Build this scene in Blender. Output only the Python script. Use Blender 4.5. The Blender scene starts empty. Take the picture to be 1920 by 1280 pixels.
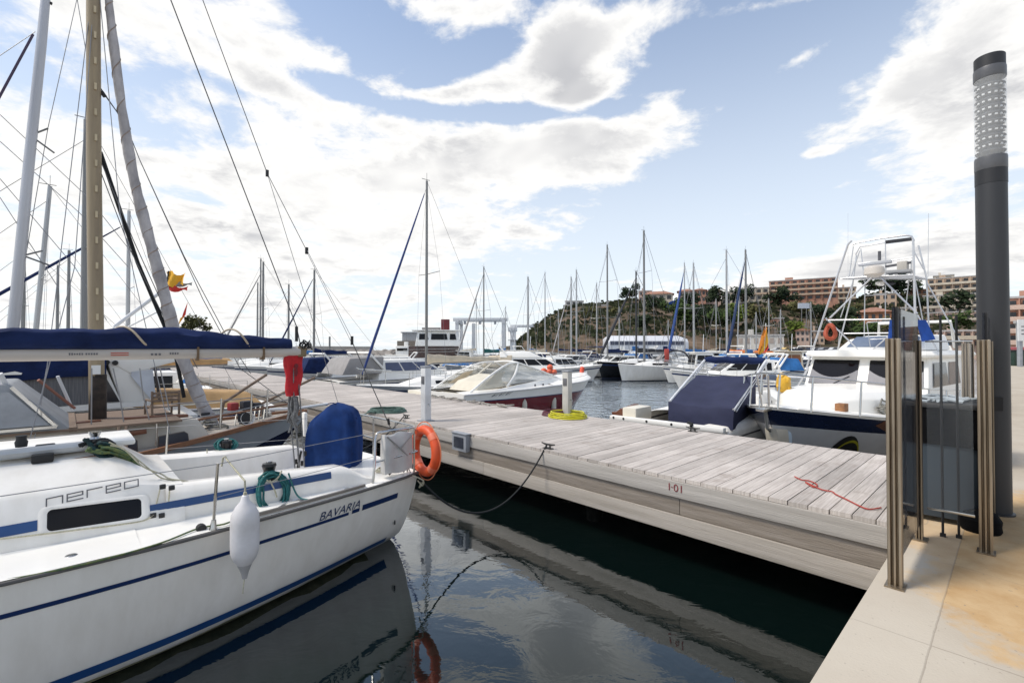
import bpy, bmesh, math, random
from math import sin, cos, pi, radians, sqrt, atan, atan2, exp
from mathutils import Vector, Matrix, noise as mnoise
random.seed(7)
scene = bpy.context.scene
col = scene.collection

# ------------------------------------------------------------------ the survey of the place
# camera at (0, 0, EYE); the pier runs along D1 (u), boats lie across it along D2 (v); water is z = 0
F = 892.0; EYE = 2.5; PITCH = atan(12/892)
D1 = (-.6856, .728); D2 = (.728, .6856); YAW = atan2(D2[1], D2[0])
def W(u, v, z=0.0): return Vector((D1[0]*u + D2[0]*v, D1[1]*u + D2[1]*v, z))
def _ray(px, py):
    x = (px-960)/F; zc = (640-py)/F
    return Vector((x, cos(PITCH) - zc*sin(PITCH), sin(PITCH) + zc*cos(PITCH)))
def atz(px, py, z):
    r = _ray(px, py); t = (z-EYE)/r.z; return Vector((r.x*t, r.y*t, z))
def aty(px, py, Y):
    r = _ray(px, py); t = Y/r.y; return Vector((r.x*t, Y, EYE + r.z*t))
def atu(px, py, u):
    r = _ray(px, py); t = u/(D1[0]*r.x + D1[1]*r.y); return Vector((r.x*t, r.y*t, EYE + r.z*t))
def atv(px, py, v):
    r = _ray(px, py); t = v/(D2[0]*r.x + D2[1]*r.y); return Vector((r.x*t, r.y*t, EYE + r.z*t))
def uvz(p): return (D1[0]*p[0] + D1[1]*p[1], D2[0]*p[0] + D2[1]*p[1], p[2])

# ------------------------------------------------------------------ materials
MATS = {}
def mat(name, c, rough=.5, metal=0., var=.10, scale=3., bump=0., bscale=40., c2=None, coat=0., spec=.5, trans=0., alpha=1., streak=None, ior=None):
    """Principled surface whose colour wanders a little by object-space noise; c2 adds a second tone (dirt, wear)."""
    if name in MATS: return MATS[name]
    m = bpy.data.materials.new(name); m.use_nodes = True
    nt = m.node_tree; N = nt.nodes; Lk = nt.links; b = N['Principled BSDF']
    tc = N.new('ShaderNodeTexCoord')
    src = tc.outputs['Object']
    if streak:
        mp = N.new('ShaderNodeMapping'); mp.inputs['Scale'].default_value = streak; Lk.new(src, mp.inputs['Vector']); src = mp.outputs[0]
    n1 = N.new('ShaderNodeTexNoise'); n1.inputs['Scale'].default_value = scale; n1.inputs['Detail'].default_value = 6; n1.inputs['Roughness'].default_value = .6
    Lk.new(src, n1.inputs['Vector'])
    r = N.new('ShaderNodeValToRGB'); r.color_ramp.elements[0].position = .3; r.color_ramp.elements[1].position = .7
    cc2 = c2 if c2 else [max(0, x*(1-2*var)) for x in c]
    r.color_ramp.elements[0].color = (*cc2, 1); r.color_ramp.elements[1].color = (*[min(1, x*(1+var*.3)) for x in c], 1)
    Lk.new(n1.outputs['Fac'], r.inputs['Fac']); Lk.new(r.outputs[0], b.inputs['Base Color'])
    b.inputs['Roughness'].default_value = rough; b.inputs['Metallic'].default_value = metal
    b.inputs['Specular IOR Level'].default_value = spec
    if coat: b.inputs['Coat Weight'].default_value = coat; b.inputs['Coat Roughness'].default_value = .08
    if trans: b.inputs['Transmission Weight'].default_value = trans
    if ior: b.inputs['IOR'].default_value = ior
    if alpha < 1: b.inputs['Alpha'].default_value = alpha
    if bump:
        n2 = N.new('ShaderNodeTexNoise'); n2.inputs['Scale'].default_value = bscale; n2.inputs['Detail'].default_value = 4
        Lk.new(src, n2.inputs['Vector'])
        bp = N.new('ShaderNodeBump'); bp.inputs['Strength'].default_value = bump; bp.inputs['Distance'].default_value = .02
        Lk.new(n2.outputs['Fac'], bp.inputs['Height']); Lk.new(bp.outputs[0], b.inputs['Normal'])
    MATS[name] = m
    return m

gel = mat('gelcoat', (.87,.84,.785), .3, var=.06, scale=2.2, coat=.3, streak=(2.5,2.5,.35), c2=(.77,.735,.67))
gelw = mat('gelcoat_bright', (.86,.84,.79), .3, var=.03, scale=2)
gelcream = mat('gelcoat_cream', (.74,.69,.58), .35, var=.06)
gelgrey = mat('gelcoat_grey', (.36,.385,.415), .3, var=.06, coat=.2)
hullnavy = mat('hull_navy', (.012,.018,.05), .15, var=.15, coat=.4)
hullblack = mat('hull_black', (.012,.013,.016), .2, var=.2, coat=.3)
hullred = mat('hull_red', (.16,.006,.012), .2, var=.12, coat=.4)
antifoul = mat('antifouling', (.02,.03,.06), .7)
stripe_blue = mat('stripe_blue', (.018,.07,.21), .3, var=.08)
stripe_navy = mat('stripe_navy', (.01,.03,.11), .3, var=.08)
navy_canvas = mat('navy_canvas', (.012,.025,.09), .85, var=.25, scale=4, bump=.35, bscale=9, spec=.2)
royal_canvas = mat('royal_canvas', (.012,.055,.26), .8, var=.22, scale=5, bump=.35, bscale=9, spec=.25)
dusk_canvas = mat('dusk_canvas', (.036,.040,.078), .85, var=.14, scale=2, bump=.2, bscale=14, spec=.2)
azure_canvas = mat('azure_canvas', (.03,.17,.45), .8, var=.2, bump=.3, bscale=9)
teal_canvas = mat('teal_canvas', (.02,.14,.13), .8, var=.2, bump=.3, bscale=9)
cream_canvas = mat('cream_canvas', (.62,.53,.40), .85, var=.12, bump=.3, bscale=12)
tan_canvas = mat('tan_canvas', (.50,.31,.14), .85, var=.15, bump=.3, bscale=12)
grey_canvas = mat('grey_canvas', (.30,.285,.275), .7, var=.12, bump=.2, bscale=12)
dark_canvas = mat('dark_canvas', (.03,.032,.04), .8, var=.2, bump=.3, bscale=12)
orange_canvas = mat('orange_canvas', (.72,.21,.05), .8, var=.12)
red_cloth = mat('red_cloth', (.52,.012,.02), .8, var=.2, scale=9, bump=.3, bscale=14)
sailcloth = mat('furled_sailcloth', (.47,.45,.45), .8, var=.14, scale=5, bump=.8, bscale=16, streak=(1,1,.5), c2=(.25,.235,.24))
steel = mat('stainless', (.55,.55,.54), .22, 1., var=.06)
alu = mat('mast_aluminium', (.42,.42,.42), .42, .75, var=.08, streak=(1,1,.1))
alu_dark = mat('mast_grey', (.22,.22,.215), .5, .4, var=.12, streak=(1,1,.1))
alu_white = mat('mast_white', (.66,.67,.68), .4, 0, var=.06, streak=(1,1,.1))
wood_mast = mat('mast_wood', (.36,.285,.175), .5, var=.16, scale=5, streak=(1,1,.08), c2=(.22,.17,.11))
teak = mat('teak', (.23,.165,.12), .8, var=.25, scale=6, streak=(.2,4,4), bump=.2, bscale=20, c2=(.11,.075,.052))
mahogany = mat('mahogany', (.17,.06,.028), .4, var=.25, scale=5, streak=(.3,3,3), c2=(.09,.03,.015))
railwood = mat('toe_rail_wood', (.25,.115,.055), .5, var=.25, scale=6, c2=(.14,.06,.03))
dark_glass = mat('dark_glass', (.004,.004,.006), .08, var=.1, spec=.25)
grey_glass = mat('grey_glass', (.05,.055,.07), .08, var=.2, coat=.3)
curtain = mat('curtain_grey', (.16,.16,.165), .8, var=.30, scale=12, streak=(6,6,.2), c2=(.08,.08,.085))
clear_plastic = mat('clear_plastic', (.70,.68,.58), .12, var=.06, alpha=.55)
black_rubber = mat('black_rubber', (.015,.015,.016), .6, var=.2)
rope_black = mat('rope_black', (.018,.02,.022), .9, var=.25, scale=60)
rope_cream = mat('rope_cream', (.52,.49,.36), .9, var=.2, scale=60)
rope_teal = mat('rope_teal', (.02,.15,.15), .8, var=.3, scale=40)
rope_green = mat('rope_green', (.02,.07,.045), .8, var=.35, scale=40, c2=(.16,.18,.05))
rope_red = mat('rope_red', (.45,.07,.05), .9, var=.2, scale=60)
wire = mat('rigging_wire', (.10,.10,.105), .5, .3, var=.1)
wire_thin = mat('rigging_wire_pale', (.30,.30,.31), .5, .3, var=.1)
fender_white = mat('fender_white', (.70,.69,.71), .45, var=.10, scale=4, c2=(.55,.53,.52))
ring_orange = mat('ring_orange', (.78,.10,.025), .5, var=.14, scale=6)
buoy_orange = mat('buoy_orange', (.75,.14,.06), .5, var=.14, scale=6)
yellow_hose = mat('yellow_hose', (.60,.56,.02), .5, var=.15, scale=20)
green_hose = mat('green_hose', (.10,.18,.15), .6, var=.3, scale=20)
purple_hose = mat('dark_red_hose', (.14,.03,.05), .6, var=.3, scale=20)
white_paint = mat('white_paint', (.72,.73,.74), .5, var=.08, c2=(.55,.55,.55))
grey_paint = mat('grey_paint', (.30,.315,.34), .5, var=.12)
yellow_paint = mat('yellow_paint', (.42,.39,.02), .4, var=.15)
yellow_oil = mat('yellow_oilskin', (.75,.42,.03), .5, var=.15)
sign_white = mat('sign_white', (.78,.78,.76), .5, var=.03)
ink_black = mat('ink_black', (.012,.012,.014), .5, var=.1)
ink_grey = mat('ink_grey', (.12,.12,.13), .5, var=.1)
ink_red = mat('ink_red', (.25,.035,.04), .7, var=.3, scale=30)
flag_yellow = mat('flag_yellow', (.80,.42,.03), .8, var=.1)
flag_red = mat('flag_red', (.55,.03,.02), .8, var=.1)

# ------------------------------------------------------------------ mesh builder
class MB:
    def __init__(s): s.v = []; s.f = []; s.m = []; s.k = 0
    def mi(s, k): s.k = k; return s
    def add(s, vs, fs, k=None):
        o = len(s.v); s.v += [tuple(p) for p in vs]; s.f += [tuple(i+o for i in f) for f in fs]; s.m += [s.k if k is None else k]*len(fs); return s
    def box(s, c, d, M=None, taper=1.0):
        x, y, z = d[0]/2, d[1]/2, d[2]/2
        P = [Vector((sx*x*(taper if sz > 0 else 1), sy*y*(taper if sz > 0 else 1), sz*z)) for sz in (-1,1) for sy in (-1,1) for sx in (-1,1)]
        if M is not None: P = [M @ p for p in P]
        return s.add([p + Vector(c) for p in P], [(0,2,3,1),(4,5,7,6),(0,1,5,4),(2,6,7,3),(0,4,6,2),(1,3,7,5)])
    def hexa(s, P):   # 4 bottom (ccw) + 4 top
        return s.add(P, [(3,2,1,0),(4,5,6,7),(0,1,5,4),(1,2,6,5),(2,3,7,6),(3,0,4,7)])
    def bar(s, a, b, w, h):
        a, b = Vector(a), Vector(b); d = (b-a); L = d.length
        q = d.to_track_quat('X', 'Z').to_matrix()
        return s.box((a+b)/2, (L, w, h), q)
    def tube(s, pts, r, n=6, cap=True, smooth=0, closed=False):
        pts = [Vector(p) for p in pts]
        if smooth: pts = catmull(pts, smooth, closed)
        m = len(pts); rr = r if isinstance(r, (list, tuple)) else [r]*m
        if len(rr) != m: rr = [rr[min(len(rr)-1, int(i*len(rr)/m))] for i in range(m)]
        up = None; vs = []
        for i, p in enumerate(pts):
            if closed: d = pts[(i+1) % m] - pts[i-1]
            else: d = pts[min(i+1, m-1)] - pts[max(i-1, 0)]
            if d.length < 1e-9: d = Vector((0,0,1))
            d.normalize()
            if up is None: up = d.orthogonal().normalized()
            else:
                up = up - d*up.dot(d)
                up = up.normalized() if up.length > 1e-6 else d.orthogonal().normalized()
            w = d.cross(up)
            for j in range(n):
                a = 2*pi*j/n; vs.append(p + (up*cos(a) + w*sin(a))*rr[i])
        fs = [(i*n+j, i*n+(j+1) % n, (i+1)*n+(j+1) % n, (i+1)*n+j) for i in range(m-1) for j in range(n)]
        if closed: fs += [((m-1)*n+j, (m-1)*n+(j+1) % n, (j+1) % n, j) for j in range(n)]
        elif cap: fs += [tuple(range(n-1,-1,-1)), tuple((m-1)*n+j for j in range(n))]
        return s.add(vs, fs)
    def lathe(s, prof, o=(0,0,0), M=None, n=20):   # prof: (r, z)
        vs = []
        for r, z in prof:
            for j in range(n):
                a = 2*pi*j/n; p = Vector((r*cos(a), r*sin(a), z))
                if M is not None: p = M @ p
                vs.append(p + Vector(o))
        m = len(prof)
        fs = [(i*n+j, i*n+(j+1) % n, (i+1)*n+(j+1) % n, (i+1)*n+j) for i in range(m-1) for j in range(n)]
        fs += [tuple(range(n-1,-1,-1)), tuple((m-1)*n+j for j in range(n))]
        return s.add(vs, fs)
    def loft(s, secs, closed=True, cap=True, mats=None):
        n = len(secs[0]); vs = [p for q in secs for p in q]; J = n if closed else n-1
        for i in range(len(secs)-1):
            for j in range(J):
                pass
        o = len(s.v); s.v += [tuple(p) for p in vs]
        for i in range(len(secs)-1):
            for j in range(J):
                s.f.append((o+i*n+j, o+i*n+(j+1) % n, o+(i+1)*n+(j+1) % n, o+(i+1)*n+j)); s.m.append(mats[j] if mats else s.k)
        if cap and closed:
            s.f.append(tuple(o+j for j in range(n-1,-1,-1))); s.m.append(s.k)
            s.f.append(tuple(o+(len(secs)-1)*n+j for j in range(n))); s.m.append(s.k)
        return s
    def poly(s, pts, thick=None):
        pts = [Vector(p) for p in pts]; n = len(pts)
        if thick is None: return s.add(pts, [tuple(range(n))])
        t = Vector(thick); return s.add(pts + [p+t for p in pts], [tuple(range(n-1,-1,-1)), tuple(range(n, 2*n))] + [(i, (i+1) % n, n+(i+1) % n, n+i) for i in range(n)])
    def grid(s, rows):
        n = len(rows[0]); vs = [p for r in rows for p in r]
        return s.add(vs, [(i*n+j, i*n+j+1, (i+1)*n+j+1, (i+1)*n+j) for i in range(len(rows)-1) for j in range(n-1)])
    def ball(s, c, r, n=10, sq=(1,1,1)):
        m = n//2; prof = [(max(1e-4, sin(pi*i/m)), -cos(pi*i/m)) for i in range(m+1)]
        return s.lathe([(r*a, r*b) for a, b in prof], c, Matrix.Diagonal(sq), n)
    def build(s, name, mats, parent=None, smooth=True, bevel=0., seg=2, angle=35, fix=True):
        me = bpy.data.meshes.new(name); me.from_pydata(s.v, [], s.f); me.validate()
        mats = mats if isinstance(mats, (list, tuple)) else [mats]
        for m in mats: me.materials.append(m)
        if len(mats) > 1 and len(me.polygons) == len(s.m):
            me.polygons.foreach_set('material_index', s.m)
        bm = bmesh.new(); bm.from_mesh(me)
        if fix: bmesh.ops.recalc_face_normals(bm, faces=bm.faces)
        if bevel:
            ed = [e for e in bm.edges if len(e.link_faces) == 2 and e.calc_face_angle(0) > radians(30)]
            if ed: bmesh.ops.bevel(bm, geom=ed, offset=bevel, segments=seg, affect='EDGES', profile=.6, clamp_overlap=True)
        if smooth:
            for f in bm.faces: f.smooth = True
            for e in bm.edges:
                if len(e.link_faces) == 2 and e.calc_face_angle(0) > radians(angle): e.smooth = False
        bm.to_mesh(me); bm.free()
        o = bpy.data.objects.new(name, me); col.objects.link(o)
        if parent is not None: o.parent = parent
        return o

def catmull(P, k, closed=False):
    out = []; n = len(P)
    rng = range(n) if closed else range(n-1)
    for i in rng:
        if closed: a, b, c, d = P[i-1], P[i], P[(i+1) % n], P[(i+2) % n]
        else: a, b, c, d = P[max(i-1,0)], P[i], P[i+1], P[min(i+2,n-1)]
        for j in range(k):
            t = j/k
            out.append(.5*((2*b) + (c-a)*t + (2*a-5*b+4*c-d)*t*t + (3*b-a-3*c+d)*t**3))
    if not closed: out.append(P[-1])
    return out
def lerp(a, b, t): return a + (b-a)*t
def tab(T, x):
    if x <= T[0][0]: return T[0][1]
    for (x0,y0), (x1,y1) in zip(T, T[1:]):
        if x <= x1: return y0 + (y1-y0)*(x-x0)/(x1-x0)
    return T[-1][1]
def sag(a, b, d, n=10):
    a, b = Vector(a), Vector(b)
    return [a.lerp(b, i/n) - Vector((0,0,d*4*(i/n)*(1-i/n))) for i in range(n+1)]

def empty(name, loc=(0,0,0), rz=0., label=None, cat=None, group=None, kind=None):
    o = bpy.data.objects.new(name, None); col.objects.link(o); o.location = loc; o.rotation_euler = (0,0,rz)
    o.empty_display_size = .2
    return tag(o, label, cat, group, kind)
def tag(o, label=None, cat=None, group=None, kind=None):
    if label: o['label'] = label
    if cat: o['category'] = cat
    if group: o['group'] = group
    if kind: o['kind'] = kind
    return o
def inv(root):   # world -> local of an unparented Empty
    M = Matrix.Translation(root.location) @ root.rotation_euler.to_matrix().to_4x4()
    return M.inverted()
def kids(o): return list(o.children)
def copy_tree(o, parent=None):
    c = o.copy(); col.objects.link(c); c.parent = parent
    for ch in kids(o): copy_tree(ch, c)
    return c
def text_mesh(txt, size, shear=0.0):
    cu = bpy.data.curves.new('lettering', 'FONT'); cu.body = txt; cu.size = size; cu.shear = shear; cu.resolution_u = 3
    o = bpy.data.objects.new('lettering', cu); col.objects.link(o)
    bpy.context.view_layer.update()
    me = bpy.data.meshes.new_from_object(o.evaluated_get(bpy.context.evaluated_depsgraph_get()))
    vs = [v.co.copy() for v in me.vertices]; fs = [tuple(p.vertices) for p in me.polygons]
    bpy.data.objects.remove(o); bpy.data.curves.remove(cu); bpy.data.meshes.remove(me)
    return vs, fs

# ------------------------------------------------------------------ hull generator: x = 0 stern, +x bow
class Hull:
    def __init__(s, L, B, zs, zb, transom=.8, wl=.86, rake=.6, p=.5, draft=.35, deckT=None, wlT=None, fine=1.5, mid=.42, srake=0.):
        s.__dict__.update(L=L, B=B, zs=zs, zb=zb, tr=transom, wl=wl, rake=rake, p=p, draft=draft, deckT=deckT, wlT=wlT, fine=fine, mid=mid, srake=srake)
    def half(s, x):
        if s.deckT: return tab(s.deckT, x)
        t = x/s.L
        if t < s.mid: k = s.tr + (1-s.tr)*sin(pi/2*t/s.mid)
        else: k = max(.004, cos(((t-s.mid)/(1-s.mid))**s.fine*pi/2))
        return k*s.B/2
    def sheer(s, x): t = x/s.L; return s.zs + (s.zb-s.zs)*t**2
    def whalf(s, x):
        if s.wlT: return tab(s.wlT, x)
        t = x/s.L; return s.half(x)*s.wl*max(0.02, 1-t**2.2)
    def pt(s, x, z, side=1, off=0.):
        zd = s.sheer(x); h = (z + s.draft)/(zd + s.draft); h = max(0., min(1.02, h))
        h0 = s.draft/(zd+s.draft)
        if h >= h0: b = s.whalf(x) + (s.half(x)-s.whalf(x))*((h-h0)/(1-h0))**s.p
        else: b = s.whalf(x)*(h/h0)**.6 if h > 0 else 0.
        t = x/s.L
        xx = x - s.rake*(1-h)*max(0, t-.45)**2/.3025 + s.srake*(1-h)*max(0, .12-t)/.12
        return Vector((xx, side*(b+off), z))
    def xs(s, n=26): return [s.L*(1-(1-i/n)**1.25) for i in range(n+1)]
    def mesh(s, mb, bands, n=26):
        """bands: list of (z_from_top_fraction or absolute fn, material slot) from the top down"""
        X = s.xs(n); lv = []
        for k in range(len(bands)+1): lv.append(None)
        secs = {1: [], -1: []}; slots = []
        for side in (1,-1):
            for x in X:
                zd = s.sheer(x); row = []; slots = []
                edges = [0.] + [min(.995, bd[0]) if not callable(bd[0]) else bd[0](x) for bd in bands]
                for (e0, e1), bd in zip(zip(edges, edges[1:]), bands):
                    sub = bd[2] if len(bd) > 2 else 3
                    for q in range(sub):
                        f = e0 + (e1-e0)*q/sub; row.append(s.pt(x, zd - f*(zd+s.draft), side)); slots.append(bd[1])
                row.append(s.pt(x, zd - edges[-1]*(zd+s.draft), side))
                secs[side].append(row)
        for side in (1,-1):
            R = secs[side]; m = len(R[0])
            o = len(mb.v); mb.v += [tuple(p) for r in R for p in r]
            for i in range(len(R)-1):
                for j in range(m-1):
                    mb.f.append((o+i*m+j, o+i*m+j+1, o+(i+1)*m+j+1, o+(i+1)*m+j)); mb.m.append(slots[j])
        A, Bq = secs[1][0], secs[-1][0]; m = len(A); o = len(mb.v); mb.v += [tuple(p) for p in A+Bq]
        for j in range(m-1): mb.f.append((o+j, o+j+1, o+m+j+1, o+m+j)); mb.m.append(slots[j])
        return mb
    def deck(s, mb, x0=0, x1=None, inner=None, dz=0., camber=.04, n=26, inset=.015):
        x1 = s.L if x1 is None else x1; X = [x0 + (x1-x0)*(1-(1-i/n)**1.2) for i in range(n+1)]
        if inner is None:
            mb.grid([[Vector((x, y*(s.half(x)-inset), s.sheer(x)+dz+camber*(1-y*y))) for y in (-1,-.75,-.4,0,.4,.75,1)] for x in X])
        else:
            for sd in (1,-1): mb.grid([[Vector((x, sd*(s.half(x)-inset), s.sheer(x)+dz)), Vector((x, sd*inner(x), s.sheer(x)+dz+camber))] for x in X])
        return mb
    def edge(s, x0, x1, dz=0., off=0., side=1, n=24):
        return [Vector((x0+(x1-x0)*i/n, side*(s.half(x0+(x1-x0)*i/n)+off), s.sheer(x0+(x1-x0)*i/n)+dz)) for i in range(n+1)]
# ------------------------------------------------------------------ camera, sun, sky
cam = bpy.data.cameras.new('camera'); cam.sensor_width = 36; cam.lens = 36*F/1920; cam.clip_start = .05; cam.clip_end = 9000
co = bpy.data.objects.new('camera', cam); col.objects.link(co); co.location = (0,0,EYE); co.rotation_euler = (pi/2 + PITCH, 0, 0)
scene.camera = co
scene.view_settings.view_transform = 'Standard'; scene.view_settings.look = 'None'; scene.view_settings.exposure = 0
SUN_EL, SUN_AZ = radians(56), radians(-102)      # azimuth from +Y, clockwise seen from above
sd = Vector((sin(SUN_AZ)*cos(SUN_EL), cos(SUN_AZ)*cos(SUN_EL), sin(SUN_EL)))
sl = bpy.data.lights.new('sun', 'SUN'); sl.energy = 3.3; sl.angle = radians(16); sl.color = (1,.93,.82)
so = bpy.data.objects.new('sun', sl); col.objects.link(so); so.rotation_euler = sd.to_track_quat('Z','Y').to_euler(); so.location = (0,0,60)

world = bpy.data.worlds.new('World'); scene.world = world; world.use_nodes = True
world.cycles.sampling_method = 'MANUAL'; world.cycles.sample_map_resolution = 512
nt = world.node_tree; N = nt.nodes; Lk = nt.links
bg = N['Background']
sky = N.new('ShaderNodeTexSky'); sky.sky_type = 'NISHITA'; sky.sun_disc = False; sky.sun_elevation = SUN_EL; sky.sun_rotation = SUN_AZ
sky.air_density = 1.0; sky.dust_density = .6; sky.ozone_density = 1.0
def M_(op, a, b=None, c=None, clamp=False):
    n = N.new('ShaderNodeMath'); n.operation = op; n.use_clamp = clamp
    for i, x in enumerate((a, b, c)):
        if x is None: continue
        if isinstance(x, (int, float)): n.inputs[i].default_value = x
        else: Lk.new(x, n.inputs[i])
    return n.outputs[0]
def mixc(f, a, b):
    n = N.new('ShaderNodeMix'); n.data_type = 'RGBA'
    for s_, x in ((0, f), (6, a), (7, b)):
        if isinstance(x, (int, float)): n.inputs[s_].default_value = x
        elif isinstance(x, tuple): n.inputs[s_].default_value = (*x, 1)
        else: Lk.new(x, n.inputs[s_])
    return n.outputs[2]
tc = N.new('ShaderNodeTexCoord'); sx = N.new('ShaderNodeSeparateXYZ'); Lk.new(tc.outputs['Generated'], sx.inputs[0])
X_, Y_, Z_ = sx.outputs
az = M_('ARCTAN2', X_, Y_); el = M_('ARCSINE', Z_)
# cloud deck: the direction is projected on a horizontal layer so that clouds foreshorten towards the horizon
zz = M_('ADD', M_('MAXIMUM', Z_, 0.), .16)
cv = N.new('ShaderNodeCombineXYZ'); Lk.new(M_('DIVIDE', X_, zz), cv.inputs[0]); Lk.new(M_('DIVIDE', Y_, zz), cv.inputs[1])
def noise(vec, scale, detail=8, rough=.58, dist=0., off=(0,0,0)):
    mp = N.new('ShaderNodeMapping'); mp.inputs['Location'].default_value = off; Lk.new(vec, mp.inputs[0])
    n = N.new('ShaderNodeTexNoise'); n.inputs['Scale'].default_value = scale; n.inputs['Detail'].default_value = detail
    n.inputs['Roughness'].default_value = rough; n.inputs['Distortion'].default_value = dist; Lk.new(mp.outputs[0], n.inputs['Vector']); return n.outputs['Fac']
nA = noise(cv.outputs[0], 2.3, 7, .62, .25, (3.1,1.7,0)); nB = noise(cv.outputs[0], 1.1, 3, .55, .1, (9.2,4.4,0)); nW = noise(cv.outputs[0], 6.5, 5, .65, .3, (1,8,0))
ae = N.new('ShaderNodeCombineXYZ'); Lk.new(az, ae.inputs[0]); Lk.new(el, ae.inputs[1])
def blob(acc, px, py, wx, wy, rot, amp):     # a bank of cloud (amp > 0) or a clear lane (amp < 0) by the direction it lies in
    a0 = atan((px-960)/F); R_ = sqrt(F*F + (px-960)**2); e0 = atan((652-py)/R_)
    mp = N.new('ShaderNodeMapping'); mp.vector_type = 'TEXTURE'
    mp.inputs['Location'].default_value = (a0, e0, 0); mp.inputs['Rotation'].default_value = (0,0,radians(rot))
    mp.inputs['Scale'].default_value = (1.75*wx*cos(a0)**1.5/F, 1.75*wy*cos(e0)**2*cos(a0)**.5/R_, 1)
    Lk.new(ae.outputs[0], mp.inputs[0])
    g = N.new('ShaderNodeTexGradient'); g.gradient_type = 'SPHERICAL'; Lk.new(mp.outputs[0], g.inputs[0])
    return M_('MULTIPLY_ADD', g.outputs['Fac'], amp*1.25, acc if acc is not None else 0.)
BL = [(330,430,430,150,0,.44), (760,330,330,100,4,.46), (1050,275,220,58,7,.46), (1215,240,100,46,10,.56), (1240,195,40,22,0,.35),
      (330,60,270,80,-12,.50), (60,90,160,130,0,.34), (560,60,170,50,-16,.32), (845,168,120,38,5,.62), (730,186,80,12,12,.30), (740,232,60,16,0,.20),
      (1075,120,60,80,-36,.66), (1190,30,210,34,14,.40), (1030,30,60,24,0,.28), (790,4,170,20,0,.28), (1130,165,80,22,8,.40), (1440,4,180,22,-4,.34),
      (1780,190,190,180,0,.62), (1890,30,170,60,20,.30), (1700,480,330,56,5,.74), (1515,100,64,20,12,.50), (1530,288,36,10,0,.42), (1400,402,90,8,4,.40), (350,590,700,60,0,.24), (880,480,220,40,8,.24), (1380,125,24,14,0,.40),
      (660,172,160,18,-6,-.50), (470,176,90,16,-8,-.30), (910,85,150,30,26,-.58), (1230,130,90,36,14,-.42), (1340,140,170,40,18,-.30), (1430,290,200,110,0,-.42), (1200,430,240,60,26,-.30), (1480,400,220,70,0,-.16),
      (1010,210,210,15,-1,-.66), (200,205,120,18,-14,-.26), (1640,70,60,40,20,-.18), (1260,490,340,40,0,-.14), (30,120,40,30,0,-.2), (690,110,90,26,-20,-.16)]
acc = None
for b_ in BL:
    acc = blob(acc, *b_)
def cen(x, k): return M_('MULTIPLY', M_('SUBTRACT', x, .5), k)
dens = M_('ADD', M_('ADD', cen(nA, 2.3), cen(nB, .5)), M_('ADD', M_('MULTIPLY_ADD', acc, 1.0, -.09), cen(nW, 1.0)))
rmp = N.new('ShaderNodeMapRange'); rmp.interpolation_type = 'SMOOTHSTEP'; rmp.inputs[1].default_value = -.06; rmp.inputs[2].default_value = .34; Lk.new(dens, rmp.inputs[0])
thick = N.new('ShaderNodeMapRange'); thick.interpolation_type = 'SMOOTHSTEP'; thick.inputs[1].default_value = .30; thick.inputs[2].default_value = .85; Lk.new(dens, thick.inputs[0])
nS = noise(cv.outputs[0], 1.6, 3, .6, .2, (6,2,0))
shade = M_('MULTIPLY', thick.outputs[0], M_('MULTIPLY_ADD', nS, 3.2, -1.05, True))
cloud = mixc(shade, (1.05,1.04,1.02), (.60,.605,.63))
skyc = N.new('ShaderNodeVectorMath'); skyc.operation = 'SCALE'; skyc.inputs['Scale'].default_value = .19; Lk.new(sky.outputs[0], skyc.inputs[0])
hz = N.new('ShaderNodeMapRange'); hz.interpolation_type = 'SMOOTHSTEP'; hz.inputs[1].default_value = .74; hz.inputs[2].default_value = .0; Lk.new(el, hz.inputs[0])
# thin veil brightening the blue, strongest low down
veil = M_('MULTIPLY_ADD', hz.outputs[0], .76, .13)
base = mixc(veil, skyc.outputs[0], (.90,.96,1.02))
out = mixc(rmp.outputs[0], base, cloud)
Lk.new(out, bg.inputs['Color']); bg.inputs['Strength'].default_value = 1.0

# ------------------------------------------------------------------ water
wm = bpy.data.materials.new('harbour_water'); wm.use_nodes = True
nt2 = wm.node_tree; n2 = nt2.nodes; n2.remove(n2['Principled BSDF']); l2 = nt2.links
tcw = n2.new('ShaderNodeTexCoord')
def wnoise(scale, detail, rough, stretch=(1,1,1), dist=0.):
    mp = n2.new('ShaderNodeMapping'); mp.inputs['Scale'].default_value = stretch; l2.new(tcw.outputs['Object'], mp.inputs[0])
    n = n2.new('ShaderNodeTexNoise'); n.inputs['Scale'].default_value = scale; n.inputs['Detail'].default_value = detail; n.inputs['Roughness'].default_value = rough; n.inputs['Distortion'].default_value = dist
    l2.new(mp.outputs[0], n.inputs[0]); return n.outputs['Fac']
def wm_(op, a, b=None):
    n = n2.new('ShaderNodeMath'); n.operation = op
    for i, x in enumerate((a, b)):
        if x is None: continue
        if isinstance(x, (int, float)): n.inputs[i].default_value = x
        else: l2.new(x, n.inputs[i])
    return n.outputs[0]
w1 = wnoise(.9, 3, .5, (1,1,1), .4); w2 = wnoise(2.1, 4, .55, (1,1.3,1), .6); w3 = wnoise(10, 3, .5)
ruf = wnoise(.06, 2, .5); rr_ = n2.new('ShaderNodeMapRange'); rr_.inputs[1].default_value = .35; rr_.inputs[2].default_value = .65; rr_.inputs[3].default_value = .25; rr_.inputs[4].default_value = 1.; l2.new(ruf, rr_.inputs[0])
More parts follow.
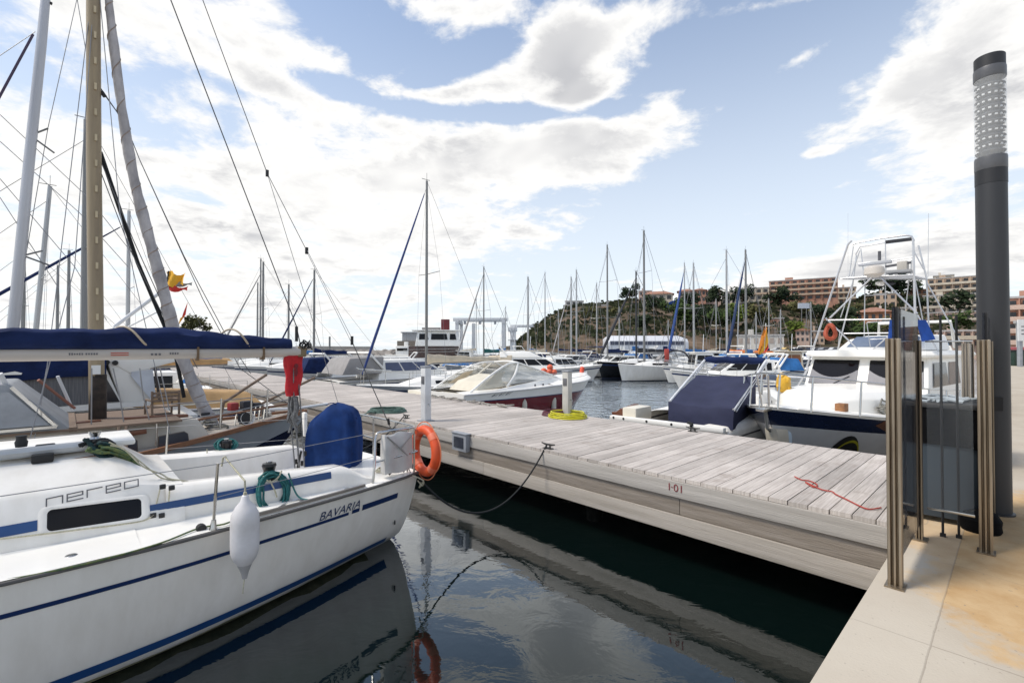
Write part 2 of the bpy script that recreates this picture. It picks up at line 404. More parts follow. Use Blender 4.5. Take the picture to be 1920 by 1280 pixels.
# wind reaches the open basin beyond the pier; the berth under the quay stays calm
dist = n2.new('ShaderNodeVectorMath'); dist.operation = 'LENGTH'; l2.new(tcw.outputs['Object'], dist.inputs[0])
calm = n2.new('ShaderNodeMapRange'); calm.interpolation_type = 'SMOOTHSTEP'; calm.inputs[1].default_value = 7.; calm.inputs[2].default_value = 15.; calm.inputs[3].default_value = .05; calm.inputs[4].default_value = 1.; l2.new(dist.outputs['Value'], calm.inputs[0])
hgt = wm_('ADD', wm_('ADD', wm_('MULTIPLY', w1, .7), wm_('MULTIPLY', w2, .85)), wm_('MULTIPLY', w3, .08))
hgt = wm_('MULTIPLY', wm_('MULTIPLY', hgt, rr_.outputs[0]), calm.outputs[0])
bmp = n2.new('ShaderNodeBump'); bmp.inputs['Strength'].default_value = 1.; bmp.inputs['Distance'].default_value = .20; l2.new(hgt, bmp.inputs['Height'])
df = n2.new('ShaderNodeBsdfDiffuse'); df.inputs['Color'].default_value = (.0020,.0062,.0058,1)
gl = n2.new('ShaderNodeBsdfGlossy'); gl.inputs['Roughness'].default_value = .02; gl.inputs['Color'].default_value = (.93,.97,1,1)
fr = n2.new('ShaderNodeFresnel'); fr.inputs['IOR'].default_value = 1.45; l2.new(bmp.outputs[0], fr.inputs['Normal']); l2.new(bmp.outputs[0], gl.inputs['Normal'])
k_ = n2.new('ShaderNodeMath'); k_.operation = 'MULTIPLY_ADD'; k_.use_clamp = True; k_.inputs[1].default_value = 3.4; k_.inputs[2].default_value = -.115; l2.new(fr.outputs[0], k_.inputs[0])
mx = n2.new('ShaderNodeMixShader'); l2.new(k_.outputs[0], mx.inputs[0]); l2.new(df.outputs[0], mx.inputs[1]); l2.new(gl.outputs[0], mx.inputs[2]); l2.new(mx.outputs[0], n2['Material Output'].inputs[0])
mb = MB(); mb.add([(-5000,-600,0),(5000,-600,0),(5000,7000,0),(-5000,7000,0)], [(0,1,2,3)])
tag(mb.build('harbour_water', wm, smooth=False), kind='structure')

# ------------------------------------------------------------------ quay (local x = v, y = u)
qm = bpy.data.materials.new('quay_concrete'); qm.use_nodes = True
def quay_mat(m):
    t = m.node_tree; N_ = t.nodes; L_ = t.links; b = N_['Principled BSDF']; tcq = N_.new('ShaderNodeTexCoord')
    def nz(sc, d=6, r=.6, off=(0,0,0)):
        mp = N_.new('ShaderNodeMapping'); mp.inputs['Location'].default_value = off; L_.new(tcq.outputs['Object'], mp.inputs[0])
        n = N_.new('ShaderNodeTexNoise'); n.inputs['Scale'].default_value = sc; n.inputs['Detail'].default_value = d; n.inputs['Roughness'].default_value = r; L_.new(mp.outputs[0], n.inputs[0]); return n.outputs['Fac']
    def rampc(f, p0, p1, c0, c1):
        r = N_.new('ShaderNodeValToRGB'); r.color_ramp.elements[0].position = p0; r.color_ramp.elements[1].position = p1
        r.color_ramp.elements[0].color = (*c0,1); r.color_ramp.elements[1].color = (*c1,1); L_.new(f, r.inputs[0]); return r.outputs[0]
    def mixq(f, a, b2, mode='MIX'):
        n = N_.new('ShaderNodeMix'); n.data_type = 'RGBA'; n.blend_type = mode
        for i, x in ((0,f),(6,a),(7,b2)):
            if isinstance(x, (int,float)): n.inputs[i].default_value = x
            elif isinstance(x, tuple): n.inputs[i].default_value = (*x,1)
            else: L_.new(x, n.inputs[i])
        return n.outputs[2]
    c = rampc(nz(1.6), .3, .7, (.39,.335,.265), (.455,.405,.33))
    c = mixq(rampc(nz(.7, 8, .65, (4,1,0)), .48, .68, (0,0,0), (.55,.55,.55)), c, (.345,.29,.22))
    # rust-coloured earth washed out around the foot of the gate
    sp = N_.new('ShaderNodeVectorMath'); sp.operation = 'SUBTRACT'; sp.inputs[1].default_value = (5.35,-.05,1.0); L_.new(tcq.outputs['Object'], sp.inputs[0])
    sc_ = N_.new('ShaderNodeVectorMath'); sc_.operation = 'MULTIPLY'; sc_.inputs[1].default_value = (.36,.98,0); L_.new(sp.outputs[0], sc_.inputs[0])
    ln = N_.new('ShaderNodeVectorMath'); ln.operation = 'LENGTH'; L_.new(sc_.outputs[0], ln.inputs[0])
    ad = N_.new('ShaderNodeMath'); ad.operation = 'MULTIPLY_ADD'; ad.inputs[1].default_value = .8; L_.new(nz(2.4, 7, .65), ad.inputs[0]); L_.new(ln.outputs['Value'], ad.inputs[2])
    hf_ = N_.new('ShaderNodeMath'); hf_.operation = 'MULTIPLY'; hf_.inputs[1].default_value = .5; L_.new(ad.outputs[0], hf_.inputs[0])
    st = rampc(hf_.outputs[0], .50, .56, (1,1,1), (0,0,0))
    stc = rampc(nz(5), .3, .7, (.42,.265,.12), (.52,.37,.205))
    c = mixq(st, c, stc)
    # specks and pits
    vo = N_.new('ShaderNodeTexNoise'); vo.inputs['Scale'].default_value = 34; vo.inputs['Detail'].default_value = 2; L_.new(tcq.outputs['Object'], vo.inputs[0])
    c = mixq(rampc(vo.outputs['Fac'], .69, .74, (0,0,0), (.6,.6,.6)), c, (.20,.17,.14))
    # coping joint along the edge and cross joints every few metres, hairline cracks
    sq = N_.new('ShaderNodeSeparateXYZ'); L_.new(tcq.outputs['Object'], sq.inputs[0])
    def mq(op, a, b2=None, c2=None):
        n = N_.new('ShaderNodeMath'); n.operation = op
        for i, x in enumerate((a, b2, c2)):
            if x is None: continue
            if isinstance(x, (int,float)): n.inputs[i].default_value = x
            else: L_.new(x, n.inputs[i])
        return n.outputs[0]
    wob = mq('MULTIPLY', mq('SUBTRACT', nz(9,3), .5), .012)
    j1 = mq('LESS_THAN', mq('ABSOLUTE', mq('SUBTRACT', mq('ADD', sq.outputs['Y'], wob), .315)), .0045)
    j2 = mq('LESS_THAN', mq('ABSOLUTE', mq('SUBTRACT', mq('MODULO', mq('ADD', mq('ADD', sq.outputs['X'], wob), 41.75), 3.1), 1.55)), .0045)
    cr = mq('MULTIPLY', mq('LESS_THAN', mq('ABSOLUTE', mq('SUBTRACT', nz(.6,2,.5,(7,3,0)), .5)), .0007), mq('GREATER_THAN', nz(.5,2,.5,(2,9,0)), .52))
    c = mixq(mq('MULTIPLY', mq('MAXIMUM', mq('MAXIMUM', j1, j2), cr), .42), c, (.13,.105,.08))
    lip = mq('GREATER_THAN', sq.outputs['Y'], .315); c = mixq(mq('MULTIPLY', lip, .25), c, (.52,.47,.39))
    L_.new(c, b.inputs['Base Color']); b.inputs['Roughness'].default_value = .85
    bp = N_.new('ShaderNodeBump'); bp.inputs['Strength'].default_value = .35; bp.inputs['Distance'].default_value = .01; L_.new(nz(60,4), bp.inputs['Height']); L_.new(bp.outputs[0], b.inputs['Normal'])
quay_mat(qm)
mb = MB()
mb.hexa([(-40,-60,-2),(400,-60,-2),(400,.66,-2),(-40,.66,-2),(-40,-60,1),(400,-60,1),(400,.66,1),(-40,.66,1)])
q = mb.build('quay', qm, smooth=True, bevel=.025); q.rotation_euler = (0,0,YAW); tag(q, kind='structure')

# ------------------------------------------------------------------ wooden pier
pm = bpy.data.materials.new('weathered_planks'); pm.use_nodes = True
def plank_mat(m, gain=1., pitch=.175, along='Y', base=((.385,.34,.305),(.585,.535,.49))):
    t = m.node_tree; N_ = t.nodes; L_ = t.links; b = N_['Principled BSDF']; tcq = N_.new('ShaderNodeTexCoord')
    sp = N_.new('ShaderNodeSeparateXYZ'); L_.new(tcq.outputs['Object'], sp.inputs[0])
    dv = N_.new('ShaderNodeMath'); dv.operation = 'DIVIDE'; dv.inputs[1].default_value = pitch; L_.new(sp.outputs[along], dv.inputs[0])
    fl = N_.new('ShaderNodeMath'); fl.operation = 'FLOOR'; L_.new(dv.outputs[0], fl.inputs[0])
    wn = N_.new('ShaderNodeTexWhiteNoise'); wn.noise_dimensions = '1D'; L_.new(fl.outputs[0], wn.inputs['W'])
    cb = N_.new('ShaderNodeCombineXYZ')
    L_.new(sp.outputs['X'], cb.inputs[0]); L_.new(fl.outputs[0], cb.inputs[2])
    mu = N_.new('ShaderNodeMath'); mu.operation = 'MULTIPLY'; mu.inputs[1].default_value = 26; L_.new(sp.outputs[along], mu.inputs[0]); L_.new(mu.outputs[0], cb.inputs[1])
    gn = N_.new('ShaderNodeTexNoise'); gn.inputs['Scale'].default_value = 2.2; gn.inputs['Detail'].default_value = 7; gn.inputs['Roughness'].default_value = .65; L_.new(cb.outputs[0], gn.inputs[0])
    st = N_.new('ShaderNodeTexNoise'); st.inputs['Scale'].default_value = .8; st.inputs['Detail'].default_value = 5; L_.new(tcq.outputs['Object'], st.inputs[0])
    r = N_.new('ShaderNodeValToRGB'); r.color_ramp.elements[0].position = .32; r.color_ramp.elements[1].position = .62
    r.color_ramp.elements[0].color = (*base[0],1); r.color_ramp.elements[1].color = (*base[1],1); L_.new(gn.outputs['Fac'], r.inputs[0])
    mr = N_.new('ShaderNodeMapRange'); mr.inputs[3].default_value = .82*gain; mr.inputs[4].default_value = 1.07*gain; L_.new(wn.outputs['Value'], mr.inputs[0])
    m2 = N_.new('ShaderNodeMapRange'); m2.inputs[1].default_value = .35; m2.inputs[2].default_value = .65; m2.inputs[3].default_value = .82; m2.inputs[4].default_value = 1.06; L_.new(st.outputs['Fac'], m2.inputs[0])
    k = N_.new('ShaderNodeMath'); k.operation = 'MULTIPLY'; L_.new(mr.outputs[0], k.inputs[0]); L_.new(m2.outputs[0], k.inputs[1])
    vm = N_.new('ShaderNodeVectorMath'); vm.operation = 'SCALE'; L_.new(r.outputs[0], vm.inputs[0]); L_.new(k.outputs[0], vm.inputs['Scale'])
    n3 = N_.new('ShaderNodeTexNoise'); n3.inputs['Scale'].default_value = 2.6; n3.inputs['Detail'].default_value = 8; n3.inputs['Roughness'].default_value = .7; L_.new(tcq.outputs['Object'], n3.inputs[0])
    r3 = N_.new('ShaderNodeValToRGB'); r3.color_ramp.elements[0].position = .56; r3.color_ramp.elements[0].color = (0,0,0,1); r3.color_ramp.elements[1].position = .72; r3.color_ramp.elements[1].color = (.55,.55,.55,1); L_.new(n3.outputs['Fac'], r3.inputs[0])
    m3 = N_.new('ShaderNodeMix'); m3.data_type = 'RGBA'; L_.new(r3.outputs[0], m3.inputs[0]); L_.new(vm.outputs[0], m3.inputs[6]); m3.inputs[7].default_value = (.235,.185,.15,1)
    L_.new(m3.outputs[2], b.inputs['Base Color']); b.inputs['Roughness'].default_value = .85; b.inputs['Specular IOR Level'].default_value = .25
    bp = N_.new('ShaderNodeBump'); bp.inputs['Strength'].default_value = .4; bp.inputs['Distance'].default_value = .004; L_.new(gn.outputs['Fac'], bp.inputs['Height']); L_.new(bp.outputs[0], b.inputs['Normal'])
plank_mat(pm)
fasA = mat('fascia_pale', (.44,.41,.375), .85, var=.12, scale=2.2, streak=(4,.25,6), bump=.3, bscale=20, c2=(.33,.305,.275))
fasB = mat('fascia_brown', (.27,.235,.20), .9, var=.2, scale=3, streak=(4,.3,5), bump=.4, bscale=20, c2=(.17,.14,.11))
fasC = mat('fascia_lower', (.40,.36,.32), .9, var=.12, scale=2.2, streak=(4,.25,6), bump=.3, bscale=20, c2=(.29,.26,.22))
PV0, PV1, PU0, PU1 = 5.19, 8.36, .69, 78.
pier = empty('wooden_pier', W(PU0, PV0, 0), YAW, 'long weathered grey plank pier running from the quay into the harbour', 'pier')
mb = MB(); u = 0.
rp = random.Random(3)
while u < PU1-PU0:
    j = rp.uniform(-.004,.004); w_ = .166
    mb.box(((PV1-PV0)/2, u+w_/2, .98+j/2), (PV1-PV0+.02+rp.uniform(-.01,.01), w_, .04)); u += .175
mb.build('decking', pm, pier, bevel=0)
def fascia(name, z0, z1, off, m, joints):
    mb = MB(); U = [0]+joints+[PU1-PU0]
    for a, b in zip(U, U[1:]): mb.box((off+.02, (a+b)/2, (z0+z1)/2), (.04, b-a-.006, z1-z0))
    mb.build(name, m, pier, bevel=.004)
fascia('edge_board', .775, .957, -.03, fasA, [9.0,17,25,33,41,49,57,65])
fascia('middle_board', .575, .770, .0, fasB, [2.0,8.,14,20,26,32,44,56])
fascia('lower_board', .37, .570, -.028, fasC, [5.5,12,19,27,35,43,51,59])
mb = MB(); 
for a in range(0,11): mb.box((PV1-PV0-.02, 3.5+7*a, .66), (.05, 6.99, .58))
mb.build('far_side_board', fasB, pier)
for k in range(16):
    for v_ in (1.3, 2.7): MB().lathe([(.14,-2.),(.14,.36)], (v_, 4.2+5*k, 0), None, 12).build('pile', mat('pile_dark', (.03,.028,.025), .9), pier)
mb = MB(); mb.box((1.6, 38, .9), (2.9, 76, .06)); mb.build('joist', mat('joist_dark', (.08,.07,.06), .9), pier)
# stencilled berth number on the edge board
vs, fs = text_mesh('I·01', .13)
mb = MB(); uu, vv = uvz(atv(1252, 918, PV0-.04))[:2]
zz0 = uvz(atv(1252, 918, PV0-.04))[2]
mb.add([(-.0355, (uu-PU0) - p.x*1.0, zz0 + p.y*.95) for p in vs], fs); mb.build('berth_number', ink_red, pier, smooth=False, fix=False)

# things along the pier
def cleat(u, v, label, rz=0.):
    c = empty('mooring_cleat', W(u, v, 1.0), YAW+rz, label, 'cleat', 'mooring cleats on the pier')
    mb = MB(); mb.box((0,0,.006),(.07,.16,.012)); mb.tube([(0,-.04,.01),(0,-.035,.06)],.013,8).tube([(0,.04,.01),(0,.035,.06)],.013,8)
    mb.tube([(0,-.13,.075),(0,-.06,.062),(0,.06,.062),(0,.13,.075)],[.009,.015,.015,.009],8)
    mb.build('horns', mat('iron_dark',(.05,.048,.045),.6,.5), c); return c
cleat(4.81, 5.27, 'dark iron cleat on the near pier edge holding the black mooring rope')
cleat(8.95, 5.33, 'dark iron cleat by the foot of the white service pedestal nearest the life ring')
cleat(4.0, 8.22, 'dark cleat on the far pier edge in front of the blue canvas boat')
def pedestal(u, v, label, h, m):
    c = empty('service_pedestal', W(u, v, 1.0), YAW, label, 'pedestal', 'water and power pedestals on the pier')
    MB().box((0,0,.012),(.26,.26,.024)).build('base_plate', grey_paint, c, bevel=.004)
    MB().box((0,0,.024+h/2),(.15,.17,h)).build('column', m, c, bevel=.02)
    MB().box((0,0,h+.03),(.17,.19,.035)).build('cap', grey_paint, c, bevel=.01)
    mb = MB(); mb.box((-.078,0,h*.78),(.012,.11,.16)); mb.build('socket_box', mat('socket_grey',(.14,.14,.15),.4), c, bevel=.004)
    mb = MB(); mb.tube([(.0,-.085,.35),(0,-.14,.35),(0,-.15,.31)],.012,6); mb.build('tap', steel, c)
pedestal(8.33, 5.42, 'white service pedestal on the near pier edge behind the orange life ring', 1.08, white_paint)
pedestal(6.89, 8.18, 'pale square service pedestal standing in the yellow hose coil', .95, mat('pedestal_cream',(.56,.545,.50),.6,var=.1))
mb_box = empty('meter_box', W(6.75, PV0-.045, .86), YAW, 'grey framed meter box fixed to the side of the pier right of the life ring', 'meter box')
MB().box((-.03,0,-.02),(.09,.40,.30)).build('housing', grey_paint, mb_box, bevel=.008)
MB().box((-.082,0,-.02),(.012,.27,.19)).build('window', grey_glass, mb_box, bevel=.004)
MB().box((-.03,0,.139),(.12,.44,.016)).build('lid', grey_paint, mb_box, bevel=.004)

def coil(name, c, R, turns, r, m, label, cat, sq=1.0, lift=.012, seed=1, tail=None, rz=0):
    rr = random.Random(seed); P = []; n = int(turns*18)
    for i in range(n):
        a = 2*pi*i/18; rad = R*(1 + .10*sin(i*.7+seed) + rr.uniform(-.05,.05)) * (1 - .25*((i/n)))
        P.append(Vector((rad*cos(a), sq*rad*sin(a), r + lift*2*((i//18) % 4) + rr.uniform(0,.008))))
    if tail: P += [Vector(p) for p in tail]
    o = MB().tube(P, r, 6, smooth=2).build(name, m); o.location = c; o.rotation_euler = (0,0,rz)
    return tag(o, label, cat)
coil('water_hose', W(6.66,7.92,1.0), .40, 6, .014, yellow_hose, 'bright yellow hose coiled on the planks around the pale pedestal', 'hose', seed=3, lift=.016)
coil('water_hose', W(7.15,8.02,1.0), .30, 4, .012, purple_hose, 'dark red hose lying behind the yellow hose coil', 'hose', seed=5)
coil('water_hose', W(10.1,5.5,1.0), .42, 5, .014, green_hose, 'dull green hose coiled at the pier edge behind the white sailboat stern', 'hose', sq=.8, seed=8, tail=[(-.3,-.3,.05),(-.5,-.5,-.1),(-.45,-.55,-.3)])
rk = [(1490,893),(1503,899),(1518,901),(1532,908),(1526,913),(1510,903),(1540,917),(1560,921),(1567,926),(1590,937),(1612,948),(1630,954),(1652,951)]
o = MB().tube([atz(a,b,1.012) - W(1.3,6.2,1.0) for a,b in rk], .007, 6, smooth=5).build('rope', rope_red); o.location = W(1.3,6.2,1.0)
tag(o, 'thin red rope lying loose across the planks near the quay', 'rope')

# ------------------------------------------------------------------ gate of steel posts and glass at the head of the pier
post_m = mat('brushed_post', (.40,.335,.25), .36, .8, var=.25, scale=3, streak=(9,9,.5), c2=(.19,.145,.10))
tint = mat('tinted_glass', (.018,.021,.030), .03, var=.05, alpha=.74, spec=.2)
clear = mat('clear_glass', (.75,.8,.82), .02, var=.02, alpha=.05, spec=.12)
def post_mesh(h):
    s = .037; d = .027; pr = [(-s,-d),(-s*.52,-d),(-s*.46,-d+.022),(-s*.26,-d+.022),(-s*.2,-d),(s*.2,-d),(s*.26,-d+.022),(s*.46,-d+.022),(s*.52,-d),(s,-d),(s,d),(s*.3,d),(s*.2,d-.008),(-s*.2,d-.008),(-s*.3,d),(-s,d)]
    return MB().loft([[(x,y,z) for x,y in pr] for z in (0,h)])
def fence_panel(u, v0, v1, label, glass_top=2.76):
    c = empty('glass_fence_panel', W(u, v0, 1.0), YAW, label, 'glass fence', 'glass panels at the pier gate')
    for dv in (0, v1-v0):
        o = post_mesh(1.56).build('post', post_m, c, bevel=.003, seg=1); o.location = (dv, 0, 0); o.rotation_euler = (0,0,-pi/2); o.scale = (1 if dv == 0 else .62, 1, 1)
        o2 = MB().box((0,0,.005),(.12,.10,.01)).build('foot', post_m, c); o2.location = (dv,0,0)
    MB().box(((v1-v0)/2, .0, (glass_top-1.0+.12)/2), (v1-v0-.02, .012, glass_top-1.0-.12)).build('glass_pane', tint, c)
    MB().box((.045, -.012, (glass_top-1.0)/2+.06), (.03,.02,glass_top-1.0-.12)).build('edge_strip', black_rubber, c)
    return c
fence_panel(.54, 3.83, 4.90, 'tinted glass panel between two steel posts at the quay edge left of the bin')
fence_panel(.17, 4.94, 6.04, 'tinted glass panel between two steel posts in front of the dark lamp column')
fence_panel(.44, 8.15, 9.3, 'glass panel between steel posts beyond the grey bin on the far side of the pier', 2.55)
g = empty('glass_gate_leaf', W(.36, 4.915, 1.0), YAW, 'narrow clear glass gate leaf on a low steel rail in front of the bin', 'gate')
MB().box((0,0,.90),(.010,.26,1.28)).build('glass_pane', clear, g)
MB().box((0,0,.257),(.022,.27,.02)).build('rail', steel, g, bevel=.003)
MB().box((0,0,1.55),(.022,.27,.012)).build('top_rail', steel, g, bevel=.003)
for (uu, vv), l_ in (((.42,5.11),'thin black upright bar in front of the bin, left of its pair'), ((.33,5.16),'thin black upright bar in front of the bin, right of its pair')):
    b_ = empty('gate_bar', W(uu, vv, 1.0), YAW, l_, 'bar', 'black bars at the pier gate')
    MB().tube([(0,0,0),(0,0,1.76)], .0085, 8).build('bar', black_rubber, b_)
    MB().box((0,0,.012),(.03,.035,.024)).build('foot_block', black_rubber, b_)

# wheeled bin
bin_ = empty('rubbish_bin', W(.49, 5.74, 1.0), YAW+radians(4), 'blue-grey wheeled rubbish bin with a black bag folded over its rim', 'rubbish bin'); bin_.scale = (1.16, 1.16, 1.0)
binm = mat('bin_plastic', (.046,.062,.078), .5, var=.12, scale=2, spec=.3)
bagm = mat('bin_bag', (.006,.006,.007), .8, spec=.06, var=.2, scale=5, bump=.6, bscale=10)
def rrect(w, d, z, r=.09, n=4):
    P = []
    for cx, cy, a0 in ((w-r,d-r,0),(-w+r,d-r,90),(-w+r,-d+r,180),(w-r,-d+r,270)):
        for i in range(n+1):
            a = radians(a0+90*i/n); P.append((cx+r*cos(a), cy+r*sin(a), z))
    return P
MB().loft([rrect(.222,.222,.05),rrect(.230,.230,.12),rrect(.246,.248,.66),rrect(.250,.253,.95)]).build('body', binm, bin_)
rb = random.Random(4); secs = []
for i in range(9):
    z = .66+.33*i/8; k = .252+.012*i/8
    secs.append([(x*(1.015+.010*sin(j*2.1+i*.7)), y*(1.015+.010*cos(j*1.7+i*.6)), z+(.018*sin(j*.9) if i == 0 else 0)) for j,(x,y,_) in enumerate(rrect(k,k+.01,z))])
MB().loft(secs, cap=False).build('bag', bagm, bin_)
MB().loft([rrect(.268,.275,.985),rrect(.275,.282,.99),rrect(.275,.282,1.02),rrect(.268,.275,1.03)]).build('rim', black_rubber, bin_)
mb = MB()
for k in range(5):
    P = [Vector((lerp(-.25,.25,t/8), .10*sin(t*.9+k*1.3)+.07*(k-2), 1.045+.012*sin(t*1.7+k))) for t in range(9)]
    mb.tube(P, .014, 6, smooth=3)
mb.build('folded_plastic', mat('pale_plastic',(.42,.47,.50),.4,var=.2), bin_)
for sy in (-1,1):
    w_ = MB().lathe([(.03,-.025),(.085,-.028),(.10,-.015),(.10,.015),(.085,.028),(.03,.025)], (0,0,0), Matrix.Rotation(pi/2,3,'X'), 20).build('wheel', black_rubber, bin_); w_.location = (.20, .20*sy, .10)
MB().lathe([(.12,0),(.13,.02),(.125,.06),(.13,.10),(.10,.15),(.05,.17)], (0,0,0), None, 14).build('rubbish_sack', bagm).location = W(.22, 5.50, 1.0)
tag(bpy.data.objects['rubbish_sack'], 'small black sack slumped at the foot of the wheeled bin', 'rubbish sack')

# lamp column
lamp = empty('lamp_column', W(.15, 6.20, 1.0), YAW, 'tall dark grey round lamp column with a louvred clear head and black cap', 'street lamp')
lgrey = mat('lamp_grey', (.026,.027,.030), .5, var=.10, scale=2, streak=(3,3,.3))
ldark = mat('lamp_dark', (.016,.016,.018), .5, var=.15)
MB().lathe([(.13,0),(.13,.015),(.110,.017),(.108,3.17)], n=36).build('column', lgrey, lamp)
MB().lathe([(.1105,3.0),(.1105,3.13)], n=36).build('collar', ldark, lamp)
MB().lathe([(.110,3.13),(.112,3.135),(.112,3.24),(.110,3.25)], n=36).build('lower_ring', mat('lamp_ring',(.12,.12,.125),.4,.3), lamp)
lens = MB().lathe([(.109,3.25),(.109,3.99)], n=36).build('lens', mat('lamp_lens',(.75,.76,.75),.05,var=.02,alpha=.28,coat=.3), lamp)
pr = [(.02,3.25)]
for k in range(11): z = 3.25+(.068*k); pr += [(.072,z+.002),(.104,z+.044),(.104,z+.050),(.072,z+.060)]
MB().lathe(pr+[(.02,3.99)], n=36).build('louvres', mat('louvre_grey',(.13,.13,.135),.35,.3), lens)
mb = MB()
for k in range(1,10):
    for a in range(14):
        M = Matrix.Rotation(2*pi*a/14, 3, 'Z'); mb.box(M @ Vector((.092,0,3.25+(.068*k)+.028)), (.010,.020,.016), M)
mb.build('glint_squares', mat('glint_white',(.82,.83,.82),.25,var=.04), lens)  # white squares painted as the reflections and bright gaps among the louvres
MB().lathe([(.110,3.97),(.112,3.975),(.112,4.06),(.110,4.07)], n=36).build('upper_ring', mat('lamp_ring',(.12,.12,.125),.4,.3), lamp)
MB().lathe([(.107,4.07),(.107,4.175),(.103,4.18)], n=36).build('cap', ldark, lamp)
MB().box((-.110,-.03,1.0),(.014,.06,.12)).build('service_door', ldark, lamp)
# ------------------------------------------------------------------ the white sloop moored stern to the pier
# local x = 3.15 - v (stern at 0, bow forward), local y = 5.8 - u (the side we see is +y)
UC, V0 = 5.8, 3.15
sloop = empty('white_sailboat', W(UC, V0, 0), YAW+pi, 'white sailboat with navy hull stripes and a long black cabin window, stern to the pier', 'sailboat')
SI = inv(sloop)
def S(u, v, z): return Vector((V0-v, UC-u, z))
def Sl(p): return SI @ Vector(p)
DK = [(0,.79),(.06,.83),(.15,.87),(.7,1.01),(1.33,1.15),(1.83,1.24),(2.26,1.33),(2.77,1.40),(3.4,1.45),(4.5,1.47),(6,1.28),(7.5,.8),(8.6,.3),(9.1,.02)]
WLT = [(0,.04),(.67,.29),(1.32,.56),(1.92,.76),(2.55,.93),(3.4,1.05),(4.5,1.12),(6,.92),(7.5,.45),(8.5,.08),(9.1,.0)]
def smooth_tab(T, n=64):
    xs = [T[0][0]+(T[-1][0]-T[0][0])*i/n for i in range(n+1)]; out = []
    for x in xs:
        w = [(tab(T, x+d), exp(-(d/.28)**2)) for d in [(-.5+.1*k) for k in range(11)]]
        out.append((x, sum(a*b for a,b in w)/sum(b for a,b in w)))
    out[0] = T[0]; return out
DKs, WLs = smooth_tab(DK), smooth_tab(WLT)
class SloopHull(Hull):
    def sheer(s, x): return 1.0 + .0035*x*x
    def whalf(s, x): return tab(s.wlT, x)
hb = SloopHull(9.1, 2.94, 1, 1.2, rake=.9, p=.46, draft=.40, deckT=DKs, wlT=WLs)
mb = MB()
hb.mesh(mb, [(.96/1.4,0,9),(.04/1.4+.96/1.4,0,1),(.995,1,5)], n=46)
hull_o = mb.build('hull', [gel, antifoul], sloop, angle=60)
# painted bands follow the hull skin, 3 mm proud
def hullband(name, z0, z1, x0, x1, m, n=40, par=hull_o):
    rows = []
    for i in range(n+1):
        x = x0+(x1-x0)*i/n; zd = hb.sheer(x)
        a, b = (z0(x) if callable(z0) else zd-z0), (z1(x) if callable(z1) else zd-z1)
        rows.append([hb.pt(x, a+(b-a)*q/3, 1, .004) for q in range(4)])
    MB().grid(rows).build(name, m, par)
    MB().grid([[Vector((p.x,-p.y,p.z)) for p in r] for r in rows]).build(name, m, par)
hullband('stripe', .215, .248, .97, 9.0, stripe_navy)
hullband('stripe', .205, .248, .835, .93, stripe_navy, 6)
hullband('stripe', .185, .25, .30, .80, stripe_navy, 10)
hullband('waterline_scum', lambda x: .005, lambda x: .05+.012*sin(x*7)+.008*sin(x*17), .45, 8.4, mat('scum',(.36,.33,.20),.8,var=.3,scale=8,c2=(.16,.16,.09)))
hullband('stripe', lambda x: .11+.01*max(0,x-2), lambda x: .185+.014*max(0,x-2), .25, 8.6, stripe_blue)
# lettering on the topside, laid on the skin
def onhull(name, txt, size, px_l, px_r, m, shear=0.):
    vs, fs = text_mesh(txt, 1.0, shear)
    w = max(p.x for p in vs); h = max(p.y for p in vs)
    (xl, zl), (xr, zr) = px_l, px_r
    P = []
    for p in vs:
        t = p.x/w; x = xl+(xr-xl)*t; z = zl+(zr-zl)*t + p.y/h*size
        P.append(hb.pt(x, z, 1, .006))
    MB().add(P, fs).build(name, m, hull_o, smooth=False, fix=False)
onhull('maker_lettering', 'BAVARIA', .088, (1.32,.80), (.84,.805), stripe_navy, .25)
mb = MB(); hb.deck(mb, 0, .78, n=4, dz=.0, camber=.02); hb.deck(mb, 2.72, 9.1, n=18, dz=0, camber=.03); hb.deck(mb, .78, 2.72, inner=lambda x: .82, n=8, dz=0, camber=.01)
mb.build('deck', gelw, sloop)
for x_,y_ in ((.95,.93),(3.1,1.22),(5.2,1.1)): MB().lathe([(.035,-.002),(.035,.008),(.028,.012)], (x_,y_,hb.sheer(x_)), None, 14).build('filler_cap', steel, sloop)
MB().tube([(1.42,1.06,1.012),(1.50,1.06,1.045),(1.60,1.07,1.045),(1.68,1.07,1.012)], .011, 6).build('midship_cleat', steel, sloop)
mb = MB()
for sd in (1,-1): mb.tube(hb.edge(.0, 9.05, -.012, .006, sd, 40), .014, 6)
mb.tube([(0.0, hb.half(0)*k, .99) for k in (1,.5,0,-.5,-1)], .014, 6)
mb.build('rubbing_strake', mat('rubbing_grey',(.10,.095,.09),.6), sloop)
mb = MB()
for x0,x1 in ((.78,1.95),):
    P = hb.edge(x0, x1, .022, -.05, 1, 12); mb.loft([[p+Vector((0,-.018,-.01)),p+Vector((0,.018,-.01)),p+Vector((0,.016,.014)),p+Vector((0,-.016,.014))] for p in P])
mb.build('genoa_track', mat('track_metal',(.30,.28,.26),.4,.7), sloop)

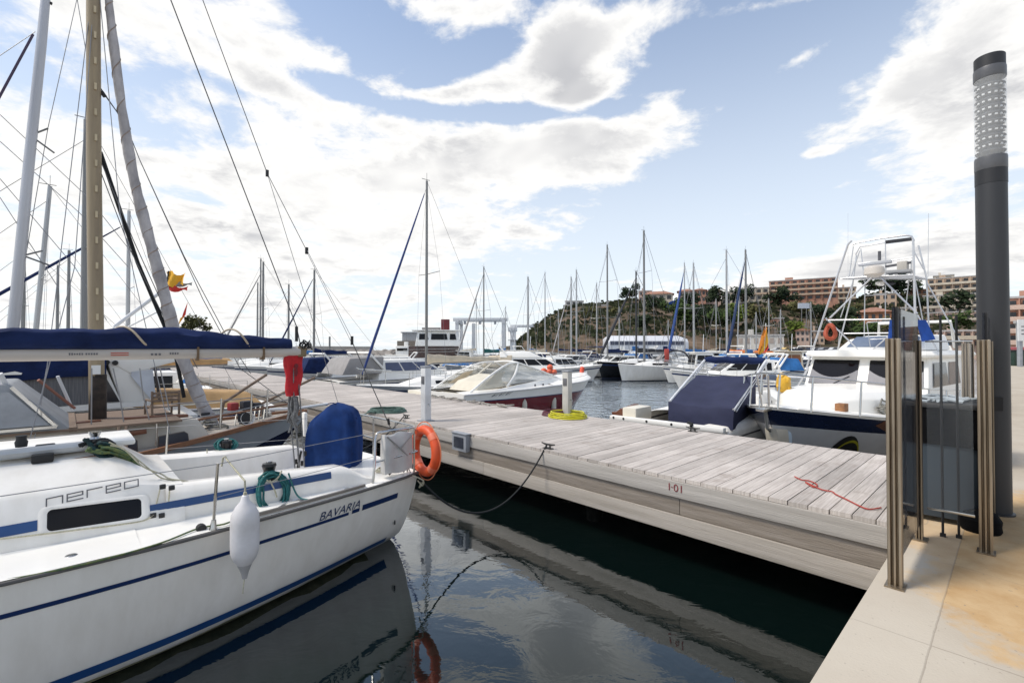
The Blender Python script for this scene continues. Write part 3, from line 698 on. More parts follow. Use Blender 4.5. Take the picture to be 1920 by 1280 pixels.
# cabin trunk and cockpit coamings: one moulding
def cabsec(x):
    t = max(0., min(1., (x-2.55)/.35)); fw = max(0., min(1., (x-5.6)/2.2))
    w = lerp(.90, .40, fw); zf = hb.sheer(x)+.02; top = lerp(1.62, zf+.10, fw**1.4); ed = lerp(1.42, zf+.06, fw**1.4)
    return [(w+.01,zf-.02),(w-.005,zf+.05),(w-.12*(1-fw),ed-.03),(w-.15,ed),(w-.36,lerp(ed,top,.75)),(.22,top),(0,top+.02)]
mb = MB(); secs = []
for x in [2.38+.06*i for i in range(10)]+[3.1+.3*i for i in range(16)]:
    c_ = cabsec(x); t_ = max(0, min(1, (x-2.38)/.50)); k = t_*t_*(3-2*t_)
    h_ = [(y, lerp(min(z, 1.315+.01*(1-y)), z, k)) for y,z in c_]
    secs.append([Vector((x,y,z)) for y,z in h_] + [Vector((x,-y,z)) for y,z in reversed(h_[:-1])])
mb.loft(secs, closed=True, cap=True)
trunk = mb.build('cabin_trunk', gel, sloop, bevel=.012, angle=50)
def coam(x):   # half section of the coaming, outboard foot to well floor
    t = max(0, min(1, (x-.55)/.45)); top = lerp(1.04, lerp(1.23,1.33,(x-1)/1.7), t*t*(3-2*t)); fl = .68
    o = min(.875, hb.half(x)-.10)
    return [(o,1.0),(o-.015,lerp(1.0,top,.7)),(o-.055,top-.015),(o-.10,top),(o-.24,top-.005),(o-.28,top-.03),(o-.34,.98),(.50,.96),(.34,.95),(.34,fl),(0,fl)]
for sd in (1,-1):
    mb = MB(); mb.loft([[Vector((x,sd*y,z)) for y,z in coam(x)] for x in [.62+.09*i for i in range(22)]], closed=False, cap=False)
    mb.build('coaming', gel, sloop, angle=45)
MB().box((.70,0,.86),(.06,1.35,.34)).build('cockpit_bulkhead', gel, sloop, bevel=.01)
MB().box((2.365,0,1.0),(.03,.52,.56)).build('companionway_door', mat('smoked_acrylic',(.06,.05,.05),.1), sloop, bevel=.01)
MB().box((3.12,0,1.655),(.9,.66,.05)).build('sliding_hatch', gelw, trunk, bevel=.02)
# decals on the cabin side: s = height on the sloping side
def cside(x, z, off=.004):
    fw = max(0., min(1., (x-5.6)/2.2)); w = lerp(.90,.40,fw); zf = hb.sheer(x)+.02; ed = lerp(1.42, zf+.06, fw**1.4)
    t = (z-(zf+.05))/max(.01,(ed-.03-zf-.05)); return Vector((x, (w-.005)-t*(.12*(1-fw)-.005)+off, z))
def rr2(x0,x1,z0,z1,r,n=5,sl=0.):
    P = []
    for cx,cz,a0 in ((x1-r,z1-r,0),(x0+r,z1-r,90),(x0+r,z0+r,180),(x1-r,z0+r,270)):
        for i in range(n+1): a = radians(a0+90*i/n); P.append((cx+r*cos(a), cz+r*sin(a)+sl*(cx+r*cos(a)-x0)))
    return P
win = rr2(V0-.475, V0+.08, 1.118, 1.262, .03, sl=.05)
fr_ = rr2(V0-.53, V0+.13, 1.085, 1.285, .05, sl=.05)
mb = MB(); A = [cside(x,z,.004) for x,z in win]; B_ = [cside(x,z,.011) for x,z in rr2(V0-.50,V0+.105,1.10,1.275,.042,sl=.05)]; C_ = [cside(x,z,.0) for x,z in fr_]
n_ = len(A); mb.add(C_+B_+A, [(i,(i+1)%n_,n_+(i+1)%n_,n_+i) for i in range(n_)]+[(n_+i,n_+(i+1)%n_,2*n_+(i+1)%n_,2*n_+i) for i in range(n_)])
mb.build('window_frame', gel, trunk, angle=70)
MB().poly([cside(x,z,.0045) for x,z in win]).build('cabin_window', dark_glass, trunk)
mb = MB(); mb.poly([Vector((p.x,-p.y,p.z)) for p in [cside(x,z,.01) for x,z in win]]); mb.build('cabin_window', dark_glass, trunk)
def cband(x0,x1,z0,z1,nm):
    MB().grid([[cside(x,z0+(x-x0)*.0,.004), cside(x,z1,.004)] for x in [x0+(x1-x0)*i/8 for i in range(9)]]).build(nm, stripe_blue, trunk)
cband(V0+.13, V0+3.3, 1.165, 1.235, 'blue_band')
rows = []
for i in range(17):
    x = lerp(2.62, 1.10, i/16); o = min(.875, hb.half(x)-.10); top = lerp(1.23,1.33,(x-1)/1.7)
    def cs(z): t = (z-1.0)/(.7*(top-1.0)); return Vector((x, o-.015*min(1,t)-(max(0,t-1)*.04)+.005, z))
    rows.append([cs(1.135), cs(1.17), cs(lerp(1.20,1.205,i/16))])
MB().grid(rows).build('blue_band', stripe_blue, sloop)
# the boat's name in squared letters
def stroke(mb, pts, w=.008):
    for a,b in zip(pts, pts[1:]):
        a, b = Vector(a), Vector(b); d = (b-a).normalized(); nrm = Vector((-d.y,d.x))*w/2; e = d*w/2
        q = [a-e+nrm, a-e-nrm, b+e-nrm, b+e+nrm]
        mb.poly([cside(x, z, .005) for x,z in q])
mb = MB(); X0 = V0+.085; lw = .088; gap = .026; h = .05; base = 1.318
def LT(i, pts): stroke(mb, [(X0-(i*(lw+gap)+px*lw), base + .075*(i*(lw+gap)+px*lw) + pz*h) for px,pz in pts])
LT(0,[(0,0),(0,1),(1,1),(1,0)]); LT(1,[(1,0),(0,0),(0,1),(1,1),(1,.55),(0,.5)]); LT(2,[(0,0),(0,1),(1,1)]); LT(3,[(1,0),(0,0),(0,1),(1,1),(1,.55),(0,.5)]); LT(4,[(0,0),(0,1),(1,1),(1,0),(0,0)])
mb.build('name_lettering', ink_grey, trunk, smooth=False)
# coachroof: traveller beam, car, clutches, ropes
mb = MB(); mb.loft([[Vector((x,.66-.0*x,z)) for x,z in ()] for _ in ()]) if False else None
MB().tube([Sl(atu(-40,858,5.42)), Sl(atu(100,842,5.42)), Sl(atu(175,834,5.42))], .042, 10).build('handrail_beam', mat('beam_grey',(.50,.52,.53),.35,.3), trunk)
MB().tube([Sl(atu(-40,886,5.36)), Sl(atu(90,869,5.36)), Sl(atu(195,853,5.36))], .012, 6).build('wooden_edge', railwood, trunk)
p = Sl(atu(80,858,5.37)); MB().box(p,(.13,.10,.07)).build('traveller_car', black_rubber, trunk, bevel=.015)
p = Sl(atu(85,838,5.5)); MB().box(p,(.12,.08,.05)).build('rope_clutch', black_rubber, trunk, bevel=.012)
p = Sl(atu(40,828,5.5)); MB().lathe([(.035,-.04),(.04,0),(.03,.02),(.035,.05)], p, None, 12).build('winch', black_rubber, trunk)
p = Sl(atu(178,818,5.5)); MB().lathe([(.05,-.05),(.045,-.02),(.03,0),(.045,.035),(.045,.045)], p, None, 14).build('winch', steel, trunk)
def ropebundle(name, px, u0, m, r=.011, n=5, seed=1, par=sloop, amp=.03):
    rr = random.Random(seed); mb = MB()
    for k in range(n):
        mb.tube([Sl(atu(a+rr.uniform(-4,4),b+rr.uniform(-4,4),u0+rr.uniform(-amp,amp))) for a,b in px], r, 6, smooth=5)
    return mb.build(name, m, par)
ropebundle('halyard_tails', [(165,842),(190,848),(215,846),(238,860),(252,874),(262,878),(256,868),(240,852),(212,840),(188,838)], 5.32, rope_green, .012, 10, 3, amp=.05)
ropebundle('halyard_tails', [(175,830),(200,842),(225,848),(246,866),(250,870)], 5.36, rope_black, .012, 7, 5, amp=.05)
ropebundle('rope_tangle', [(160,826),(178,838),(196,834),(212,846),(205,858),(186,852),(172,842),(190,830),(222,842),(240,860)], 5.34, mat('rope_deep_teal',(.012,.05,.052),.8,var=.4,scale=40), .013, 7, 15, amp=.05)
ropebundle('rope_tangle', [(150,836),(172,828),(200,826),(216,834)], 5.38, rope_black, .014, 5, 16, amp=.06)
ropebundle('sheet', [(205,832),(235,846),(268,872),(300,890),(318,898),(360,906),(420,922),(452,921),(500,912)], 5.13, rope_cream, .006, 2, 6, amp=.01)
ropebundle('sheet', [(330,908),(372,915),(408,932),(450,918),(500,915)], 5.06, rope_cream, .005, 1, 7, amp=.01)
for pxs in ([(300,916),(294,942),(288,964)],[(318,918),(315,945),(306,962)]): MB().tube([Sl(atu(a,b,4.94)) for a,b in pxs], .005, 5, smooth=4).build('deck_line', rope_cream, sloop)
MB().tube([Sl(atu(a,b,4.90)) for a,b in [(-20,1012),(60,1003),(150,992),(230,982),(270,975),(288,965)]], .006, 5, smooth=4).build('deck_line', rope_cream, sloop)
for a,b in ((305,912),(322,914),(287,966),(303,966)):
    p = Sl(atu(a,b,4.915)); MB().lathe([(.020,-.02),(.022,0),(.02,.02)], p, Matrix.Rotation(pi/2,3,'Y'), 10).build('turning_block', black_rubber, sloop)
MB().tube([Sl(atz(a,b,1.035)) for a,b in [(-30,1092),(60,1078),(180,1052),(300,1018),(372,990),(420,982),(452,968)]], .007, 6, smooth=5).build('furling_line', rope_green, sloop)
p = Sl(atz(377,990,1.03)); MB().lathe([(.034,-.03),(.038,0),(.034,.03)], p, Matrix.Rotation(pi/2,3,'X'), 12).build('turning_block', black_rubber, sloop)
# winches on the coamings, one buried in coiled teal rope
for sd, u_, v_ in ((1,5.02,1.47),(-1,6.62,1.45)):
    w_ = MB().lathe([(.068,1.21),(.075,1.23),(.06,1.26),(.05,1.30),(.062,1.345),(.066,1.35),(.06,1.375),(.03,1.38)], (V0-v_,UC-u_,0), None, 18).build('sheet_winch', mat('winch_black',(.02,.02,.022),.3,.4), sloop)
    MB().lathe([(.028,1.38),(.03,1.395),(.012,1.40)], (V0-v_,UC-u_,0), None, 12).build('winch_cap', steel, w_)
def hangcoil(name, c, ry, rz, m, seed, turns=9, r=.011, dx=.045, par=sloop):
    rr = random.Random(seed); P = []
    for i in range(turns*14):
        a = 2*pi*i/14; k = 1+rr.uniform(-.06,.06)+.15*sin(i*.145+seed)
        P.append(Vector((c[0]+ry*k*sin(a)+.01*sin(i*.5), c[1]+dx*sin(i*.23)+rr.uniform(-.006,.006)-.10*max(0,cos(a))*.6, c[2]+rz*k*cos(a))))
    return MB().tube(P, r, 6, smooth=2).build(name, m, par)
hangcoil('rope_coil', (V0-1.47,.90,1.11), .125, .165, rope_teal, 2, 13, .0095)
MB().tube([S(4.93,1.40,1.26),S(4.90,1.45,1.22),S(4.91,1.52,1.25),S(4.94,1.56,1.30)], .008, 6, smooth=5).build('sheet', rope_cream, sloop)
MB().tube([S(4.90,1.44,1.24),S(4.885,1.48,1.14),S(4.885,1.50,1.07)], .007, 6, smooth=5).build('sheet', rope_cream, sloop)
MB().tube([S(4.93,1.62,1.27),S(4.87,1.66,1.10),S(4.82,1.70,1.03),S(4.74,1.76,1.02)], .008, 6, smooth=5).build('sheet', rope_teal, sloop)
o = hangcoil('rope_coil', (V0-1.45,-.80,1.32), .10, .06, rope_teal, 5, 6)
# stanchions, lifelines and pushpit
def stanch(a, b, nm='stanchion', r=.0125):
    o = MB().tube([a,b], r, 8).build(nm, steel, sloop)
    d = (b-a).normalized(); M = d.to_track_quat('Z','Y').to_matrix()
    MB().lathe([(.034,-.002),(.036,.012),(.024,.05),(.018,.10)], a, M, 12).build('stanchion_base', steel, o); return o
stanch(S(4.52,.90,.995), S(4.52,.93,1.55)); stanch(S(4.42,-1.1,1.0), S(4.42,-1.1,1.57)); stanch(S(7.08,.90,.995), S(7.08,.93,1.55)); stanch(S(7.18,-1.1,1.0), S(7.18,-1.1,1.57))
for sd in (1,-1):
    P = [S(UC-sd*1.38,-3.2,1.62), S(UC-sd*1.38,-1.1,1.56), S(UC-sd*1.28,.93,1.545), S(UC-sd*.80,2.56,1.54)]
    MB().tube(P, .0035, 5).build('lifeline', wire_thin, sloop)
    MB().tube([p-Vector((0,0,.27)) for p in P[2:]], .003, 5).build('lifeline', wire_thin, sloop)
    a = S(UC-sd*.93,2.50,.99); b = S(UC-sd*.80,2.56,1.54)
pp = []
for sd in (1,-1):
    pts = [S(UC-sd*.90,2.50,.99), S(UC-sd*.87,2.54,1.25), S(UC-sd*.78,2.60,1.50), S(UC-sd*.79,2.70,1.535), S(UC-sd*.80,2.95,1.54), S(UC-sd*.78,3.09,1.54)]
    pp.append(pts)
railp = MB().tube(pp[0] + [S(5.15,3.13,1.54),S(5.8,3.15,1.54),S(6.45,3.13,1.54)] + list(reversed(pp[1])), .0135, 8, smooth=4).build('pushpit', steel, sloop)
MB().tube([S(4.945,2.55,1.22),S(4.98,3.08,1.25),S(5.10,3.12,1.25),S(5.5,3.13,1.25)], .011, 8, smooth=4).build('pushpit_midrail', steel, railp)
MB().tube([S(6.655,2.55,1.22),S(6.62,3.08,1.25),S(6.5,3.12,1.25),S(6.1,3.13,1.25)], .011, 8, smooth=4).build('pushpit_midrail', steel, railp)
for u_,v_ in ((4.99,3.08),(5.06,3.03),(5.5,3.12),(6.1,3.12),(6.6,3.08)): MB().tube([S(u_,v_,.99),S(u_,v_,1.54)], .0125, 8).build('pushpit_post', steel, railp)
# stern gear
MB().tube([S(5.05,2.78,1.02),S(5.05,2.82,1.05),S(5.05,2.94,1.05),S(5.05,2.98,1.02)], .012, 6).build('stern_cleat', black_rubber, sloop)
P = []
for i in range(54):
    a = 2*pi*i/18; P.append(S(5.24+.10*sin(a)*(1-.1*(i//18)), 2.85+.13*cos(a)*(1-.1*(i//18)), 1.03+.012*(i//18)))
MB().tube(P, .007, 5).build('mooring_line_coil', rope_cream, sloop)
MB().tube([S(4.97,3.0,1.0),S(4.86,3.12,.93),S(4.93,3.16,.84),S(4.99,3.13,.90)], .007, 5, smooth=5).build('stern_loop', rope_cream, sloop)
MB().lathe([(.032,-.004),(.032,.004)], hb.pt(.22,.40,1,.004), Matrix.Rotation(pi/2,3,'X')@Matrix.Rotation(.9,3,'Y'), 14).build('exhaust_outlet', ink_black, hull_o)
# boom, stacked sail under its navy cover, ties
V_M = -2.6
boom_a, boom_b = S(5.8, V_M+.1, 2.47), S(5.8, 2.02, 2.49)
mb = MB(); mb.loft([[Vector((x, .055*cos(a)*(1 if True else 1), lerp(2.47,2.49,t)-.035+.062*sin(a))) for a in [2*pi*k/14 for k in range(14)]] for t,x in [(i/6, lerp(boom_a.x,boom_b.x,i/6)) for i in range(7)]])
boom = mb.build('boom', mat('boom_cream',(.50,.46,.42),.5,.1,var=.1,scale=3,streak=(.3,3,3)), sloop)
MB().box(boom_b+Vector((-.02,0,-.035)),(.10,.09,.12)).build('boom_end', mat('boom_end_bronze',(.22,.17,.10),.5,.3), boom, bevel=.015)
rs = random.Random(11); secs = []
N_S = 60
for i in range(N_S+1):
    t = i/N_S; x = lerp(boom_a.x+.05, boom_b.x+.10, t); v = V0-x
    top = tab([(-2.5,2.78),(-1.2,2.70),(-.39,2.655),(.4,2.69),(.9,2.70),(1.25,2.655),(1.6,2.62),(1.9,2.60),(2.1,2.57)], v) + .008*sin(i*1.3)+.006*sin(i*.47)
    half = tab([(-2.5,.14),(0,.10),(1.5,.085),(2.0,.06)], v); bot = 2.475
    sec = []
    for k in range(18):
        a = 2*pi*k/18; y = half*cos(a)*(1+.09*sin(i*.8+k*1.9)+.13*sin(k*2.3+i*.11)+.08*sin(k*4.1-i*.2)); z = (bot+top)/2 + (top-bot)/2*sin(a)*(1 if a < pi else .98)
        if abs(cos(a)) > .5: y *= 1.04
        sec.append(Vector((x,y,z)))
    secs.append(sec)
cover = MB().loft(secs).build('sail_cover', navy_canvas, sloop, angle=80)
tie = mat('tie_cream',(.48,.40,.30),.8)
for v_, sk in ((.45,.13),(1.35,.12)):
    P = []
    for k in range(14):
        t = k/13; a = pi*.98*(1-t)+.0; 
        z = 2.60+.10*sin(lerp(2.7,-.9,t)); y = .105*cos(lerp(2.7,-.9,t)); P.append(S(5.8-y*1.02, v_-sk+sk*2*t, z))
    MB().tube(P, .010, 6, smooth=2).build('sail_tie', tie, cover)
for v_ in (.02+.98,1.62):
    MB().box(S(5.8,v_,2.44),(.02,.128,.14)).build('boom_band', mat('band_brown',(.16,.10,.05),.6), boom, bevel=.003)
# worn maker's marks on the boom: too faded in the photograph to read
mb = MB(); rm = random.Random(2)
def marks(v0, v1, z0, z1, n):
    for k in range(n):
        a = lerp(v0, v1, k/n); mb.box(S(5.8-.0555, a+(v1-v0)/n*.4, (z0+z1)/2), ((v1-v0)/n*.62,.003,(z1-z0)*rm.uniform(.7,1)))
marks(.03,.13,2.435,2.455,6); marks(.14,.23,2.435,2.455,5); marks(.61,.70,2.425,2.45,3); marks(.76,.84,2.435,2.455,4)
mb.build('faded_marks', ink_grey, boom, smooth=False)
mb = MB()
for z in (2.452,2.432): mb.box(S(5.8-.056,.38,z),(.13,.003,.009))
mb.build('red_mark', mat('mark_red',(.50,.09,.05),.6), boom, smooth=False)
# mast stands out of the picture to the left, carrying the standing rigging
mast = MB().loft([[Vector((V0-V_M+.07*cos(a), .05*sin(a), z)) for a in [2*pi*k/14 for k in range(14)]] for z in (1.5,6,12.6)]).build('mast', alu, sloop)
mh = S(5.8, V_M, 12.55)
split = Sl(atu(501,325,5.8)); 
MB().tube([Sl(atu(380,0,5.8))*1 + (Sl(atu(380,0,5.8))-split)*2.2, Sl(atu(380,0,5.8)), split], .0045, 5).build('backstay', wire, sloop)
MB().tube([mh, Sl(atu(380,0,5.8)) + (Sl(atu(380,0,5.8))-split)*2.2], .0045, 5).build('backstay', wire, sloop)
tk = split; M1 = Sl(atu(575,470,5.45)); near_c = S(5.02,3.05,1.0); far_c = S(6.58,3.05,1.0)
bs = MB().tube([tk, M1], .004, 5).build('backstay_leg', wire, sloop)
for dy in (-.012,.016): MB().tube([M1+Vector((0,dy,0)), Sl(atu(660+dy*100,640,5.2))+Vector((0,dy,0))], .0030, 5).build('tackle_line', wire_thin, bs)
MB().tube([Sl(atu(660,640,5.2)), near_c], .0055, 6).build('tensioner', mat('tensioner_grey',(.12,.12,.12),.4,.5), bs)
MB().tube([Sl(atu(660,640,5.2))+Vector((0,0,.06)), Sl(atu(660,640,5.2))-Vector((0,0,.04))], .017, 8).build('tackle_block', black_rubber, bs)
MB().tube([tk, far_c], .0035, 5).build('backstay_leg', wire_thin, sloop)
for p_ in (tk, M1): MB().box(p_, (.03,.03,.075)).build('tackle_block', black_rubber, bs, bevel=.006)
q_ = near_c.lerp(Sl(atu(660,640,5.2)), .38); MB().tube([q_, q_+Vector((.012,0,.07))], .016, 8).build('tackle_block', black_rubber, bs)
tl0, tl1 = Sl(atu(320,0,5.8)), Sl(atu(556,612,5.8)); MB().tube([tl0+(tl0-tl1)*1.25, tl0, tl1, boom_b+Vector((-.02,0,.0))], .006, 5).build('topping_lift', wire, sloop)
MB().tube([Sl(atu(556,612,5.8)), Sl(atu(556,640,5.8))], .018, 8).build('topping_lift_block', black_rubber, sloop)
mb = MB(); rj = random.Random(3)
for k in range(12):
    c = boom_b+Vector((-.06+rj.uniform(-.05,.05), rj.uniform(-.05,.05), .03+rj.uniform(-.03,.05)))
    mb.tube([c+Vector((.03*cos(a+k),.03*sin(a*1.3+k),.03*sin(a+k*2))) for a in [.9*i for i in range(7)]], .007, 5, smooth=3)
mb.build('rope_tangle', rope_black, boom)
# mainsheet falls from the boom to the cockpit, grey tackle bunched above
ms_a, ms_b = S(5.8,1.96,2.40), S(5.75,2.02,1.0)
for dx, dy in ((-.05,.03),(.0,.0),(.045,-.03),(.02,.04)): MB().tube([ms_a+Vector((dx*.3,dy*.3,0)), S(5.8,1.97,1.9)+Vector((dx,dy,0)), ms_b+Vector((dx*.9,dy,0))], .0075, 5, smooth=4).build('mainsheet', mat('rope_grey',(.22,.22,.22),.9,var=.3,scale=40), sloop)
mb = MB(); rj = random.Random(9)
for k in range(13):
    x0 = S(5.78,1.96,1.93)+Vector((rj.uniform(-.05,.05),rj.uniform(-.05,.05),0)); mb.tube([x0, x0+Vector((rj.uniform(-.04,.04),0,-.14)), x0+Vector((rj.uniform(-.05,.05),0,-.24)), x0+Vector((rj.uniform(-.04,.04),0,-.28-rj.uniform(0,.15)))], .014, 5, smooth=3)
mb.build('rope_hank', mat('rope_grey',(.22,.22,.22),.9,var=.3,scale=40), sloop)
MB().tube([S(5.8,1.99,1.02),S(5.72,2.02,1.30)], .012, 6).build('tackle_block', black_rubber, sloop)
for k,(a,b) in enumerate(((555,865),(566,868),(572,850))): MB().box(Sl(atu(a,b,5.9)),(.03,.03,.06)).build('tackle_block', black_rubber, sloop, bevel=.008)
MB().box(S(6.5,1.9,1.18),(.10,.02,.06)).build('instrument', black_rubber, sloop, bevel=.005)
MB().tube([S(6.46,1.22,1.33),S(6.44,1.22,1.20),S(6.42,1.24,1.06),S(6.40,1.30,1.02)], .006, 5, smooth=4).build('deck_line', rope_cream, sloop)
# far-side panels beyond the cockpit
MB().box(Sl(atu(571,795,6.75)), (.05,.10,.33)).build('fender_board', gelw, sloop, bevel=.02)

# things hanging from or standing on the sloop ------------------------------------------------------
# blue canvas cover over the wheel pedestal
cv_ = empty('pedestal_cover', W(5.98,2.52,.74), YAW+pi+radians(-45), 'tall royal blue canvas cover over the steering pedestal at the stern of the white sailboat', 'canvas cover')
rs = random.Random(6); secs = []
prof = [(.0,.31,.20),(.12,.31,.20),(.3,.31,.20),(.5,.315,.20),(.68,.31,.20),(.84,.305,.19),(.94,.27,.17),(1.0,.21,.14),(1.035,.12,.10),(1.05,.04,.04)]
for i,(z,a,b) in enumerate(prof):
    sec = []
    for k in range(32):
        t = 2*pi*k/32; cx, sy = cos(t), sin(t); e = .42
        x = a*abs(cx)**e*(1 if cx > 0 else -1); y = b*abs(sy)**e*(1 if sy > 0 else -1)
        fold = .045*sin(k*1.7+i*.35)+.03*sin(k*.9-i*.8)
        drop = -.34*max(0, (x-.0)/.3)*(z > .75)
        sec.append(Vector((x*(1+fold*.9), y*(1+fold*2), z+drop*(z-.6)*1.2+.012*sin(k*.8+i))))
    secs.append(sec)
MB().loft(secs).build('canvas', mat('pedestal_canvas', (.010,.040,.165), .85, var=.25, scale=5, bump=.5, bscale=7, spec=.2), cv_, angle=75)
MB().tube([(-.30,.02,.86),(-.18,.03,.98),(0,.035,1.06),(.1,.03,1.03)], .006, 5, smooth=4).build('seam', mat('seam_blue',(.008,.03,.13),.8), cv_)
# orange life ring on the pushpit corner
ring = empty('life_ring', W(4.93,3.20,1.255), YAW+pi, 'orange life ring hanging on the stern rail of the white sailboat', 'life ring')
RM, RT = .232, .058
vs = []
mb = MB(); mb.tube([(RT*0, RM*cos(a), RM*1.08*sin(a)) for a in [2*pi*k/48 for k in range(48)]], RT, 14, closed=True)
body = mb.build('ring', ring_orange, ring)
for a0 in (45,135,225,315):
    P = [(0, RM*cos(radians(a)), RM*1.08*sin(radians(a))) for a in range(a0-9, a0+10, 3)]
    MB().tube(P, RT+.003, 14, cap=False).build('band', mat('ring_band',(.78,.20,.11),.5) , body)
P = []
for k in range(48):
    a = 2*pi*k/48; rad = RM+RT+.012+.03*abs(sin(2*(a-radians(45)))); P.append((0, rad*cos(a), rad*1.05*sin(a)))
MB().tube(P, .006, 5, closed=True).build('grab_line', mat('grab_line',(.72,.22,.10),.8), ring)
MB().tube([(.02,.0,-.35),(.03,-.04,-.42),(.02,-.10,-.46),(.0,-.08,-.38)], .008, 5, smooth=4).build('tail', rope_cream, ring)
# white horseshoe buoy bag
hs = empty('buoy_bag', W(4.98,2.66,1.03), YAW+radians(6), 'flat white canvas buoy bag strapped inside the stern rail', 'buoy bag')
mb = MB(); secs = []
for i in range(11):
    x = .40*i/10; secs.append([Vector((x, d*(.045+.012*sin(i*1.1)), z+.012*sin(i*.9+z*5))) for d,z in ((1,.02),(1.15,.2),(1.1,.38),(.7,.47),(-.7,.47),(-1.1,.38),(-1.15,.2),(-1,.02))])
mb.loft(secs).build('bag', mat('bag_white',(.58,.57,.55),.7,var=.12,scale=5,bump=.5,bscale=10), hs, bevel=.015)
MB().tube([(.02,-.055,.46),(.2,-.062,.30),(.3,-.060,.20)], .008, 5, smooth=4).build('strap', mat('strap_grey',(.30,.29,.28),.8), hs)
MB().tube([(.40,-.055,.46),(.27,-.062,.36),(.2,-.062,.30)], .008, 5, smooth=4).build('strap', mat('strap_grey',(.30,.29,.28),.8), hs)
# white sausage fender
fd = empty('fender', W(4.30,1.08,.70), YAW+pi, 'long white cylindrical fender hanging on the near side of the white sailboat', 'fender')
MB().lathe([(.018,-.02),(.03,0),(.05,.05),(.085,.10),(.102,.15),(.106,.22),(.106,.40),(.100,.46),(.07,.52),(.036,.56),(.026,.60),(.020,.61)], n=28).build('body', fender_white, fd, angle=60)
MB().lathe([(.019,-.06),(.03,-.01),(.052,.048),(.056,.06)], n=20).build('end_cone', mat('fender_grey',(.42,.41,.41),.5), fd)
MB().tube([(0,0,-.05),(.01,0,-.14),(.012,0,-.18)], .004, 5).build('tail', rope_cream, fd)
MB().tube([(0,0,.60),(.0,-.01,.72),(.07,-.30,.86),(.075,-.31,.88),(.09,-.32,.87),(.10,-.32,.80)], .0075, 6).build('rope', rope_cream, fd)
MB().box((0,0,.62),(.026,.03,.03)).build('knot', rope_cream, fd, bevel=.01)
# red cloth cover under the boom end
rc = empty('red_cover', W(5.8,1.955,1.94), YAW+pi, 'bright red cloth cover with a small dark emblem hanging below the boom end', 'cloth cover')
secs = []
for i in range(9):
    z = .47*i/8; w_ = tab([(0,.075),(.2,.088),(.47,.105)], z)
    secs.append([Vector((w_*cx+.01*sin(i*1.2), .035*cy*(1+.3*sin(i*.9+cx*3)), z)) for cx,cy in ((1,.6),(.6,1.2),(.2,.8),(-.2,1.2),(-.6,.8),(-1,.6),(-1,-.6),(-.5,-1),(0,-.8),(.5,-1),(1,-.6))])
MB().loft(secs).build('cloth', red_cloth, rc, angle=70)
mb = MB(); mb.poly([(.022*cos(a)-.01, .068, .35+.028*sin(a)) for a in [2*pi*k/14 for k in range(14)]], (0,-.012,0)).poly([(.016*cos(a)-.01, .068, .28+.05*sin(a)) for a in [2*pi*k/10 for k in range(10)]], (0,-.012,0)); mb.build('emblem', mat('emblem_dark',(.16,.01,.015),.7), rc)
MB().tube([(0,0,.46),(0,0,.54)], .008, 5).build('lashing', rope_cream, rc)
# mooring ropes of the sloop
def rope(name, pts, r, m, label, sm=5):
    o0 = Vector(pts[0]); o = MB().tube([Vector(p)-o0 for p in pts], r, 6, smooth=sm).build(name, m); o.location = o0
    return tag(o, label, 'rope')
rope('mooring_rope', sag(W(5.0,3.1,.99), W(4.81,5.24,1.06), .72, 14), .013, rope_black, 'black mooring rope sagging from the white sailboat stern to the near pier edge cleat', 2)
rope('mooring_rope', sag(W(6.55,3.0,1.0), W(8.95,5.28,1.06), .12, 8), .012, rope_black, 'dark mooring rope from the far stern corner of the white sailboat to the pier', 2)
# ------------------------------------------------------------------ generic yachts and motor boats (every one a thing with its parts)
GRP = 'boats moored in the marina'
def skin_lofts(mb, secs): mb.loft(secs); return mb
def trunk_loft(hu, x0, x1, w0, w1, h, rake0=.1, rake1=.5, tumble=.12, n=8, base=.0):
    """half-round coachroof from x0 (aft) to x1 (fore)"""
    secs = []
    for i in range(n+1):
        t = i/n; x = lerp(x0, x1, t); w = lerp(w0, w1, t**1.5); z0 = hu.sheer(x)+base-.02; hh = h*(1-(max(0,t-.45)/.55)**2*.75)
        q = [(w,0),(w-tumble*hh/h,hh*.78),(w-tumble-.06,hh*.95),(w*.45,hh*1.05),(0,hh*1.08)]
        secs.append([Vector((x+(rake0*(1-z/h) if False else 0), y, z0+z)) for y,z in q]+[Vector((x,-y,z0+z)) for y,z in reversed(q[:-1])])
    return secs
def side_strip(secs, i0, i1, f0, f1, off=.008):
    """band on the trunk side between two stations; f = fraction of the lower side face"""
    A = []
    for sec in secs[i0:i1+1]:
        a, b = sec[0], sec[1]; A.append([a.lerp(b,f0)+Vector((0,off,0)), a.lerp(b,f1)+Vector((0,off,0))])
    return A
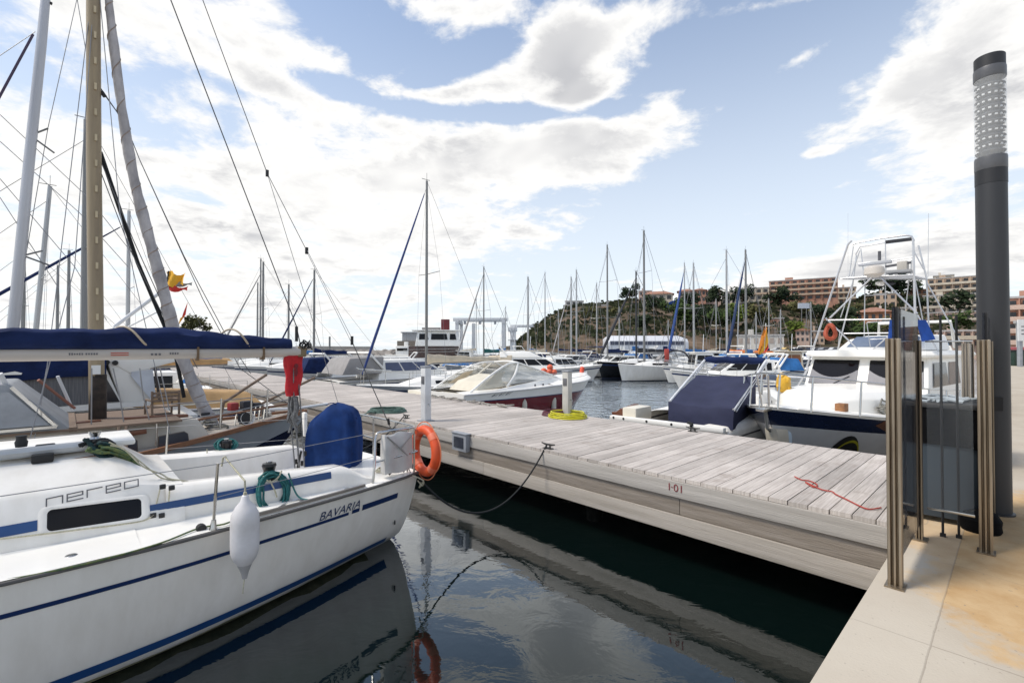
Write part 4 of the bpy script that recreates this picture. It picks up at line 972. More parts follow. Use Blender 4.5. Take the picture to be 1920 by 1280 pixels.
def sailboat(name, label, pos, yaw, L=9., B=3., hull=gel, mast_h=11., mast_x=.58, cover=navy_canvas, jib=None, stripe=stripe_navy, mastm=alu_dark, fs=.95, fb=1.3, group=GRP,
             hood=None, bimini=None, wire_r=.009, mast_r=.075, jib_r=.07, boom_l=.36, lean=0., spreaders=1, fenders=0, seed=0, keelmat=antifoul, lifeline=True, backstay=True, cat='sailboat', jib_top=.93):
    rr = random.Random(seed)
    b = empty(name, pos, yaw, label, cat, group)
    hu = Hull(L, B, fs, fb, transom=.72, rake=L*.07, p=.42, fine=1.7)
    mb = MB(); hu.mesh(mb, [(.12,0,1),(.17,1,1),(lambda x: (hu.sheer(x)-.06)/(hu.sheer(x)+.35),0,4),(.99,2,2)], n=20); ho = mb.build('hull', [hull, stripe, keelmat], b)
    mb = MB(); hu.deck(mb, n=14); mb.build('deck', gelw, b)
    S_ = trunk_loft(hu, L*.34, L*.74, B*.33, B*.15, .40); t_ = MB().loft(S_).build('cabin_trunk', gelw, b, angle=50)
    for sd in (1,-1):
        A = side_strip(S_, 1, 5, .38, .82)
        MB().grid([[Vector((p.x, sd*p.y, p.z)) for p in r] for r in A]).build('cabin_window', dark_glass, t_)
    mb = MB(); mb.hexa([Vector((x,y,z)) for z,(x0,x1,w) in ((fs+.01,(L*.06,L*.34,B*.30)),(fs+.24,(L*.08,L*.34,B*.31))) for x,y in ((x0,-w),(x1,-w),(x1,w),(x0,w))]); mb.build('cockpit_coaming', gel, b, bevel=.04)
    mx = L*mast_x; zc = hu.sheer(mx)+.38; top = mast_h
    def mp(z): t = (z-zc)/(top-zc); return Vector((mx-lean*t*(top-zc), 0, z))
    mo = MB().tube([mp(zc-.1), mp(lerp(zc,top,.5)), mp(top)], [mast_r*1.05, mast_r, mast_r*.8], 10).build('mast', mastm, b)
    MB().tube([mp(top), mp(top)+Vector((0,0,.35))], .008, 4).tube([mp(top)+Vector((-.15,0,.05)), mp(top)+Vector((.25,0,.05))], .012, 4).build('masthead_gear', wire, mo)
    spw = B*.30
    for k in range(spreaders):
        z = lerp(zc, top, (.52,) [0] if spreaders == 1 else (.36,.68)[k])
        MB().tube([mp(z)+Vector((-.12,-spw,.06)), mp(z), mp(z)+Vector((-.12,spw,.06))], .016, 5).build('spreader', mastm, mo)
    zb = zc+.55; bl = L*boom_l
    MB().tube([mp(zb)+Vector((-.05,0,0)), mp(zb)+Vector((-bl,0,.05))], .05, 8).build('boom', mastm, b)
    if cover is not None:
        sc = []
        for i in range(13):
            t = i/12; hgt = lerp(.20,.09,t)*(1+.10*sin(i*1.7+seed)); c = mp(zb)+Vector((-.0-bl*t, 0, .05+hgt*.75))
            if t == 0: hgt *= 1.5
            sc.append([c+Vector((0, .11*cos(a)*(1-.4*t)*(1+.12*sin(i+a*3)), hgt*sin(a))) for a in [2*pi*k/10 for k in range(10)]])
        MB().loft(sc).build('sail_cover', cover, b)
    bow = Vector((L*.985, 0, hu.sheer(L)+.06)); st = Vector((.05,0,fs+.05)); jt = mp(lerp(zc, top, jib_top))
    if jib is not None:
        d = jt-bow; pts = [bow+d*t for t in (.04,.08,.2,.4,.6,.8,.96)]
        MB().tube(pts, [.02,jib_r*.8,jib_r,jib_r*.95,jib_r*.8,jib_r*.6,.02], 8).build('furled_sail', jib, b)
    MB().tube([bow, jt], wire_r, 4).build('forestay', wire, b)
    if backstay: MB().tube([st, mp(top)], wire_r, 4).build('backstay', wire, b)
    for sd in (1,-1):
        zs = lerp(zc, top, .52 if spreaders == 1 else .68)
        ch = Vector((mx-.25, sd*hu.half(mx)*.93, hu.sheer(mx)))
        MB().tube([ch, mp(zs)+Vector((-.12,sd*spw,.06)), mp(top*.97)], wire_r*.8, 4).build('shroud', wire_thin, b)
    if lifeline:
        for sd in (1,-1):
            E_ = hu.edge(.1, L*.97, .55, -.06, sd, 10); mb = MB(); mb.tube(E_, .010, 4)
            for p in E_[::2]: mb.tube([p-Vector((0,0,.57)), p], .012, 4)
            mb.build('guard_rail', steel, b)
        P = hu.edge(L*.86, L*.985, .62, -.04, 1, 4); mb = MB(); mb.tube(P+[Vector((L*1.0,0,fb+.68))]+[Vector((p.x,-p.y,p.z)) for p in reversed(P)], .016, 5); mb.build('pulpit', steel, b)
    if hood is not None:
        sc = [[Vector((x, w*cos(a), fs+.35+h*sin(a))) for a in [pi*k/10 for k in range(11)]] for x,w,h in ((L*.33,B*.29,.72),(L*.37,B*.29,.70),(L*.44,B*.27,.22))]
        MB().loft(sc, closed=False).build('sprayhood', hood, b)
    if bimini is not None:
        mb = MB(); mb.grid([[Vector((x, y*B*.32, fs+1.75-.14*y*y)) for y in (-1,-.6,-.2,.2,.6,1)] for x in (L*.06,L*.14,L*.22,L*.30)]); bo = mb.build('bimini', bimini, b)
        mb = MB()
        for x in (L*.08,L*.28): mb.tube([Vector((L*.18, sd_*B*.34, fs+.2)) if k in (0,6) else Vector((x, B*.32*lerp(1,-1,(k-1)/4) if True else 0, fs+1.73-.14*(lerp(1,-1,(k-1)/4))**2)) for k,sd_ in zip(range(7),(1,1,1,1,1,1,-1))], .014, 5)
        mb.build('frame', steel, bo)
    for k in range(fenders):
        x = L*(.30+.18*k); sd = 1 if seed % 2 else -1
        for sd in (1,-1):
            p = Vector((x, sd*(hu.half(x)+.10), hu.sheer(x)-.65)); MB().lathe([(.03,0),(.10,.06),(.11,.35),(.09,.46),(.03,.52)], p, None, 10).build('fender', fender_white if k % 2 else navy_canvas, b)
    return b, hu
def motorboat(name, label, pos, yaw, L=7., B=2.6, hull=gel, style='cruiser', canopy=None, stripe=stripe_navy, fs=.85, fb=1.25, group=GRP, seed=0, outboard=False, win=dark_glass, band=(.10,.16), cat='motorboat', sup=gelw, height=1.0):
    b = empty(name, pos, yaw, label, cat, group)
    hu = Hull(L, B, fs, fb, transom=.90, rake=L*.11, p=.55, fine=2.0, wl=.80)
    mb = MB(); hu.mesh(mb, [(band[0],0,1),(band[1],1,1),(lambda x: (hu.sheer(x)-.05)/(hu.sheer(x)+.35),0,4),(.99,2,2)], n=18); mb.build('hull', [hull, stripe, antifoul], b)
    mb = MB(); hu.deck(mb, n=12, camber=.06); mb.build('deck', gelw, b)
    E_ = [hu.edge(0, L*.99, .0, .012, sd, 18) for sd in (1,-1)]; MB().tube(E_[0]+list(reversed(E_[1])), .022, 5).build('rubbing_strake', mat('strake_grey',(.25,.25,.26),.5), b)
    h = height
    def house(x0,x1,x2,x3,w,z0,z1,nm,m,par=None):   # x0..x3 along bottom (aft, fore), x1..x2 along top
        P = [(x0,-w,z0),(x3,-w*.82,z0),(x3,w*.82,z0),(x0,w,z0),(x1,-w*.86,z1),(x2,-w*.74,z1),(x2,w*.74,z1),(x1,w*.86,z1)]
        return MB().hexa([Vector(p) for p in P]).build(nm, m, par or b, bevel=.05)
    def panes(x0,x1,x2,x3,w,z0,z1,par,cuts=2,front=True):
        def P(s,t): # s along 0..1, t height
            xb, xt = lerp(x0,x3,s), lerp(x1,x2,s); wb, wt = lerp(w,w*.82,s), lerp(w*.86,w*.74,s)
            return Vector((lerp(xb,xt,t), lerp(wb,wt,t)+.012, lerp(z0,z1,t)))
        for sd in (1,-1):
            for c in range(cuts):
                a, e = lerp(.08,.94,c/cuts)+.012, lerp(.08,.94,(c+1)/cuts)-.012
                q = [P(a,.42),P(e,.42),P(e,.86),P(a,.86)]; MB().poly([Vector((p.x,sd*p.y,p.z)) for p in q]).build('side_window', win, par)
        if front:
            def Fp(s,t): return Vector((lerp(x3,x2,t)+.014, lerp(lerp(-w*.82,w*.82,s), lerp(-w*.74,w*.74,s), t), lerp(z0,z1,t)))
            for s0,s1 in ((.05,.48),(.52,.95)): MB().poly([Fp(s0,.36),Fp(s1,.36),Fp(s1,.90),Fp(s0,.90)]).build('windscreen', win, par)
    zd = fs+.02
    if style in ('cruiser','fly'):
        a = (L*.22,L*.24,L*.52,L*.72,B*.40,zd,zd+.95*h)
        ho = house(*a,'superstructure',sup); panes(*a,ho,3)
        if style == 'fly':
            f2 = house(L*.16,L*.16,L*.40,L*.50,B*.38,zd+.95*h,zd+1.35*h,'flybridge',sup); 
            MB().poly([Vector((L*.475,-B*.28,zd+1.36*h)),Vector((L*.475,B*.28,zd+1.36*h)),Vector((L*.43,B*.24,zd+1.62*h)),Vector((L*.43,-B*.24,zd+1.62*h))]).build('fly_windscreen', win, f2)
            MB().tube([(L*.20,-B*.36,zd+1.3*h),(L*.14,-B*.33,zd+1.95*h),(L*.14,B*.33,zd+1.95*h),(L*.20,B*.36,zd+1.3*h)], .05, 6).build('radar_arch', gelw, f2)
        else:
            MB().tube([(L*.25,-B*.40,zd+.5),(L*.17,-B*.37,zd+1.30*h),(L*.17,B*.37,zd+1.30*h),(L*.25,B*.40,zd+.5)], .055, 6, smooth=0).build('arch', gelw, b)
        if canopy: MB().hexa([Vector(p) for p in ((L*.02,-B*.40,zd+.30),(L*.24,-B*.40,zd+.30),(L*.24,B*.40,zd+.30),(L*.02,B*.40,zd+.30),(L*.07,-B*.34,zd+1.05*h),(L*.26,-B*.36,zd+1.12*h),(L*.26,B*.36,zd+1.12*h),(L*.07,B*.34,zd+1.05*h))]).build('cockpit_canopy', canopy, b, bevel=.08)
    elif style == 'pilot':
        a = (L*.34,L*.36,L*.58,L*.62,B*.34,zd,zd+1.35*h); ho = house(*a,'wheelhouse',sup); panes(*a,ho,2)
        MB().box((L*.47,0,zd+1.38*h),(L*.30,B*.66,.06)).build('roof', sup, ho, bevel=.02)
        a2 = (L*.58,L*.58,L*.74,L*.84,B*.30,zd,zd+.42); house(*a2,'foredeck_trunk',sup)
        MB().tube([(L*.44,0,zd+1.4),(L*.43,0,zd+2.6)], .025, 6).build('signal_mast', alu_white, ho)
    elif style == 'open':
        P = [(L*.50,-B*.32,zd),(L*.62,-B*.30,zd),(L*.62,B*.30,zd),(L*.50,B*.32,zd),(L*.44,-B*.26,zd+.45),(L*.46,-B*.26,zd+.45),(L*.46,B*.26,zd+.45),(L*.44,B*.26,zd+.45)]
        MB().hexa([Vector(p) for p in P]).build('windscreen', grey_glass, b)
        MB().box((L*.25,0,zd+.10),(L*.32,B*.70,.16)).build('cockpit_lining', gelcream, b, bevel=.04)
        if canopy: MB().hexa([Vector(p) for p in ((L*.04,-B*.42,zd),(L*.60,-B*.38,zd),(L*.60,B*.38,zd),(L*.04,B*.42,zd),(L*.10,-B*.26,zd+.38),(L*.50,-B*.26,zd+.55),(L*.50,B*.26,zd+.55),(L*.10,B*.26,zd+.38))]).build('boat_cover', canopy, b, bevel=.10)
    if outboard:
        mb = MB(); mb.box((-.22,0,fs+.28),(.34,.32,.42)).box((-.18,0,fs-.35),(.16,.14,.9)); mb.build('outboard_engine', black_rubber, b, bevel=.06)
    P = hu.edge(L*.55, L*.975, .42, -.05, 1, 7); mb = MB(); mb.tube(P+[Vector((L*1.0,0,fb+.46))]+[Vector((p.x,-p.y,p.z)) for p in reversed(P)], .014, 5)
    for p in P[::2]:
        for sd in (1,-1): mb.tube([(p.x,sd*p.y,p.z-.44),(p.x,sd*p.y,p.z)], .011, 4)
    mb.build('bow_rail', steel, b)
    return b, hu

# ------------------------------------------------------------------ the old wooden-decked ketch next along (bow to the pier)
UK, VK, LK = 10.0, -9.0, 12.65
ketch = empty('wooden_ketch', W(UK, VK, 0), YAW, 'old grey hulled sailing yacht with teak deck, brown toe rail and tan wooden mast', 'sailboat')
KI = inv(ketch)
def Kl(p): return KI @ Vector(p)
def K(u, v, z): return Vector((v-VK, u-UK, z))
class KH(Hull):
    def sheer(s, x): t = max(0, x-9.3)/3.35; return .93 + .27*t**1.15
hk = KH(LK, 3.7, 1, 1.2, rake=1.3, p=.45, draft=.4, wl=.82, deckT=smooth_tab([(0,1.1),(2,1.55),(5,1.84),(8,1.8),(9.7,1.48),(10.54,1.10),(11.22,.75),(12,.36),(12.65,.03)]))
mb = MB(); hk.mesh(mb, [(lambda x: 1-(tab([(9,.36),(11.3,.48),(12.6,.92)],x)+.4)/(hk.sheer(x)+.4),0,5),(.995,1,5)], n=34)
mb.build('hull', [gelgrey, hullnavy], ketch, angle=60)
mb = MB(); hk.deck(mb, n=26, camber=.03); mb.build('deck', mat('deck_sand',(.42,.38,.33),.8,var=.12), ketch)
mb = MB()
for sd in (1,-1): mb.loft([[p+Vector((0,a,b)) for a,b in ((-.04,-.02),(.025,-.02),(.025,.055),(-.04,.055))] for p in hk.edge(.2,12.6,0,0,sd,40)])
mb.build('toe_rail', railwood, ketch)
def ktrunk(v0, v1, hw, z0, z1, nm, m, slope=.25):
    a = v0-VK; b_ = v1-VK
    return MB().hexa([Vector(p) for p in ((a,-hw,z0),(b_,-hw*.72,z0),(b_,hw*.72,z0),(a,hw,z0),(a,-hw+.08,z1),(b_-slope,-hw*.72+.06,z1),(b_-slope,hw*.72-.06,z1),(a,hw-.08,z1))]).build(nm, m, ketch, bevel=.03)
kt = ktrunk(-5.2, 1.85, 1.22, .93, 1.34, 'cabin_trunk', mat('trunk_ivory',(.56,.52,.45),.6,var=.1))
mb = MB()
for k in range(17):
    y = -1.08+.135*k; x1 = 1.5-VK
    if abs(y) < 1.1: mb.box(((-5+1.42)/2-VK, y*.9, 1.365), (6.3, .114, .03))
mb.build('teak_planking', teak, kt)
def kport(px, nm='port_window'):
    P = [Kl(atu(a,b,8.86)) for a,b in px]; o_ = Vector((0,-.02,0))
    MB().poly([p+o_*1.6 for p in P], (0,.01,0)).build(nm, grey_glass, kt)
    c = sum(P, Vector())/len(P); mb = MB(); Q = [c+(p-c)*1.12+o_ for p in P]
    mb.tube(P+[P[0]], .012, 5); mb.build('port_frame', mat('port_frame',(.10,.08,.06),.5), kt)
kport([(216,829),(250,822),(256,826),(257,848),(252,853),(216,860)]); kport([(298,818),(345,809),(351,813),(353,826),(349,830),(296,841)])
for px in ([(85,802),(190,792)],[(232,787),(352,781)]): 
    a, b_ = [Kl(atu(x,y,9.6)) for x,y in px]; MB().bar(a, b_, .10, .09).build('hatch_coaming', mahogany, kt, bevel=.01)
MB().bar(Kl(atu(-20,852,9.0)), Kl(atu(275,808,9.0)), .05, .07).build('hand_rail', mahogany, kt, bevel=.01)
MB().bar(Kl(atu(262,806,9.2)), Kl(atu(540,757,9.75)), .03, .035).build('grab_rail', railwood, ketch, bevel=.006)
MB().tube([Kl(atu(a,b,9.2)) for a,b in ((215,820),(300,792),(420,775),(548,747))], .010, 6).build('lifeline', wire_thin, ketch)
MB().tube([Kl(atu(a,b,9.1)) for a,b in ((320,757),(425,750),(540,738))], .008, 6).build('lifeline', wire_thin, ketch)
for a,b,c in ((222,855,800),(292,850,790),(413,805,747),(470,790,735),(500,782,730)): MB().tube([Kl(atu(a,b,9.0)), Kl(atu(a+2,c,9.0))], .014, 6).build('stanchion', steel, ketch)
for a,b,c in ((222,870,800),(236,862,798)): MB().tube([Kl(atu(a,b,8.62)), Kl(atu(a+1,c,8.8))], .020, 6).build('stanchion_post', teak, ketch)
# wheelhouse with raked windscreen at the left edge of the picture
wh = MB().hexa([K(8.95,-6,1.34),K(9.0,.12,1.34),K(11,.12,1.34),K(11.05,-6,1.34),K(9.1,-6,2.02),K(9.15,-.52,2.02),K(10.85,-.52,2.02),K(10.9,-6,2.02)]).build('wheelhouse', mat('house_grey',(.30,.31,.32),.5,var=.12), ketch, bevel=.03)
MB().poly([K(8.955,-1.4,1.46),K(8.985,-.13,1.46),K(9.10,-.52,1.92),K(9.07,-1.4,1.92)], (0,-.012,0)).build('side_window', mat('pale_pane',(.34,.35,.36),.15,var=.15), wh)
mb = MB()
for a,b_ in (((8.94,-1.5,1.43),(8.97,-.06,1.43)),((8.97,-.06,1.43),(9.12,-.50,1.98))): mb.bar(K(*a)+Vector((0,-.02,0)), K(*b_)+Vector((0,-.02,0)), .03, .035)
mb.build('window_bar', steel, wh)
MB().bar(K(8.98,.10,1.37), K(11.02,.10,1.37), .08, .06).build('sill', teak, wh)
# mast, furled staysail, rigging
km = MB().tube([Kl(atu(182,790,10)), Kl(atu(180,612,10)), Kl(atu(176,300,10)), Kl(atu(175,-20,10)), Kl(atu(172,-300,10))], [.098,.098,.095,.088,.085], 14).build('mast', wood_mast, ketch)
mb = MB()
for k in range(15):
    y = 690-48*k; mb.box(Kl(atu(180-.008*(640-y)+3,y,9.89)), (.03,.025,.10))
mb.build('mast_step', mat('step_pale',(.55,.46,.30),.6), km)
bt = MB().lathe([(.10,-.02),(.112,0),(.108,.70),(.103,.72)], Kl(atu(183,787,10)), None, 14).build('mast_boot', mat('boot_mottled',(.05,.035,.025),.8,var=.5,scale=9,c2=(.012,.010,.010)), km)
MB().box(Kl(atu(180,693,9.86)),(.11,.02,.14)).build('mast_label', sign_white, km)
rs = random.Random(5); SP = [Kl(atu(a,b,10)) for a,b in ((405,808),(398,795),(380,760),(358,710),(335,650),(318,590),(300,520),(275,430),(250,330),(228,200),(208,40),(200,-40))]
SPs = catmull(SP, 6); rad = []
for i in range(len(SPs)):
    t = i/(len(SPs)-1); r0 = tab([(0,.05),(.03,.095),(.1,.105),(.25,.10),(.45,.092),(.65,.08),(.85,.065),(1,.05)], t); rad.append(r0*(1+.08*sin(i*.9)+.05*sin(i*2.3)))
MB().tube(SPs, rad, 14).build('furled_staysail', sailcloth, ketch, angle=80)
hx = []
for i in range(0, len(SPs)*6):
    t = i/(len(SPs)*6); p = SPs[min(int(i/6), len(SPs)-1)]; a = i*.42; r_ = rad[min(int(i/6), len(rad)-1)]*1.0
    hx.append(p.lerp(SPs[min(int(i/6)+1, len(SPs)-1)], (i%6)/6)+Vector((r_*cos(a), r_*sin(a), 0)))
MB().tube(hx, .009, 4).build('sail_seam', mat('seam_tan',(.30,.24,.20),.8), ketch)
MB().lathe([(.11,0),(.12,.03),(.06,.05),(.06,.10),(.12,.12),(.11,.15)], SP[0]-Vector((0,0,.12)), None, 14).build('furling_drum', steel, ketch)
mb = MB(); rj = random.Random(8)
for k in range(14):
    c = Kl(atu(398+rj.uniform(-24,18), 803+rj.uniform(-14,12), 9.7+rj.uniform(-.2,.2))); mb.tube([c+Vector((rj.uniform(-.12,.12),rj.uniform(-.1,.1),rj.uniform(-.05,.06))) for _ in range(5)], .014, 5, smooth=3)
mb.build('sheet_tangle', mat('rope_mottled',(.30,.29,.25),.9,var=.35,scale=20,c2=(.06,.06,.06)), ketch)
for px in ([(188,285),(258,492),(308,610),(330,668),(345,745)],): MB().tube([Kl(atu(a,b,10.05)) for a,b in px], .030, 6).build('dark_stay', rope_black, ketch)
for px in ([(188,300),(250,450),(300,560),(370,690)],[(188,320),(245,470),(330,640)],[(190,170),(235,232),(262,300),(380,560),(450,690),(556,768)],[(262,300),(345,480),(430,640),(470,700)],[(185,160),(240,240)]):
    MB().tube([Kl(atu(a,b,10.0)) for a,b in px], .007, 5).build('rigging_line', wire, ketch)
MB().tube([Kl(atu(190,172,10)), Kl(atu(197,182,10))], .03, 6).build('block', black_rubber, km)
for px in ([(178,-60),(88,690),(60,850)],[(180,-60),(140,500),(52,838)],[(182,-60),(225,400),(330,860)]):
    MB().tube([Kl(atu(px[0][0],px[0][1],10)), Kl(atu(px[1][0],px[1][1],9.6)), Kl(atu(px[2][0],px[2][1],8.8))], .006, 5).build('shroud', wire_thin, ketch)
MB().tube([Kl(atu(72,712,9.6)), Kl(atu(140,765,9.9))], .022, 6).build('red_line', mat('rope_faded_red',(.32,.15,.11),.9), ketch)
MB().tube([Kl(atu(0,700,9.2)), Kl(atu(33,765,9.4))], .03, 6).build('support_bar', alu_white, ketch)
MB().tube([Kl(atu(108,705,9.8)), Kl(atu(135,765,9.9))], .022, 6).build('support_bar', alu_white, ketch)
# bow gear
for nm, px, u_ in (('bowsprit_rail',[(412,806),(418,760),(430,748),(500,702)],9.75),('bowsprit_rail',[(492,790),(492,760),(500,752),(590,708)],10.25)):
    MB().tube([Kl(atu(a,b,u_)) for a,b in px], .026, 8, smooth=3).build(nm, teak, ketch)
MB().tube([Kl(atu(a,b,10.0)) for a,b in ((505,768),(560,765),(614,757))], .030, 8).build('bowsprit', alu_white, ketch)
v_ = MB().lathe([(.07,-.10),(.075,.0),(.09,.05),(.12,.10),(.115,.105),(.08,.04)], Kl(atu(462,786,9.6)), Matrix.Rotation(1.3,3,'X'), 16).build('cowl_vent', gelw, ketch)
MB().lathe([(.10,.0),(.112,.004)], Kl(atu(458,784,9.52)), Matrix.Rotation(1.45,3,'X'), 16).build('vent_mouth', ink_black, v_)
for a,b,m_,s_ in ((478,790,gelw,.07),(437,762,mat('can_red',(.30,.03,.03),.6),.10),(462,760,dark_canvas,.12),(480,762,dark_canvas,.10),(500,778,steel,.09),(512,784,dark_canvas,.06)):
    MB().box(Kl(atu(a,b,10.1)), (s_*1.6,s_*1.4,s_*1.5), Matrix.Rotation(a,3,'Z')).build('deck_gear', m_, ketch, bevel=.03)
mb = MB()
for k in range(7): mb.tube([Kl(atu(440+9*k,798-2*k,9.7)), Kl(atu(444+9*k,776-2*k+6*sin(k),9.9)), Kl(atu(450+9*k,795-2*k,10.0))], .012, 5, smooth=3)
mb.build('windlass_chain', mat('galvanised',(.28,.28,.27),.5,.6), ketch)
# loose gear about the deck
rj = random.Random(31)
for a,b,w_,m_ in ((120,808,.20,dark_canvas),(138,806,.14,gelw),(152,804,.10,steel),(214,800,.12,mahogany),(262,796,.10,dark_canvas),(372,788,.12,gelw),(386,776,.10,dark_canvas)):
    MB().box(Kl(atu(a,b,9.9)), (w_*1.5,w_,w_*.6), Matrix.Rotation(a*.1,3,'Z')).build('deck_gear', m_, ketch, bevel=.02)
mb = MB()
for k in range(9): mb.tube([Kl(atu(rj.uniform(100,260),rj.uniform(800,812),9.7)), Kl(atu(rj.uniform(100,260),rj.uniform(796,806),9.9)), Kl(atu(rj.uniform(140,300),rj.uniform(798,806),10.0))], .010, 5, smooth=4)
mb.build('loose_sheets', mat('rope_mottled',(.30,.29,.25),.9,var=.35,scale=20,c2=(.06,.06,.06)), ketch)
for px in ([(88,690),(70,790),(62,838)],[(172,690),(171,830)],[(212,690),(226,752),(238,830)],[(262,690),(268,740),(290,828)],[(300,690),(318,770)]):
    MB().tube([Kl(atu(a,b,9.3)) for a,b in px], .009, 5).build('shroud', wire_thin, ketch)
# folding wooden chair on the foredeck
ch = empty('folding_chair', Kl(atu(303,785,10.0)) if False else atu(303,786,10.0), radians(142), 'weathered wooden folding chair standing on the deck of the grey yacht', 'chair')
MB().bar((-.02,-.19,.23),(-.02,.19,.23),.36,.022).build('seat', teak, ch)
mb = MB()
for z in (.34,.40,.46): mb.bar((-.20,-.17,z),(-.20,.17,z),.014,.045)
mb.build('backrest', teak, ch)
mb = MB()
for y in (-.19,.19): MB().bar((-.21,y,.0),(-.20,y,.50),.03,.022).build('rear_leg', teak, ch); MB().bar((.17,y,.0),(.15,y,.34),.03,.022).build('front_leg', teak, ch); MB().bar((-.22,y,.34),(.20,y,.345),.04,.02).build('armrest', teak, ch)

# ------------------------------------------------------------------ motor sailer beyond the ketch
ms = empty('motor_sailer', W(14.2, 2.2, 0), YAW+pi, 'big white motor sailer with grey curtained wheelhouse windows under a navy canvas awning', 'motor yacht')
MI = inv(ms)
def Ml(p): return MI @ Vector(p)
def MU(u, v, z): return Vector((2.2-v, 14.2-u, z))
hm = Hull(13, 3.5, 1.0, 1.5, transom=.9, rake=1.2, p=.4)
mb = MB(); hm.mesh(mb, [(.14,0,2),(.20,1,1),(.70,0,3),(.99,1,2)], n=20); mb.build('hull', [gelw, mat('hull_grey_dark',(.10,.10,.105),.4)], ms)
mb = MB(); hm.deck(mb, n=12); mb.build('deck', gelw, ms)
hs_ = MB().hexa([MU(12.6,-7,1.0),MU(12.6,1.0,1.0),MU(15.8,1.0,1.0),MU(15.8,-7,1.0),MU(12.75,-7,2.34),MU(12.75,.55,2.34),MU(15.65,.55,2.34),MU(15.65,-7,2.34)]).build('deckhouse', gelw, ms, bevel=.03)
def mpoly(nm, px, u_, m, par, th=.02): return MB().poly([Ml(atu(a,b,u_)) for a,b in px], (0,th,0)).build(nm, m, par)
mpoly('window', [(-120,690),(25,700),(38,764),(-90,780)], 12.60, curtain, hs_); mpoly('window', [(30,700),(108,702),(130,760),(38,763)], 12.60, curtain, hs_)
mpoly('window', [(112,702),(175,703),(178,756),(134,759)], 12.60, curtain, hs_); mpoly('window', [(196,703),(225,753),(194,754)], 12.60, mat('quarter_glass',(.035,.035,.04),.1), hs_)
sc = []
for i in range(9):
    v = lerp(-5, .62, i/8); dz = .03*sin(i*1.9)+.02*sin(i*.8)
    sc.append([MU(12.52,v,1.93+dz),MU(12.49,v,2.12),MU(12.55,v,2.40),MU(12.9,v,2.5),MU(15.5,v,2.5),MU(15.8,v,2.4),MU(15.9,v,1.95),MU(15.75,v,1.95),MU(15.6,v,2.3),MU(12.8,v,2.3),MU(12.6,v,1.95)])
MB().loft(sc).build('awning', navy_canvas, ms, angle=60)
mpoly('awning_fold', [(3,700),(28,696),(42,699),(40,702),(3,703)], 12.45, gelw, hs_, .03)
sp_ = MB().poly([Ml(atu(a,b,12.66)) for a,b in ((198,672),(282,686),(285,755),(280,762),(228,756))], (0,-3.0,0)).build('superstructure', gelw, ms, bevel=.04)
MB().poly([Ml(atu(a,b,12.64)) for a,b in ((196,672),(345,666),(345,674),(283,690),(244,700))], (0,-3.1,0)).build('hard_top', gelw, ms, bevel=.02)
for a,b in ((200,679),(216,680)): MB().lathe([(.05,-.01),(.05,.02)], Ml(atu(a,b,12.62)), Matrix.Rotation(pi/2,3,'X'), 12).build('porthole', ink_black, sp_)
mpoly('cabin_door', [(246,697),(286,692),(292,742),(284,750),(246,705)], 12.62, mat('door_white',(.62,.65,.70),.4), sp_)
mpoly('door_edge', [(288,688),(293,688),(301,748),(296,750)], 12.61, mat('door_frame_dark',(.05,.035,.03),.5), sp_)
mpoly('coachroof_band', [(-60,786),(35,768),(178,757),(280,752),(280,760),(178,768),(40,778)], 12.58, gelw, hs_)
mpoly('shadow_gap', [(-60,800),(42,781),(178,771),(280,763),(280,773),(178,785),(50,795)], 12.56, mat('gap_shade',(.09,.085,.08),.6), hs_)  # dark strip painted as the shadow below the coachroof band
m1 = [Ml(atu(a,b,13.4)) for a,b in ((22,640),(30,560),(55,300),(78,80),(86,-8))]
mm = MB().tube(m1, [.092,.09,.085,.08,.072], 12).build('mast', mat('mast_silver',(.50,.50,.52),.4,.4,var=.08,streak=(1,1,.1)), ms)
for px in ([(62,252),(90,241)],[(62,258),(102,287)],[(40,480),(80,470)],[(40,478),(92,497)],): MB().tube([Ml(atu(a,b,13.4)) for a,b in px], .018, 6).build('spreader', alu_dark, mm)
MB().tube([Ml(atu(86,2,13.4)), Ml(atu(98,8,13.4))], .03, 6).build('masthead_light', black_rubber, mm)
MB().tube([Ml(atu(a,b,13.0)) for a,b in ((62,65),(0,180),(-40,254))], .022, 6).build('dark_stay', mat('stay_purple',(.06,.04,.08),.7), ms)
for px in ([(66,60),(-20,118)],[(0,215),(165,370),(260,490)],[(0,265),(150,400),(240,500)],[(0,335),(140,500),(200,600)],[(0,370),(110,540)],[(144,0),(90,240),(45,500)],[(145,0),(160,90)]):
    MB().tube([Ml(atu(a,b,13.4)) for a,b in px], .007, 5).build('rigging_line', wire_thin, ms)

# ------------------------------------------------------------------ yachts further along the near side of the pier (their masts crowd the left of the picture)
def near_side(label, u, v_bow, yaw_pi, **k): return sailboat('moored_yacht', label, W(u, v_bow, 0), YAW+(pi if yaw_pi else 0), **k)
near_side('white yacht whose stout grey mast rises just left of the tan wooden mast', 17.3, 4.2, True, L=10, B=3.2, mast_h=8.7, mast_x=.38, mast_r=.09, mastm=alu_dark, cover=tan_canvas, jib=None, seed=1, boom_l=.34, wire_r=.007)
near_side('white yacht with a slim pale mast between the two leftmost tall masts', 21.3, 4.0, True, L=9.5, B=3., mast_h=7.7, mast_x=.50, mast_r=.07, mastm=alu, cover=cream_canvas, seed=2, lean=.06, wire_r=.008)
near_side('white yacht whose thin mast shows just right of the tan wooden mast', 25.3, 4.2, True, L=9.5, B=3., mast_h=8.2, mast_x=.24, mast_r=.075, mastm=alu, cover=azure_canvas, jib=navy_canvas, seed=3, wire_r=.008)
near_side('white yacht with a tan sail cover seen under the navy boom', 29.5, 4.2, True, L=10, B=3.2, mast_h=7.0, mast_x=.55, cover=tan_canvas, seed=4, hood=grey_canvas)
